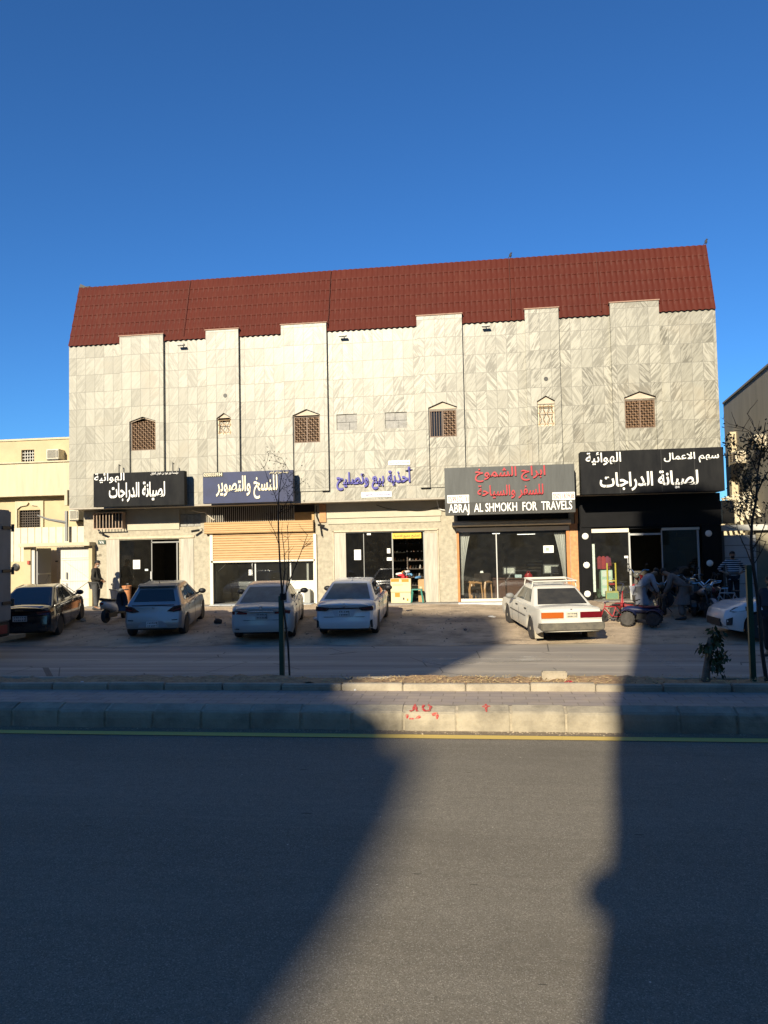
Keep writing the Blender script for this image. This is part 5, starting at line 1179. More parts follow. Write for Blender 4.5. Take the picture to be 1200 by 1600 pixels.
    for sgn in (-1, 1):
        ys_l = [sp['doors'][0] - 0.0, sp['doors'][1] - 0.02, gb['yfb'] - 0.28]
        for yy in ys_l:
            zt = lerp_tab(zt_tab, yy); tp = [(gc + (zt - gc) * f_, w_) for f_, w_ in ((0.06, 0.975), (0.25, 0.992), (0.42, 1.0), (0.66, 0.995), (0.9, 0.962), (0.965, 0.90))]
            lean = 0.10 if yy == ys_l[0] else 0.0
            b = MB(); b.tube([(sgn * hw * w_, yy + lean * (zz - 0.5), zz) for zz, w_ in tp if not any(abs(yy - yw) < r * 1.2 and zz < r * 2.3 for yw in (yr, yf))], 0.0055, 4); b.build('door_seam', SEAM, root)
        for yy in sp['doors']:
            xw = sgn * (hw * 0.992)
            MB().box(xw - 0.012, xw + 0.012, yy + 0.12, yy + 0.30, sp['hz'] - 0.02, sp['hz'] + 0.02).build('door_handle', sp.get('handle', paint), root, bevel=0.006)
        bm_ = MB(); mz = sp['mz']; my = gb['yfb'] - 0.45
        bm_.ball((sgn * (hw + 0.1), my, mz + 0.08), (0.125, 0.075, 0.085)); bm_.tube([(sgn * hw * 0.9, my + 0.03, mz), (sgn * (hw + 0.05), my, mz + 0.05)], 0.03, 6)
        bm_.build('wing_mirror', sp.get('mirror', BLKP), root, smooth=60)
    wn_ = sp.get('tw', 0.2)
    for sgn in (-1, 1):
        for yw in (yr, yf): make_wheel('wheel', root, (sgn * (hw - wn_ / 2 - 0.015), yw, r), r, wn_, sp.get('rim', ALU), sgn, sp.get('spokes', 10))
    return root, body

def strip_on(root, name, pts, m, depth=0.03, off=(0, -1, 0)):
    b = MB(); b.prism([Vector(p) for p in pts], Vector(off) * depth); return b.build(name, m, root, bevel=0.006)
def rear_plate(root, x, z, y, w=0.34, h=0.17, tone=PLATE):
    b = MB(); b.box(x - w / 2, x + w / 2, y - 0.012, y, z - h / 2, z + h / 2); p = b.build('licence_plate', tone, root)
    b = MB(); rr = random.Random(int(z * 999 + w * 77))
    for row in (0.26, -0.24):
        for i in range(6):
            cx = x - w * 0.38 + i * w * 0.135; b.box(cx, cx + w * rr.uniform(0.05, 0.1), y - 0.016, y - 0.0125, z + h * row - h * 0.13, z + h * row + h * rr.uniform(0.06, 0.14))
    b.box(x + w * 0.4, x + w * 0.45, y - 0.016, y - 0.0125, z - h * 0.42, z + h * 0.42); b.build('plate_mark', PLATEINK, p); return p
def car_paint(name, col, rough=0.28, var=0.12, dust=(0.30, 0.26, 0.20), metal=0.0, amt=0.35):
    k = NT(name); o = k.obj(); xyz = k.n('ShaderNodeSeparateXYZ', {0: o})
    n1 = k.noise(o, 2.5, 6, 0.7); low = k.n('ShaderNodeMapRange', {0: xyz.outputs[2], 1: 0.95, 2: 0.15, 3: 0.15, 4: 1.0}).outputs[0]
    f = k.math('MULTIPLY', k.math('MULTIPLY', k.ramp(n1, (0.3, g(0.2)), (0.7, g(1))), low), amt)
    k.col(k.mix(f, (*col, 1), (*dust, 1)), rough); k.b.inputs['Metallic'].default_value = metal
    k.put(k.b, 'Roughness', k.math('ADD', rough, k.math('MULTIPLY', f, 0.6))); k.b.inputs['Coat Weight'].default_value = 0.5; k.b.inputs['Coat Roughness'].default_value = 0.08
    return k.m

SLOPE = math.atan(0.56 / 6.7)
def rear_pos(pxl, pxr, py):
    """ground point under the middle of the rear bumper from the two rear tyre contacts"""
    A, C = ground(*pxl), ground(*pxr); return (A + C) / 2
def car_at(mid, heading, yr):
    """root location so that the rear axle stands over mid"""
    d = Vector((-math.sin(heading), math.cos(heading), 0)); p = mid - d * (yr); z = apron_z(mid.y) - yr * math.sin(SLOPE) * max(0.0, d.y)
    return (p.x, p.y, z + 0.006)

# --- silver hatchback
sp = dict(L=3.99, W=1.745, H=1.50, r=0.305, yr=0.66, yf=3.18, gc=0.19, paint=car_paint('silver_grey_paint', (0.33, 0.33, 0.325), 0.3, metal=0.35, amt=0.3),
          top=[(0, 0.98), (0.5, 1.0), (1.2, 0.97), (2.6, 0.95), (3.2, 0.90), (3.8, 0.74), (3.99, 0.66)], plan=[(0, 0.86), (0.1, 0.945), (0.45, 1.0), (3.2, 1.0), (3.7, 0.93), (3.99, 0.72)],
          rear=[(0.2, 0.06), (0.4, 0.0), (0.60, 0.0), (0.68, 0.10), (0.8, 0.13), (1.0, 0.16)], front=[(0.2, 0.1), (0.5, 0.0), (0.7, 0.12), (0.9, 0.3)],
          cabin=dict(yrb=0.18, yrr=0.72, yrf=1.95, yfb=2.95, wr=0.585, wb=0.80, dr=0.03), doors=(0.95, 1.85), hz=0.86, mz=0.98, rw=(0.10, 0.90, 0.20, 0.80), side=((0.20, 0.50), (0.53, 0.84)), rglass=AUTOGLASS, spokes=10, mirror=BLKP)
mid = (ground(205, 993) + ground(291, 991)) / 2
hd = R(10)
c, body = car('hatchback', 'silver grey hatchback parked nose in before the first dark shop door', car_at(mid, hd, 0.66), hd, SLOPE, sp)
strip_on(c, 'roof_spoiler', [(-0.56, 0.60, 1.455), (0.56, 0.60, 1.455), (0.60, 0.95, 1.49), (-0.60, 0.95, 1.49)], sp['paint'], 0.03, (0, -0.2, 1))
for s_ in (-1, 1):
    strip_on(c, 'tail_lamp', [(s_ * 0.40, 0.125, 0.80), (s_ * 0.60, 0.12, 0.94), (s_ * 0.80, 0.16, 0.975), (s_ * 0.815, 0.18, 0.80), (s_ * 0.60, 0.13, 0.775)], TAILDK, 0.06)
    strip_on(c, 'tail_lamp_lens', [(s_ * 0.60, 0.06, 0.86), (s_ * 0.79, 0.09, 0.90), (s_ * 0.79, 0.09, 0.83), (s_ * 0.58, 0.06, 0.81)], TAILRED, 0.012)
    strip_on(c, 'reflector', [(s_ * 0.55, 0.0, 0.565), (s_ * 0.72, 0.03, 0.57), (s_ * 0.72, 0.03, 0.545), (s_ * 0.56, 0.0, 0.54)], BLKP, 0.03)
strip_on(c, 'plate_recess', [(-0.44, -0.01, 0.34), (0.44, -0.01, 0.34), (0.30, -0.01, 0.535), (-0.30, -0.01, 0.535)], mat('recess_grey', (0.30, 0.31, 0.32), 0.5), 0.035)
rear_plate(c, 0, 0.44, -0.048)
strip_on(c, 'trim_strip', [(-0.62, 0.12, 0.985), (0.62, 0.12, 0.985), (0.62, 0.12, 0.965), (-0.62, 0.12, 0.965)], BLKP, 0.03)
strip_on(c, 'badge', [(-0.04, 0.11, 0.90), (0.0, 0.11, 0.925), (0.04, 0.11, 0.90), (0, 0.11, 0.875)], CHROME, 0.03)
b = MB(); b.tube([(0, 1.0, 1.49), (0, 0.84, 1.64)], [0.012, 0.005], 5); b.ball((0, 1.0, 1.49), (0.035, 0.05, 0.03)); b.build('aerial', BLKP, c)
strip_on(c, 'lower_bumper', [(-0.72, 0.06, 0.32), (0.72, 0.06, 0.32), (0.66, 0.06, 0.27), (-0.66, 0.06, 0.27)], BLKP, 0.03)

def sedan_spec(**kw):
    d = dict(L=4.6, W=1.775, H=1.46, r=0.315, yr=0.98, yf=3.68, gc=0.19, top=[(0, 1.0), (0.35, 1.04), (0.9, 1.03), (2.0, 0.98), (3.0, 0.95), (3.6, 0.90), (4.3, 0.74), (4.6, 0.62)],
             plan=[(0, 0.83), (0.1, 0.93), (0.5, 1.0), (3.8, 1.0), (4.3, 0.9), (4.6, 0.68)], rear=[(0.2, 0.08), (0.4, 0.0), (0.62, 0.0), (0.70, 0.06), (0.9, 0.07), (1.0, 0.02)], front=[(0.2, 0.1), (0.5, 0.0), (0.7, 0.15), (0.9, 0.35)],
             cabin=dict(yrb=0.55, yrr=1.45, yrf=2.45, yfb=3.35, wr=0.57, wb=0.80), doors=(1.2, 2.2), hz=0.86, mz=0.98, rw=(0.07, 0.93, 0.10, 0.93), side=((0.20, 0.49), (0.52, 0.80)))
    d.update(kw); return d
# --- dusty silver-white saloon behind the thin tree
sp = sedan_spec(paint=car_paint('dusty_silver_white_paint', (0.43, 0.43, 0.41), 0.35, amt=0.5), rglass=DUSTGLASS)
mid = (ground(373, 996) + ground(458, 993)) / 2; hd = R(9)
c, body = car('saloon_car', 'dusty silver white saloon parked before the half open tan shutter', car_at(mid, hd, sp['yr']), hd, SLOPE, sp)
for s_ in (-1, 1):
    strip_on(c, 'tail_lamp', [(s_ * 0.38, 0.05, 0.815), (s_ * 0.80, 0.13, 0.80), (s_ * 0.82, 0.15, 0.89), (s_ * 0.66, 0.07, 0.91), (s_ * 0.38, 0.05, 0.86)], TAILRED, 0.05)
    strip_on(c, 'reflector', [(s_ * 0.60, 0.0, 0.42), (s_ * 0.74, 0.03, 0.42), (s_ * 0.74, 0.03, 0.395), (s_ * 0.60, 0.0, 0.395)], TAILDK, 0.03)
    strip_on(c, 'chrome_trim', [(s_ * 0.36, 0.05, 0.935), (s_ * 0.74, 0.09, 0.95), (s_ * 0.74, 0.09, 0.93), (s_ * 0.36, 0.05, 0.90)], CHROME, 0.045)
strip_on(c, 'chrome_trim', [(-0.36, 0.03, 0.90), (0.36, 0.03, 0.90), (0.34, 0.03, 0.872), (-0.34, 0.03, 0.872)], CHROME, 0.05)
strip_on(c, 'boot_crease', [(-0.52, 0.03, 0.65), (0.52, 0.03, 0.65), (0.46, 0.03, 0.635), (-0.46, 0.03, 0.635)], mat('crease_shadow_gap', (0.08, 0.08, 0.08), 0.7), 0.035)
rear_plate(c, 0.02, 0.76, 0.0, tone=mat('dirty_plate', (0.36, 0.36, 0.34), 0.6)); MB().lathe([(0.05, 0), (0.055, -0.015), (0.04, -0.02)], (0, 0.02, 0.985), 'y', 14).build('badge', CHROME, c)
strip_on(c, 'lower_bumper', [(-0.70, 0.06, 0.33), (0.70, 0.06, 0.33), (0.64, 0.06, 0.29), (-0.64, 0.06, 0.29)], BLKP, 0.03)
# --- clean white saloon with full width smoked lamps
sp = sedan_spec(L=4.43, W=1.74, H=1.47, paint=car_paint('white_paint', (0.66, 0.67, 0.67), 0.22, amt=0.15), yf=3.6, rglass=mat('clear_rear_glass', (0.20, 0.215, 0.17), 0.1, var=0.3, scale=4))
mid = (ground(504, 990) + ground(590, 988)) / 2; hd = R(1.5)
c, body = car('saloon_car', 'clean white saloon with smoked full width tail lamps before the shoe shop', car_at(mid, hd, sp['yr']), hd, SLOPE, sp)
strip_on(c, 'lamp_bar', [(-0.42, 0.03, 0.90), (0.42, 0.03, 0.90), (0.42, 0.03, 0.865), (-0.42, 0.03, 0.865)], TAILDK, 0.06)
for s_ in (-1, 1):
    strip_on(c, 'tail_lamp', [(s_ * 0.42, 0.04, 0.905), (s_ * 0.80, 0.12, 0.935), (s_ * 0.825, 0.16, 0.86), (s_ * 0.80, 0.12, 0.80), (s_ * 0.50, 0.05, 0.81), (s_ * 0.42, 0.04, 0.86)], TAILDK, 0.055)
    strip_on(c, 'tail_lamp_lens', [(s_ * 0.50, -0.008, 0.865), (s_ * 0.79, 0.05, 0.885), (s_ * 0.79, 0.05, 0.865), (s_ * 0.50, -0.008, 0.85)], TAILRED, 0.012)
    strip_on(c, 'bumper_vent', [(s_ * 0.72, 0.03, 0.52), (s_ * 0.79, 0.06, 0.56), (s_ * 0.80, 0.07, 0.32), (s_ * 0.75, 0.03, 0.34)], BLKP, 0.03)
strip_on(c, 'plate_recess', [(-0.34, 0.02, 0.85), (0.34, 0.02, 0.85), (0.26, 0.02, 0.64), (-0.26, 0.02, 0.64)], mat('white_recess', (0.52, 0.54, 0.56), 0.3), 0.03)
strip_on(c, 'bumper_line', [(-0.6, 0.03, 0.645), (0.6, 0.03, 0.645), (0.55, 0.03, 0.63), (-0.55, 0.03, 0.63)], mat('crease_shadow_gap', (0, 0, 0)), 0.036)
rear_plate(c, 0, 0.745, -0.012); MB().lathe([(0.05, 0), (0.055, -0.015), (0.04, -0.02)], (0, 0.02, 0.96), 'y', 14).build('badge', CHROME, c)
b = MB(); b.prism([(0, 1.55, 1.47), (0, 1.75, 1.48), (0, 1.56, 1.55)], (0.02, 0, 0)); b.build('aerial_fin', sp['paint'], c)
strip_on(c, 'lower_bumper', [(-0.74, 0.06, 0.345), (0.74, 0.06, 0.345), (0.64, 0.06, 0.28), (-0.64, 0.06, 0.28)], BLKP, 0.03)
# --- black saloon at the left
sp = sedan_spec(L=4.7, W=1.80, H=1.45, paint=car_paint('black_paint', (0.008, 0.010, 0.016), 0.12, amt=0.12), yf=3.75, rim=mat('dull_alloy', (0.33, 0.32, 0.30), 0.4, 0.2), cabin=dict(yrb=0.35, yrr=1.5, yrf=2.45, yfb=3.4, wr=0.58, wb=0.82))
hd = R(16); mid = ground(92, 992); mid = mid + Vector((-math.cos(hd), -math.sin(hd), 0)) * 0.82
c, body = car('saloon_car', 'glossy black saloon parked by the white gate beside the grey truck', car_at(mid, hd, sp['yr']), hd, SLOPE, sp)
strip_on(c, 'lamp_bar', [(-0.45, 0.04, 0.88), (0.45, 0.04, 0.88), (0.45, 0.04, 0.845), (-0.45, 0.04, 0.845)], TAILDK, 0.055)
for s_ in (-1, 1):
    strip_on(c, 'tail_lamp', [(s_ * 0.42, 0.04, 0.89), (s_ * 0.80, 0.12, 0.92), (s_ * 0.84, 0.18, 0.85), (s_ * 0.78, 0.10, 0.79), (s_ * 0.50, 0.05, 0.81)], mat('dark_red_tail_lamp', (0.10, 0.006, 0.01), 0.1, coat=1), 0.055)
rear_plate(c, 0, 0.70, -0.005, 0.4, 0.16); text('emblem', 'OO', -0.3, -0.14, 0.93, 0.965, 0.0, CHROME, c, 0.02) if False else None
b = MB()
for i in range(4): b.box(-0.12 + i * 0.06, -0.085 + i * 0.06, -0.012, 0.03, 0.925, 0.955)
b.build('badge', CHROME, c)
for s_ in (-1, 1): 
    b = MB(); b.tube([(s_ * 0.83, 0.95, 1.0), (s_ * 0.62, 1.75, 1.40), (s_ * 0.60, 2.4, 1.42), (s_ * 0.80, 3.25, 1.0)], 0.012, 4); b.build('chrome_trim', CHROME, c)
# --- old white saloon with roof rack, in the sun
OLDW = car_paint('chalky_old_white_paint', (0.60, 0.58, 0.51), 0.5, amt=0.6, dust=(0.34, 0.27, 0.18))
sp = sedan_spec(L=4.55, W=1.70, H=1.40, r=0.30, paint=OLDW, yr=1.02, yf=3.62, gc=0.24,
    top=[(0, 0.93), (0.15, 0.97), (0.9, 0.95), (2.0, 0.92), (3.1, 0.90), (3.6, 0.87), (4.4, 0.78), (4.55, 0.72)], plan=[(0, 0.94), (0.08, 0.975), (0.3, 1.0), (4.2, 1.0), (4.5, 0.94), (4.55, 0.9)],
    rear=[(0.2, 0.08), (0.3, 0.0), (0.55, 0.0), (0.58, 0.06), (0.9, 0.10), (1.0, 0.16)], front=[(0.2, 0.05), (0.5, 0.0), (0.7, 0.05)], cabin=dict(yrb=0.75, yrr=1.42, yrf=2.5, yfb=3.25, wr=0.60, wb=0.79, dr=0.05), shoulder=0.93, crown=0.015,
    doors=(1.3, 2.25), hz=0.78, mz=0.90, rw=(0.06, 0.94, 0.10, 0.93), side=((0.17, 0.47), (0.50, 0.84)), tw=0.18, rim=mat('dirty_steel_wheel', (0.30, 0.26, 0.19), 0.7, var=0.4), spokes=6, handle=BLKP, mirror=mat('grey_plastic', (0.2, 0.2, 0.19), 0.6), rglass=mat('grimy_rear_glass', (0.02, 0.02, 0.018), 0.12, var=0.6, scale=3, var_col=(0.055, 0.05, 0.04)))
mid = (ground(829, 1000) + ground(922, 993)) / 2; hd = R(12)
OLDPOS = car_at(mid, hd, sp['yr'])
c, body = car('old_saloon', 'old dusty white saloon with a roof rack and black bumper, parked in the sunlit strip', OLDPOS, hd, SLOPE * 0.7, sp)
strip_on(c, 'tail_lamp', [(-0.80, 0.085, 0.70), (-0.22, 0.06, 0.70), (-0.22, 0.06, 0.855), (-0.80, 0.085, 0.855)], AMBER, 0.04)['label'] = 'tail lamp with its glow in the sun put in as amber colour'  # amber colour stands in for sunlight on the left lens
strip_on(c, 'tail_lamp', [(0.80, 0.085, 0.70), (0.22, 0.06, 0.70), (0.22, 0.06, 0.855), (0.80, 0.085, 0.855)], TAILRED, 0.04)['label'] = 'dark red tail lamp'
for s_ in (-1, 1): strip_on(c, 'lamp_rim', [(s_ * 0.80, 0.085, 0.672), (s_ * 0.2, 0.06, 0.672), (s_ * 0.2, 0.06, 0.694), (s_ * 0.80, 0.085, 0.694)], OLDW, 0.05)
rear_plate(c, 0, 0.78, 0.04, 0.30, 0.14, mat('yellowed_plate', (0.52, 0.48, 0.36), 0.6))
b = MB(); b.prism([(-0.82, -0.09, 0.40), (0.82, -0.09, 0.40), (0.82, -0.09, 0.585), (-0.82, -0.09, 0.585)], (0, 0.12, 0)); b.prism([(-0.84, -0.07, 0.42), (-0.84, 0.45, 0.42), (-0.84, 0.45, 0.58), (-0.84, -0.07, 0.58)], (0.03, 0, 0)); b.prism([(0.84, -0.07, 0.42), (0.84, 0.45, 0.42), (0.84, 0.45, 0.58), (0.84, -0.07, 0.58)], (-0.03, 0, 0))
b.build('rear_bumper', mat('scuffed_black_bumper', (0.06, 0.055, 0.045), 0.7, var=0.7, scale=7, var_col=(0.17, 0.15, 0.11)), c, bevel=0.02)
strip_on(c, 'badge', [(-0.03, 0.09, 0.93), (0.03, 0.09, 0.93), (0.03, 0.09, 0.90), (-0.03, 0.09, 0.90)], CHROME, 0.02)
for s_ in (-1, 1):
    strip_on(c, 'side_moulding', [(s_ * 0.852, 1.45, 0.60), (s_ * 0.852, 3.2, 0.60), (s_ * 0.852, 3.2, 0.565), (s_ * 0.852, 1.45, 0.565)], mat('grey_rub_strip', (0.14, 0.13, 0.11), 0.7), 0.012, (s_, 0, 0))
    strip_on(c, 'mud_flap', [(s_ * 0.84, 0.62, 0.36), (s_ * 0.60, 0.62, 0.36), (s_ * 0.60, 0.58, 0.10), (s_ * 0.84, 0.56, 0.10)], mat('dusty_mud_flap', (0.36, 0.32, 0.24), 0.9), 0.015)
rk = MB(); zr_ = 1.40
for y in (1.55, 2.35): 
    rk.tube([(-0.62, y, zr_ + 0.10), (0.62, y, zr_ + 0.10)], 0.018, 6)
    for s_ in (-1, 1): rk.tube([(s_ * 0.60, y, zr_ + 0.10), (s_ * 0.63, y, zr_ - 0.06)], 0.016, 5)
for s_ in (-1, 1): rk.tube([(s_ * 0.60, 1.45, zr_ + 0.12), (s_ * 0.60, 2.45, zr_ + 0.12)], 0.02, 6)
rk.tube([(-0.60, 1.45, zr_ + 0.12), (0.60, 1.45, zr_ + 0.12)], 0.02, 6); rk.tube([(-0.60, 2.45, zr_ + 0.12), (0.60, 2.45, zr_ + 0.12)], 0.02, 6)
rk.build('roof_rack', mat('white_rack_tube', (0.62, 0.60, 0.52), 0.5), c)
# --- white saloon cut by the right edge of the picture
sp = sedan_spec(L=4.75, W=1.82, H=1.46, r=0.325, paint=car_paint('white_pearl_paint', (0.64, 0.65, 0.64), 0.22, amt=0.15), yr=1.12, yf=3.93, rim=mat('machined_alloy', (0.55, 0.55, 0.55), 0.35, 0.2),
    top=[(0, 1.0), (0.35, 1.03), (2.0, 0.98), (3.2, 0.98), (3.7, 0.97), (4.2, 0.92), (4.6, 0.84), (4.75, 0.76)], front=[(0.2, 0.1), (0.45, 0.0), (0.65, 0.04), (0.8, 0.14), (0.95, 0.3)], cabin=dict(yrb=0.5, yrr=1.45, yrf=2.4, yfb=3.3, wr=0.58, wb=0.82))
hd = R(92); fw = ground(1168, 1004); sp['plan'] = [(0, 0.83), (0.1, 0.93), (0.5, 1.0), (3.9, 1.0), (4.2, 0.985), (4.45, 0.94), (4.63, 0.86), (4.75, 0.74)]; d_ = Vector((-math.sin(hd), math.cos(hd), 0)); near = Vector((-d_.y, d_.x, 0)) * -1
side = Vector((0, -1, 0)); loc = fw - d_ * sp['yf'] + Vector((0.25, 0.80, 0)); loc.z = apron_z(loc.y) + 0.01
c, body = car('saloon_car', 'white saloon facing left, cut by the right picture edge', tuple(loc), hd, 0.0, sp)
for s_ in (-1, 1):
    strip_on(c, 'headlamp', [(s_ * 0.885, 4.06, 0.82), (s_ * 0.885, 4.16, 0.73), (s_ * 0.80, 4.52, 0.68), (s_ * 0.70, 4.60, 0.70), (s_ * 0.76, 4.48, 0.80), (s_ * 0.85, 4.22, 0.83)], HEADL, 0.03, (s_ * 0.8, 0.5, 0.1))
    strip_on(c, 'fog_lamp_vent', [(s_ * 0.81, 4.54, 0.56), (s_ * 0.72, 4.68, 0.50), (s_ * 0.72, 4.68, 0.34), (s_ * 0.80, 4.56, 0.36)], BLKP, 0.02, (s_ * 0.7, 0.7, 0))
strip_on(c, 'grille', [(-0.5, 4.75, 0.5), (0.5, 4.75, 0.5), (0.56, 4.74, 0.30), (-0.56, 4.74, 0.30)], BLKP, 0.04, (0, 1, 0))

# --- box truck at the left edge, parked along the street, its rear end turned to the right
YTK = 19.2
t = thing('box_truck', 'grey box truck with rear door hinges cut by the left picture edge', 'truck', (U(18, YTK, 900), YTK, -0.2), local=True, rot=(0, 0, R(90)))
TG = mat('dull_grey_truck_box', (0.20, 0.20, 0.195), 0.6, var=0.3, scale=2, stretch=(1, 1, 0.4))
ztk = Z(18, 797, YTK) - -0.2 - 0.75
bx(-2.2, 0, 0.05, 5.2, 0.85, ztk + 0.75).build('cargo_box', TG, t, bevel=0.02)
b = MB(); b.box(-2.17, -1.12, 0.0, 0.047, 0.9, ztk + 0.7); b.build('rear_door', TG, t); b = MB(); b.box(-1.08, -0.03, 0.0, 0.047, 0.9, ztk + 0.7); dr = b.build('rear_door', TG, t)
for z in (1.35, 2.2, 3.35):
    b = MB(); b.box(-0.42, 0.0, -0.03, -0.002, z - 0.04, z + 0.04); b.tube([(0.02, -0.02, z - 0.1), (0.02, -0.02, z + 0.1)], 0.04, 8); b.build('hinge', DKM, t)
b = MB(); b.tube([(-0.85, -0.04, 1.0), (-0.85, -0.04, ztk + 0.6)], 0.02, 6); b.build('locking_bar', GREYM, dr)
b = MB(); b.box(-2.1, -0.1, 0.3, 5.0, 0.6, 0.846); b.build('chassis', UNDER, t)
b = MB(); b.box(-2.15, 0.25, -0.25, -0.1, 0.40, 0.50); b.build('rear_step', mat('rusty_step', (0.25, 0.19, 0.11), 0.8, var=0.4), t)
b = MB(); b.box(-2.1, -0.06, 0.02, 0.12, 0.5, 0.84); b.build('lamp_beam', DKM, t); b = MB(); b.box(-0.72, -0.22, -0.03, 0.018, 0.56, 0.78); b.build('tail_lamp', mat('dull_red_lamp', (0.22, 0.03, 0.025), 0.4), t); b = MB(); b.box(-2.08, -1.6, -0.03, 0.018, 0.56, 0.78); b.build('tail_lamp', MATS['dull_red_lamp'], t)
for x in (-1.95, -0.28):
    for y in (1.1, 4.6): make_wheel('wheel', t, (x, y, 0.42), 0.42, 0.26, GREYM, 1 if x > -1 else -1, 5)
bx(-2.1, -0.1, 5.3, 6.9, 0.6, 2.5).build('cab', mat('white_truck_cab', (0.6, 0.6, 0.58), 0.35), t, bevel=0.12); bx(-1.95, -0.25, 6.88, 6.93, 1.6, 2.35).build('windscreen', AUTOGLASS, t)

# ------------------------------------------------------------------ people
def skin_mesh(nodes, edges, root, sub=1):
    """nodes: name -> (x, y, z, r) or (x, y, z, rx, ry); one continuous skinned surface"""
    names = list(nodes); me = bpy.data.meshes.new('skin_source')
    me.from_pydata([nodes[n_][:3] for n_ in names], [(names.index(a), names.index(c)) for a, c in edges], [])
    o = bpy.data.objects.new('skin_source', me); COL.objects.link(o)
    m = o.modifiers.new('skin', 'SKIN'); m.use_smooth_shade = True
    for i, n_ in enumerate(names):
        q = nodes[n_]; v = me.skin_vertices[0].data[i]; v.radius = (q[3], q[4] if len(q) > 4 else q[3]); v.use_root = n_ == root
    sm = o.modifiers.new('sub', 'SUBSURF'); sm.levels = sub; sm.render_levels = sub
    bpy.context.view_layer.update()
    out = bpy.data.meshes.new_from_object(o.evaluated_get(bpy.context.evaluated_depsgraph_get()))
    bpy.data.objects.remove(o); bpy.data.meshes.remove(me); return out
SKIN = mat('brown_skin', (0.30, 0.165, 0.095), 0.6); HAIR = mat('black_hair', (0.012, 0.010, 0.009), 0.7); SHOE = mat('dark_shoe', (0.02, 0.018, 0.016), 0.6)
EYE = mat('eye_dark', (0.01, 0.008, 0.007), 0.3)
def person(label, loc, heading, J, top, bottom, scale=1.0, top_r=1.18, skirt=None, beard=None, sleeve=0.86, group=None, hair=True, bot_r=1.15, hem=None):
    t = thing('person', label, 'person', loc, group, local=True, rot=(0, 0, heading)); t.scale = (scale,) * 3
    V = Vector; N = {}; E_ = []
    def add(n_, p, r, r2=None, to=None):
        N[n_] = (*p, r) if r2 is None else (*p, r, r2)
        if to: E_.append((to, n_))
    P = {k_: V(v_) for k_, v_ in J.items()}
    add('pelvis', P['pelvis'], .125, .10); add('belly', P['belly'], .125, .10, 'pelvis'); add('chest', P['chest'], .145, .105, 'belly'); add('neckbase', P['neckbase'], .07, None, 'chest'); add('neck', P['neckbase'].lerp(P['head'], .35), .055, None, 'neckbase')
    hd_ = P['head']; up = (hd_ - P['neckbase']).normalized(); fw = P['face'].normalized()
    add('jaw', hd_ - up * .045 + fw * .022, .068, .08, 'neck'); add('skull', hd_ + up * .03, .077, .094, 'jaw'); add('crown', hd_ + up * .085 - fw * .008, .058, .068, 'skull')
    for s_, q in ((-1, 'l'), (1, 'r')):
        add('sh' + q, P['sh' + q], .06, None, 'chest'); add('el' + q, P['el' + q], .043, None, 'sh' + q); add('wr' + q, P['wr' + q], .027, None, 'el' + q)
        d = (P['wr' + q] - P['el' + q]).normalized(); hd2 = J.get('hand' + q); d = V(hd2).normalized() if hd2 else d
        pm = P['wr' + q] + d * .06; add('palm' + q, pm, .038, .02, 'wr' + q)
        a = d.cross(V((0, 0, 1)) if abs(d.z) < .8 else V((s_, 0, 0))).normalized(); cu = d.cross(a).normalized()
        for f_ in range(4):
            o_ = a * (.027 - .018 * f_); L_ = (.068, .078, .073, .056)[f_]
            k1 = pm + d * .042 + o_; add('fa%s%d' % (q, f_), k1, .0095, None, 'palm' + q); add('fb%s%d' % (q, f_), k1 + d * L_ * .5 + cu * .008, .0088, None, 'fa%s%d' % (q, f_)); add('fc%s%d' % (q, f_), k1 + d * L_ * .8 + cu * .032, .0075, None, 'fb%s%d' % (q, f_))
        th = P['wr' + q] + d * .03 + a * .036; add('ta' + q, th, .012, None, 'palm' + q); add('tb' + q, th + d * .045 + a * .018 + cu * .012, .0095, None, 'ta' + q)
        add('hip' + q, P['hip' + q], .085, None, 'pelvis'); add('kn' + q, P['kn' + q], .056, None, 'hip' + q); add('an' + q, P['an' + q], .038, None, 'kn' + q); add('toe' + q, P['toe' + q], .035, .03, 'an' + q)
    b = MB(); b.add_mesh(skin_mesh(N, E_, 'pelvis'))
    rt = fw.cross(up).normalized()
    b.ball(hd_ + fw * .105 + up * .005, (.014, .016, .02), 8, 6); 
    for s_ in (-1, 1): b.ball(hd_ + rt * .082 * s_ + up * .0, (.012, .018, .03), 6, 5)
    b.mi = 1
    for s_ in (-1, 1): b.ball(hd_ + fw * .088 + rt * .032 * s_ + up * .028, .011, 6, 5)
    b.tube([hd_ + fw * .092 - up * .05 - rt * .022, hd_ + fw * .097 - up * .052, hd_ + fw * .092 - up * .05 + rt * .022], .006, 4)
    body = b.build('body', [SKIN, EYE], t, recalc=False)
    for p_ in body.data.polygons: p_.use_smooth = True
    if hair:
        b = MB(); b.ball((0, 0, 0), (.088, .102, .085), 14, 10)
        M = Matrix.Translation(hd_ + up * .048 - fw * .018) @ Matrix((rt, fw, up)).transposed().to_4x4()
        for v in b.bm.verts: 
            if v.co.z < -.01 and v.co.y > -0.03: v.co.z *= .25; v.co.x *= .9; v.co.y *= .8
            v.co = M @ v.co
        b.build('hair', HAIR, t, smooth=70)
    if beard:
        b = MB(); b.ball((0, 0, 0), (.062, .055, .05), 10, 7)
        M = Matrix.Translation(hd_ - up * .068 + fw * .05) @ Matrix((rt, fw, up)).transposed().to_4x4()
        for v in b.bm.verts: v.co = M @ v.co
        b.build('beard', beard, t, smooth=70)
    # clothes: the same skeleton, looser
    def sub_(keys, es, k_, extra=0.012):
        return {n_: (*N[n_][:3], *[r * k_ + extra for r in N[n_][3:]]) for n_ in keys}, es
    N2 = dict(N)
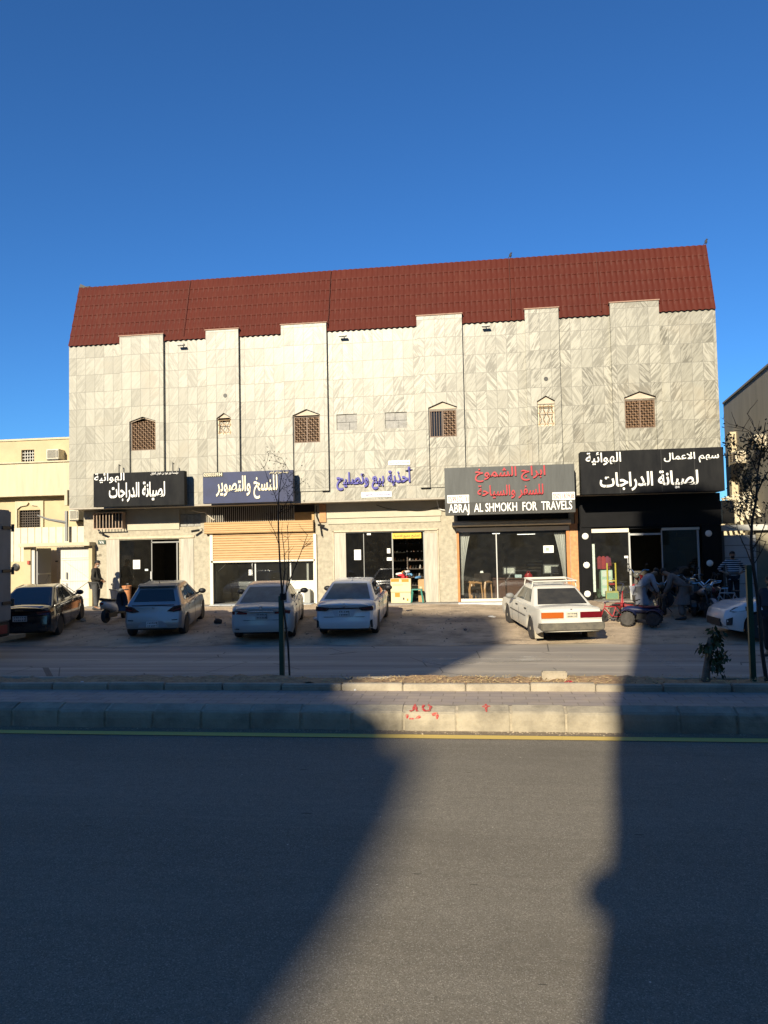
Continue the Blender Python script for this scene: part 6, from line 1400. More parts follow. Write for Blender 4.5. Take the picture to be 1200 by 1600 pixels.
    for q in 'lr':
        w_ = P['el' + q].lerp(P['wr' + q], sleeve); N2['cuff' + q] = (*w_, .036)
    N2['hemc'] = (*((P['hipl'] + P['hipr']) / 2 - V((0, 0, .05))), .135, .105)
    keys = ['pelvis', 'belly', 'chest', 'shl', 'ell', 'cuffl', 'shr', 'elr', 'cuffr', 'neckbase']; N = N2
    es = [('pelvis', 'belly'), ('belly', 'chest'), ('chest', 'neckbase'), ('chest', 'shl'), ('shl', 'ell'), ('ell', 'cuffl'), ('chest', 'shr'), ('shr', 'elr'), ('elr', 'cuffr')]
    if skirt is None: keys += ['hemc']; es += [('pelvis', 'hemc')]
    nn, es = sub_(keys, es, top_r); nb = nn['neckbase']; nn['neckbase'] = (*nb[:3], .075)
    b = MB(); b.add_mesh(skin_mesh(nn, es, 'pelvis'))
    if skirt:
        c0 = P['pelvis'] + V((0, .0, .07)); c1 = (P['knl'] + P['knr']) / 2 + V(skirt)
        for ring in (1,):
            rings = []
            for j in range(7):
                f_ = j / 6; c = c0.lerp(c1, f_); rx, ry = .145 + .085 * f_, .115 + .10 * f_
                rings.append([c + V((rx * (1 + .07 * f_ * math.sin(5 * a)) * math.cos(a), ry * (1 + .07 * f_ * math.cos(4 * a)) * math.sin(a), 0)) for a in [2 * math.pi * i / 24 for i in range(24)]])
            b.loft(rings, cap=False)
    g_ = b.build('shirt' if not skirt else 'tunic', top, t, recalc=False)
    for p_ in g_.data.polygons: p_.use_smooth = True
    for q in 'lr': N['ank' + q] = (*(P['kn' + q].lerp(P['an' + q], .93)), .05)
    keys = ['pelvis', 'hipl', 'knl', 'ankl', 'hipr', 'knr', 'ankr']; nn, es = sub_(keys, [('pelvis', 'hipl'), ('hipl', 'knl'), ('knl', 'ankl'), ('pelvis', 'hipr'), ('hipr', 'knr'), ('knr', 'ankr')], bot_r, .014)
    b = MB(); b.add_mesh(skin_mesh(nn, es, 'pelvis')); tr_ = b.build('trousers', bottom, t, recalc=False)
    for p_ in tr_.data.polygons: p_.use_smooth = True
    for q in 'lr':
        b = MB(); an, to = P['an' + q], P['toe' + q]; d = (to - an); d.z = 0; d.normalize(); sx_ = V((-d.y, d.x, 0))
        rings = []
        for f_, w_, h_ in ((-.09, .03, .07), (-.06, .042, .09), (.02, .045, .085), (.10, .05, .06), (.17, .045, .045), (.20, .02, .03)):
            c = V((an.x, an.y, 0)) + d * f_; rings.append([c + sx_ * w_ * math.cos(a) + V((0, 0, h_ * .5 + h_ * .55 * math.sin(a))) for a in [2 * math.pi * i / 10 for i in range(10)]])
        b.loft(rings); b.build('shoe', SHOE, t, smooth=60)
    return t
def standing():
    return dict(pelvis=(0, 0, .96), belly=(0, .01, 1.10), chest=(0, 0, 1.30), neckbase=(0, -.015, 1.47), head=(0, .02, 1.625), face=(0, 1, 0), shl=(-.185, -.01, 1.41), shr=(.185, -.01, 1.41), ell=(-.24, -.03, 1.13), elr=(.24, -.03, 1.13), wrl=(-.24, .06, .90), wrr=(.24, .06, .90),
                hipl=(-.095, 0, .90), hipr=(.095, 0, .90), knl=(-.10, .02, .49), knr=(.10, .02, .49), anl=(-.105, -.02, .085), anr=(.105, -.02, .085), toel=(-.12, .13, .035), toer=(.12, .13, .035))
# man at the gate, dark jacket
J = standing(); J.update(wrl=(-.05, .27, 1.00), wrr=(.07, .25, 1.03), ell=(-.25, .0, 1.12), elr=(.25, .0, 1.12), handl=(.9, .4, -.1), handr=(-.9, .4, -.15), head=(0, .05, 1.62), face=(0, 1, -.15), anl=(-.10, -.08, .085), toel=(-.11, .07, .035), anr=(.10, .06, .085), toer=(.11, .21, .035))
YM = 27.05; zf = apron_h(U(150, YM, 950), YM) ; hM = (Z(150, 876, YM) - zf)
person('man in a dark jacket and loose grey trousers standing by the white gate', (U(150, YM, 930), YM, zf), R(-86), J, mat('dark_brown_jacket', (0.030, 0.026, 0.02), 0.85, var=0.4), mat('grey_loose_trousers', (0.085, 0.085, 0.085), 0.9, var=0.4, scale=8, stretch=(5, 5, 0.5)), hM / 1.73, top_r=1.22, beard=mat('grey_beard', (0.35, 0.33, 0.30), 0.9), bot_r=1.4)
# man in a striped jersey, hands on hips
J = standing(); J.update(ell=(-.40, -.06, 1.16), elr=(.42, -.05, 1.18), wrl=(-.19, .06, 1.02), wrr=(.19, .06, 1.02), handl=(1, .25, -.3), handr=(-1, .25, -.3))
YS5 = 26.3; k = NT('striped_jersey'); o_ = k.obj(); kz = k.n('ShaderNodeSeparateXYZ', {0: o_}).outputs[2]
k.col(k.mix(k.math('GREATER_THAN', k.math('FRACT', k.math('MULTIPLY', kz, 15.0)), 0.66), (0.025, 0.03, 0.045, 1), (0.55, 0.55, 0.55, 1)), 0.9); JER = k.m
zf = apron_h(U(1148, YS5, 940), YS5); hM = Z(1145, 862, YS5) - zf
person('man in a dark white striped jersey with hands on hips before the pale gate', (U(1147, YS5, 940), YS5, zf), R(176), J, JER, mat('black_trousers', (0.012, 0.012, 0.014), 0.9), hM / 1.73, beard=HAIR, sleeve=0.5)
# two men bending over a motorbike
def bending(lean=55, reach=.05):
    J = standing(); piv = Vector((0, -.12, .93)); M = Matrix.Rotation(-R(lean), 3, 'X')
    for k_ in ('belly', 'chest', 'neckbase', 'head', 'shl', 'shr'): J[k_] = tuple(piv + M @ (Vector(J[k_]) - Vector((0, 0, .93))))
    J['pelvis'] = (0, -.12, .95); J['hipl'] = (-.095, -.12, .88); J['hipr'] = (.095, -.12, .88); J['face'] = (0, math.cos(R(lean + 15)), -math.sin(R(lean + 15)))
    for q, s_ in (('l', -1), ('r', 1)):
        sh_ = Vector(J['sh' + q]); J['el' + q] = tuple(sh_ + Vector((s_ * .06, .04, -.27))); J['wr' + q] = tuple(sh_ + Vector((s_ * -.02, .14 + reach, -.50))); J['hand' + q] = (0, .5, -1)
    return J
YA = 24.4
KA = mat('pale_grey_tunic', (0.30, 0.31, 0.335), 0.9, var=0.3, scale=7, stretch=(4, 4, 0.6)); KB = mat('brown_grey_tunic', (0.17, 0.14, 0.12), 0.9, var=0.3, scale=7, stretch=(4, 4, 0.6))
def put(px, py, Y): x = U(px, Y, py); return (x, Y, apron_h(x, Y))
pA = put(1006, 968, 24.0); pB = put(1066, 970, 23.9)
person('man in a pale grey tunic bending to the right over a dark motorbike', pA, R(-78), bending(48), KA, KA, 1.0, skirt=(0, -.03, -.06), top_r=1.2, bot_r=1.5)
person('man in a brown grey tunic bending to the left over a dark motorbike', pB, R(68), bending(52), KB, KB, 1.04, skirt=(0, -.03, -.06), top_r=1.25, bot_r=1.5)
# man cut by the right picture edge
J = standing(); J.update(ell=(-.27, .04, 1.13), wrl=(-.33, .16, .92), handl=(-.1, .2, -1))
pE = (U(1205, 18.4, 960), 18.4, -0.2); person('man in a dark sweater cut by the right picture edge beside the white car', pE, R(150), J, mat('navy_sweater', (0.02, 0.022, 0.032), 0.9), MATS['black_trousers'], 1.03, beard=HAIR, sleeve=0.9)

# ------------------------------------------------------------------ bikes
def spoked(name, parent, c, r, w, axis='x', m=RUB, spokes=14, rim=None):
    o = MB().lathe([(r * .06, -.03), (r * .07, .03)], c, axis, 10).build(name, GREYM, parent)
    MB().lathe([(r - w, -w * .5), (r - w * .4, -w * .62), (r, -w * .25), (r, w * .25), (r - w * .4, w * .62), (r - w, w * .5), (r - w, -w * .5)], c, axis, 26).build('tyre', m, o, smooth=50)
    b = MB(); c = Vector(c)
    for i in range(spokes):
        a = 2 * math.pi * i / spokes; d = Vector((0, math.cos(a), math.sin(a))) if axis == 'x' else Vector((math.cos(a), 0, math.sin(a)))
        b.tube([c + d * r * .06, c + d * (r - w * .9)], r * .012 + .002, 3)
    b.lathe([(r - w * 1.05, -w * .3), (r - w * 1.05, w * .3), (r - w * 1.35, w * .3), (r - w * 1.35, -w * .3), (r - w * 1.05, -w * .3)], c, axis, 26); b.build('rim', rim or ALU, o); return o
def bicycle(label, loc, heading, m, r=0.3, lean=0.0, group='bicycles before the motorbike shop', name='bicycle', flag=None):
    t = thing(name, label, 'bicycle', loc, group, local=True, rot=(0, lean, heading)); wb = r * 3.1; k_ = r / 0.33
    spoked('wheel', t, (0, -wb / 2, r), r, .045 * k_ + .005); spoked('wheel', t, (0, wb / 2, r), r, .045 * k_ + .005)
    bb, st_, hd_ = Vector((0, -.05 * k_, r * .9)), Vector((0, -.22 * k_, r + .48 * k_)), Vector((0, wb / 2 - .17 * k_, r + .50 * k_)); rh, fh = Vector((0, -wb / 2, r)), Vector((0, wb / 2, r))
    b = MB()
    for p, q in ((bb, st_), (bb, hd_ - Vector((0, 0, .1 * k_))), (st_, hd_)): b.tube([p, q], .018, 6)
    for s_ in (-1, 1): b.tube([rh + Vector((s_ * .05, 0, 0)), bb + Vector((s_ * .02, 0, 0))], .01, 5); b.tube([rh + Vector((s_ * .05, 0, 0)), st_ - Vector((0, 0, .05))], .01, 5)
    b.build('frame', m, t)
    b = MB()
    for s_ in (-1, 1): b.tube([fh + Vector((s_ * .05, 0, 0)), hd_ + Vector((s_ * .03, .02, -.1 * k_))], .013, 5)
    b.tube([hd_ + Vector((0, .02, -.12 * k_)), hd_ + Vector((0, -.02, .14 * k_))], .016, 6); b.build('fork', m, t)
    b = MB(); hb = hd_ + Vector((0, -.02, .15 * k_)); b.tube([hb + Vector((-.27 * k_, -.10, .05)), hb + Vector((-.12, .02, .03)), hb, hb + Vector((.12, .02, .03)), hb + Vector((.27 * k_, -.10, .05))], .013, 6); b.build('handlebar', CHROME, t)
    b = MB(); b.loft([[st_ + Vector((w_ * math.cos(a), y_, .06 + .03 * math.sin(a))) for a in [math.pi * 2 * i / 8 for i in range(8)]] for y_, w_ in ((-.13, .06), (-.08, .085), (.02, .04), (.12, .02))]); b.build('saddle', BLKP, t)
    b = MB(); b.lathe([(.08, -.01), (.08, .01)], bb + Vector((.05, 0, 0)), 'x', 14); b.tube([bb + Vector((.06, 0, 0)), bb + Vector((.07, .12, -.08)), bb + Vector((.15, .12, -.08))], .01, 4); b.tube([bb + Vector((-.06, 0, 0)), bb + Vector((-.07, -.12, .08)), bb + Vector((-.15, -.12, .08))], .01, 4); b.build('crank', DKM, t)
    if flag:
        b = MB(); b.tube([rh + Vector((.05, 0, .1)), rh + Vector((.05, -.03, .75))], .012, 4); b.prism([rh + Vector((.05, -.01, .72)), rh + Vector((.05, -.06, .40)), rh + Vector((.05, .03, .40))], (.03, 0, 0)); b.build('back_guard', flag, t)
    return t
def motorbike(label, loc, heading, m, r=.30, lean=0.0, group='motorbikes before the black shop front', seat=BLKP):
    t = thing('motorbike', label, 'motorbike', loc, group, local=True, rot=(0, lean, heading)); wb = 1.22
    rh, fh = Vector((0, -wb / 2, r)), Vector((0, wb / 2, r))
    spoked('wheel', t, rh, r, .10, spokes=10); spoked('wheel', t, fh, r, .085, spokes=10)
    b = MB(); b.box(-.13, .13, -.20, .18, .24, .48); b.lathe([(.10, -.16), (.12, -.13), (.12, .13), (.10, .16)], (0, -.02, .33), 'x', 16)
    for i in range(5): b.box(-.11, .11, .08, .24, .50 + i * .025, .512 + i * .025)
    b.build('engine', mat('engine_alloy', (0.12, 0.12, 0.12), 0.45, 0.7), t, bevel=.01)
    b = MB()
    for s_ in (-1, 1):
        b.tube([fh + Vector((s_ * .085, 0, 0)), Vector((s_ * .085, wb / 2 - .22, .86))], .024, 8); b.tube([rh + Vector((s_ * .10, 0, 0)), Vector((s_ * .11, -.1, .36))], .022, 6); b.tube([rh + Vector((s_ * .12, .05, .03)), Vector((s_ * .13, -wb / 2 + .16, .66))], .03, 8)
    b.tube([Vector((0, wb / 2 - .24, .86)), Vector((0, .1, .62)), Vector((0, -.35, .66)), Vector((0, -.6, .70))], .03, 6); b.tube([Vector((0, wb / 2 - .24, .82)), Vector((0, .22, .3))], .025, 6); b.build('frame', DKM, t)
    b = MB(); b.loft([[Vector((w_ * math.cos(a), y_, z_ + h_ * math.sin(a))) for a in [2 * math.pi * i / 14 for i in range(14)]] for y_, z_, w_, h_ in ((-.10, .72, .09, .06), (.0, .76, .13, .10), (.15, .79, .145, .12), (.28, .79, .12, .10), (.36, .78, .05, .05))]); b.build('fuel_tank', m, t, smooth=60)
    b = MB(); b.loft([[Vector((w_ * math.cos(a), y_, z_ + .05 * math.sin(a))) for a in [2 * math.pi * i / 12 for i in range(12)]] for y_, z_, w_ in ((-.72, .82, .07), (-.62, .80, .13), (-.35, .75, .14), (-.12, .74, .11), (-.06, .75, .06))]); b.build('seat', seat, t, smooth=60)
    b = MB()
    for c_, a0, a1, rr_ in ((rh, 25, 150, r + .06), (fh, 30, 150, r + .04)):
        rg = [[c_ + Vector((x_, -math.cos(R(a)) * rr_, math.sin(R(a)) * rr_)) for x_ in (-.065, -.03, .03, .065)] for a in range(a0, a1, 12)]
        rv = [[b._v(p) for p in q] for q in rg]
        for p, q in zip(rv, rv[1:]):
            for i in range(3): b.face([p[i], p[i + 1], q[i + 1], q[i]])
    b.build('mudguard', m, t)
    b = MB(); hy, hz = wb / 2 - .26, 1.0; b.tube([(-.36, hy - .12, hz + .06), (-.2, hy - .02, hz + .07), (-.09, hy, hz - .06), (.09, hy, hz - .06), (.2, hy - .02, hz + .07), (.36, hy - .12, hz + .06)], .015, 6); b.build('handlebar', CHROME, t)
    for s_ in (-1, 1): b = MB(); b.tube([(s_ * .24, hy - .04, hz + .06), (s_ * .30, hy - .02, hz + .24)], .008, 4); b.ball((s_ * .32, hy - .03, hz + .27), (.045, .015, .03)); b.build('mirror', DKM, t)
    b = MB(); b.lathe([(.05, -.10), (.10, -.02), (.105, .02)], (0, hy + .13, .90), 'y', 16); hl = b.build('headlight', DKM, t); MB().lathe([(.095, 0), (.06, .03), (.01, .04)], (0, hy + .151, .90), 'y', 16).build('lens', HEADL, hl, smooth=60)
    b = MB(); b.tube([(.12, .12, .34), (.15, .0, .22), (.16, -.3, .24), (.17, -.85, .34)], [.03, .03, .045, .05], 8); b.build('exhaust', CHROME, t)
    b = MB(); b.tube([(-.12, -.1, .24), (-.28, -.05, .01)], .012, 5); b.build('side_stand', DKM, t)
    return t
def put_at(px, py): p = ground(px, py); p.z = apron_h(p.x, p.y); return tuple(p)
def scooter(label, loc, heading, m, m2, group=None, lean=0.0):
    t = thing('scooter', label, 'scooter', loc, group, local=True, rot=(0, lean, heading)); r = .23; wb = 1.25
    rh, fh = Vector((0, -wb / 2, r)), Vector((0, wb / 2, r))
    for c_ in (rh, fh):
        o = MB().lathe([(.02, -.05), (.03, .05)], c_, 'x', 10).build('wheel', GREYM, t); MB().lathe([(r * .55, -.055), (r * .9, -.06), (r, -.03), (r, .03), (r * .9, .06), (r * .55, .055)], c_, 'x', 24).build('tyre', RUB, o, smooth=50); MB().lathe([(r * .56, -.04), (r * .56, .04), (.03, .03), (.03, -.03)], c_, 'x', 18).build('rim', DKM, o)
    b = MB(); b.loft([[Vector((w_ * math.cos(a) * (1 if abs(math.cos(a)) < .9 else .97), y_, z_ + h_ * math.sin(a))) for a in [2 * math.pi * i / 14 for i in range(14)]] for y_, z_, w_, h_ in ((-.88, .66, .05, .06), (-.80, .62, .13, .12), (-.5, .55, .19, .17), (-.22, .48, .20, .20), (-.10, .40, .16, .18), (-.06, .36, .08, .10))]); b.build('rear_cowl', m, t, smooth=60)
    b = MB(); b.loft([[Vector((w_ * math.cos(a), y_, z_ + .05 * math.sin(a))) for a in [2 * math.pi * i / 12 for i in range(12)]] for y_, z_, w_ in ((-.92, .80, .07), (-.80, .78, .14), (-.45, .74, .15), (-.15, .72, .12), (-.10, .72, .05))]); b.build('seat', BLKP, t, smooth=60)
    b = MB(); b.box(-.17, .17, -.15, .32, .26, .33); b.build('footboard', BLKP, t, bevel=.015)
    b = MB(); b.loft([[Vector((x_, y_ + .06 * (1 - (x_ / .22) ** 2), z_)) for x_ in (-w_, -w_ * .6, 0, w_ * .6, w_)] + [Vector((x_, y_ + .03 + .06 * (1 - (x_ / .22) ** 2), z_)) for x_ in (w_, w_ * .6, 0, -w_ * .6, -w_)] for y_, z_, w_ in ((.30, .26, .15), (.36, .40, .21), (.40, .62, .22), (.36, .85, .18), (.33, .98, .12))]); b.build('leg_shield', m2, t, smooth=40)
    b = MB(); b.tube([(0, .30, .96), (0, .52, .30)], .03, 6); b.tube([fh + Vector((-.07, 0, 0)), (-.06, .50, .42)], .022, 6); b.tube([fh + Vector((.07, 0, 0)), (.06, .50, .42)], .022, 6); b.build('fork', DKM, t)
    b = MB(); rv = [[b._v(fh + Vector((x_, -math.cos(R(a)) * (r + .035), math.sin(R(a)) * (r + .035)))) for x_ in (-.07, 0, .07)] for a in range(20, 165, 12)]
    for p, q in zip(rv, rv[1:]):
        for i in range(2): b.face([p[i], p[i + 1], q[i + 1], q[i]])
    b.build('mudguard', m2, t)
    b = MB(); b.tube([(-.36, .18, 1.06), (-.15, .28, 1.04), (0, .30, 1.0), (.15, .28, 1.04), (.36, .18, 1.06)], [.022, .02, .03, .02, .022], 8); b.build('handlebar', BLKP, t)
    b = MB(); b.ball((0, .36, 1.0), (.10, .09, .09)); b.build('headlight', HEADL, t, smooth=60)
    strip_on(t, 'tail_lamp', [(-.07, -.89, .62), (.07, -.89, .62), (.07, -.87, .69), (-.07, -.87, .69)], TAILRED, .02)
    b = MB(); b.box(.07, .19, -.75, -.2, .18, .34); b.build('engine', DKM, t, bevel=.02)
    for s_ in (-1, 1): b = MB(); b.tube([(s_ * .22, .25, 1.04), (s_ * .26, .28, 1.20)], .008, 4); b.ball((s_ * .28, .27, 1.23), (.055, .015, .04)); b.build('mirror', DKM, t)
    return t
def quad(label, loc, heading, m, seat_m, k_=1.0, group='quad bikes before the black shop front'):
    t = thing('quad_bike', label, 'quad bike', loc, group, local=True, rot=(0, 0, heading)); t.scale = (k_,) * 3; r = .24
    for y in (-.42, .42):
        for s_ in (-1, 1):
            o = MB().lathe([(.09, -.06), (.10, .06)], (s_ * .38, y, r), 'x', 14).build('wheel', GREYM, t)
            b = MB(); b.lathe([(r * .5, -.10), (r * .85, -.11), (r, -.07), (r, .07), (r * .85, .11), (r * .5, .10)], (s_ * .38, y, r), 'x', 24)
            for i in range(16):
                a = 2 * math.pi * i / 16; c_ = Vector((s_ * .38, y + math.cos(a) * r, r + math.sin(a) * r)); b.box(c_.x - .07, c_.x + .07, c_.y - .018, c_.y + .018, c_.z - .018, c_.z + .018)
            b.build('tyre', mat('dusty_knobbly_tyre', (0.06, 0.055, 0.05), 0.9, var=0.5, scale=8), o)
            MB().lathe([(r * .5, s_ * .09), (r * .45, s_ * .06), (.03, s_ * .07)], (s_ * .38, y, r), 'x', 18).build('rim', GREYM, o)
    b = MB()
    for y, zz in ((-.42, .50), (.42, .50)):
        for s_ in (-1, 1):
            rg = [[Vector((s_ * x_, y - math.cos(R(a)) * .31, r + math.sin(R(a)) * (.33 if x_ < .5 else .30))) for x_ in (.16, .34, .50)] for a in range(25, 160, 15)]
            rv = [[b._v(p) for p in q] for q in rg]
            for p, q in zip(rv, rv[1:]):
                for i in range(2): b.face([p[i], p[i + 1], q[i + 1], q[i]])
    b.loft([[Vector((w_ * math.cos(a), y_, z_ + h_ * math.sin(a))) for a in [2 * math.pi * i / 12 for i in range(12)]] for y_, z_, w_, h_ in ((-.62, .50, .10, .05), (-.3, .50, .16, .10), (.1, .52, .16, .14), (.45, .56, .17, .10), (.66, .50, .10, .06))])
    b.build('body', m, t, smooth=50)
    b = MB(); b.loft([[Vector((w_ * math.cos(a), y_, z_ + .045 * math.sin(a))) for a in [2 * math.pi * i / 12 for i in range(12)]] for y_, z_, w_ in ((-.58, .64, .08), (-.45, .63, .14), (-.1, .62, .12), (.08, .64, .05))]); b.build('seat', seat_m, t, smooth=60)
    b = MB(); b.tube([(0, .28, .55), (0, .2, .80)], .025, 6); b.tube([(-.32, .08, .86), (-.12, .18, .84), (.12, .18, .84), (.32, .08, .86)], .018, 6); b.build('handlebar', DKM, t)
    b = MB(); b.tube([(-.25, .80, .34), (-.22, .72, .50), (.22, .72, .50), (.25, .80, .34), (-.25, .80, .34)], .018, 6); b.build('bumper_bar', DKM, t)
    b = MB(); b.box(-.38, .38, -.45, -.39, .21, .27); b.box(-.38, .38, .39, .45, .21, .27); b.box(-.1, .1, -.4, .4, .2, .4); b.build('axle', DKM, t)
    for s_ in (-1, 1): MB().ball((s_ * .09, .63, .56), (.05, .03, .04)).build('headlight', HEADL, t, smooth=60)
    return t
MOTOR_BLUE = mat('blue_plastic', (0.010, 0.016, 0.060), 0.4); MOTOR_RED = mat('red_plastic_body', (0.30, 0.015, 0.02), 0.35); PINK = mat('pink_plastic', (0.40, 0.16, 0.26), 0.4); SILV = mat('silver_plastic', (0.35, 0.35, 0.36), 0.35, 0.4); DARKB = mat('dark_bike_paint', (0.02, 0.02, 0.025), 0.3)
scooter('white scooter with a dark leg shield parked beside the standing man', put_at(181, 966), R(-3), mat('white_scooter_panel', (0.60, 0.59, 0.55), 0.35), mat('dark_blue_shield', (0.03, 0.035, 0.05), 0.35))
quad('blue toy quad bike with red seat standing at the edge of the shade', put_at(1003, 976), R(72), MOTOR_BLUE, mat('dull_red_seat', (0.14, 0.014, 0.016), 0.5), 0.84)
quad('red toy quad bike standing behind the blue one', put_at(978, 962), R(62), mat('faded_red_plastic', (0.20, 0.02, 0.02), 0.5), BLKP, 0.62)
bicycle("small red child's bicycle with a tall red back guard beside the old white car", put_at(956, 972), R(75), MOTOR_RED, 0.19, 0.08, flag=MOTOR_RED)
motorbike('dark motorbike facing the street between the two bending men', put(1036, 962, 25.0), R(172), DARKB, .30, 0.05)
motorbike('red motorbike standing just inside the open shop door', (U(1003, 27.9, 930), 27.9, 0.402), R(150), MOTOR_RED, .28)
scooter('grey scooter with a round headlamp facing the street among the parked motorbikes', put(1082, 968, 24.9), R(170), mat('dark_grey_scooter', (0.06, 0.06, 0.065), 0.4), mat('grey_green_shield', (0.035, 0.045, 0.045), 0.4))
motorbike('pink motorbike parked behind the grey scooter', put(1098, 960, 25.3), R(160), PINK, .30, -0.06)
motorbike('black motorbike with silver seat parked against the right black pier', put(1074, 950, 26.3), R(186), DARKB, .30, 0.04, seat=SILV)
motorbike('dark red motorbike parked nearest the white car', put(1116, 962, 24.7), R(150), mat('dark_red_tank', (0.16, 0.02, 0.03), 0.3), .29, 0.05)
bicycle('silver bicycle leaning among the motorbikes below the striped man', put(1130, 955, 25.2), R(120), SILV, .30, 0.12)
bicycle('pink bicycle standing before the right black pier', put(1108, 950, 26.0), R(100), PINK, .26, -0.1)
motorbike('silver motorbike facing the street beside the dark red one', put(1100, 972, 24.2), R(190), mat('silver_tank', (0.30, 0.30, 0.31), 0.3, 0.4), .29, 0.05)
bicycle('white bicycle leaning on the motorbikes nearest the pale gate', put(1138, 962, 24.6), R(105), mat('white_frame_paint', (0.5, 0.5, 0.5), 0.4), .29, -0.12)
bicycle('black bicycle behind the man in the brown grey tunic', put(1062, 952, 26.2), R(80), DARKB, .28, 0.1)
bicycle('blue bicycle standing inside the bright left window of the black shop', (U(968, 29.0, 930), 29.0, 0.404), R(70), MOTOR_BLUE, .22, 0.05)

# ------------------------------------------------------------------ goods and furniture inside and before the shops
def ux_(px, Y, py=900): return U(px, Y, py)
CARD = mat('printed_carton', (0.66, 0.55, 0.34), 0.8, var=0.15, scale=5); BCARD = mat('brown_carton', (0.42, 0.27, 0.13), 0.85, var=0.2)
ORP = mat('orange_print', (0.75, 0.22, 0.02), 0.7)
YB3 = YS - 0.25
def carton(px0, px1, pyt, pyb, Y, d, label, m, prints=()):
    x0, x1 = ux_(px0, Y), ux_(px1, Y); z0, z1 = Z((px0 + px1) / 2, pyb, Y), Z((px0 + px1) / 2, pyt, Y)
    t = thing('carton', label, 'carton', ((x0 + x1) / 2, Y + d / 2, z0), 'cartons at the shoe shop door'); bx(x0, x1, Y, Y + d, z0, z1).build('box', m, t, bevel=0.006)
    for a, c, e, f, mm in prints: bx(x0 + (x1 - x0) * a, x0 + (x1 - x0) * c, Y - 0.006, Y - 0.001, z0 + (z1 - z0) * e, z0 + (z1 - z0) * f).build('print', mm, t)
    bx(x0 + 0.02, x1 - 0.02, Y - 0.004, Y - 0.001, z1 - 0.03, z1 - 0.015).build('tape', BCARD, t); return z1
zb3 = 0.402
zt3 = carton(610.5, 641, 925, 942.5, YB3, 0.42, 'printed carton standing on the step at the shoe shop door', CARD, ((0.2, 0.45, 0.55, 0.95, ORP), (0.6, 0.68, 0.3, 0.5, DARKT), (0.8, 0.88, 0.2, 0.4, ORP)))
carton(610, 641.5, 904, 924.7, YB3 + 0.02, 0.42, 'printed carton with orange flap on top of the other one at the shoe shop door', CARD, ((0.02, 0.42, 0.76, 0.98, ORP), (0.55, 0.9, 0.74, 0.96, ORP), (0.1, 0.6, 0.5, 0.54, BCARD)))
carton(653, 664, 905, 941, YB3 + 0.35, 0.35, 'plain brown carton behind the green stool at the shoe shop door', BCARD, ((0.2, 0.5, 0.6, 0.68, CARD),))
rr = random.Random(4)
heap = [(0.55, 0.02, 0.03), (0.72, 0.70, 0.66), (0.03, 0.03, 0.04), (0.10, 0.25, 0.45), (0.60, 0.10, 0.05), (0.70, 0.68, 0.62), (0.5, 0.02, 0.04), (0.65, 0.3, 0.06), (0.12, 0.30, 0.5), (0.03, 0.03, 0.03), (0.7, 0.65, 0.6), (0.5, 0.03, 0.05)]
zt_ = Z(626, 905, YB3)
for i, c in enumerate(heap):
    x = ux_(621 + rr.uniform(0, 34), YB3 + 0.2); z = zt_ + (0.04 + 0.22 * rr.random() if x < ux_(640, YB3) else 0.0); y = YB3 + 0.1 + rr.uniform(0, 0.25)
    if x > ux_(641, YB3): z = Z(650, 905, YB3) + rr.uniform(-.05, .06)
    b = MB(); a = rr.uniform(0, 3.1); M = Matrix.Translation((x, y, z)) @ Matrix.Rotation(a, 4, 'Z') @ Matrix.Rotation(rr.uniform(-.5, .5), 4, 'Y')
    b.loft([[Vector((w_ * math.cos(q), y_, h_ * (0.3 + math.sin(q)))) for q in [2 * math.pi * k_ / 10 for k_ in range(10)]] for y_, w_, h_ in ((-.15, .03, .03), (-.11, .055, .06), (0, .045, .05), (.10, .055, .035), (.14, .03, .02))])
    for v in b.bm.verts: v.co = M @ v.co
    nm = ['red', 'white', 'black', 'blue', 'orange red', 'cream', 'dark red', 'orange', 'pale blue', 'plain black', 'off white', 'bright red'][i]
    single('shoe', b, mat('shoe_' + nm.replace(' ', '_'), c, 0.6), nm + ' shoe in the heap on the cartons at the shoe shop door', 'shoe', 'shoes heaped on the cartons', base=(x, y, z), smooth=60)
# green plastic stool
xs_, ys_ = ux_(651, YB3 - 0.05), YB3 - 0.02; zs_ = Z(651, 920, YB3); t = thing('plastic_stool', 'green plastic stool between the cartons at the shoe shop door', 'stool', (xs_, ys_, zb3))
GP = mat('green_plastic', (0.05, 0.22, 0.17), 0.45); bx(xs_ - 0.2, xs_ + 0.2, ys_ - 0.16, ys_ + 0.16, zs_ - 0.04, zs_).build('seat', GP, t, bevel=0.015)
for sx_ in (-1, 1):
    for sy_ in (-1, 1):
        b = MB(); b.tube([(xs_ + sx_ * 0.16, ys_ + sy_ * 0.12, zs_ - 0.04), (xs_ + sx_ * 0.22, ys_ + sy_ * 0.16, zb3 + 0.002)], [0.03, 0.022], 6); b.build('leg', GP, t)
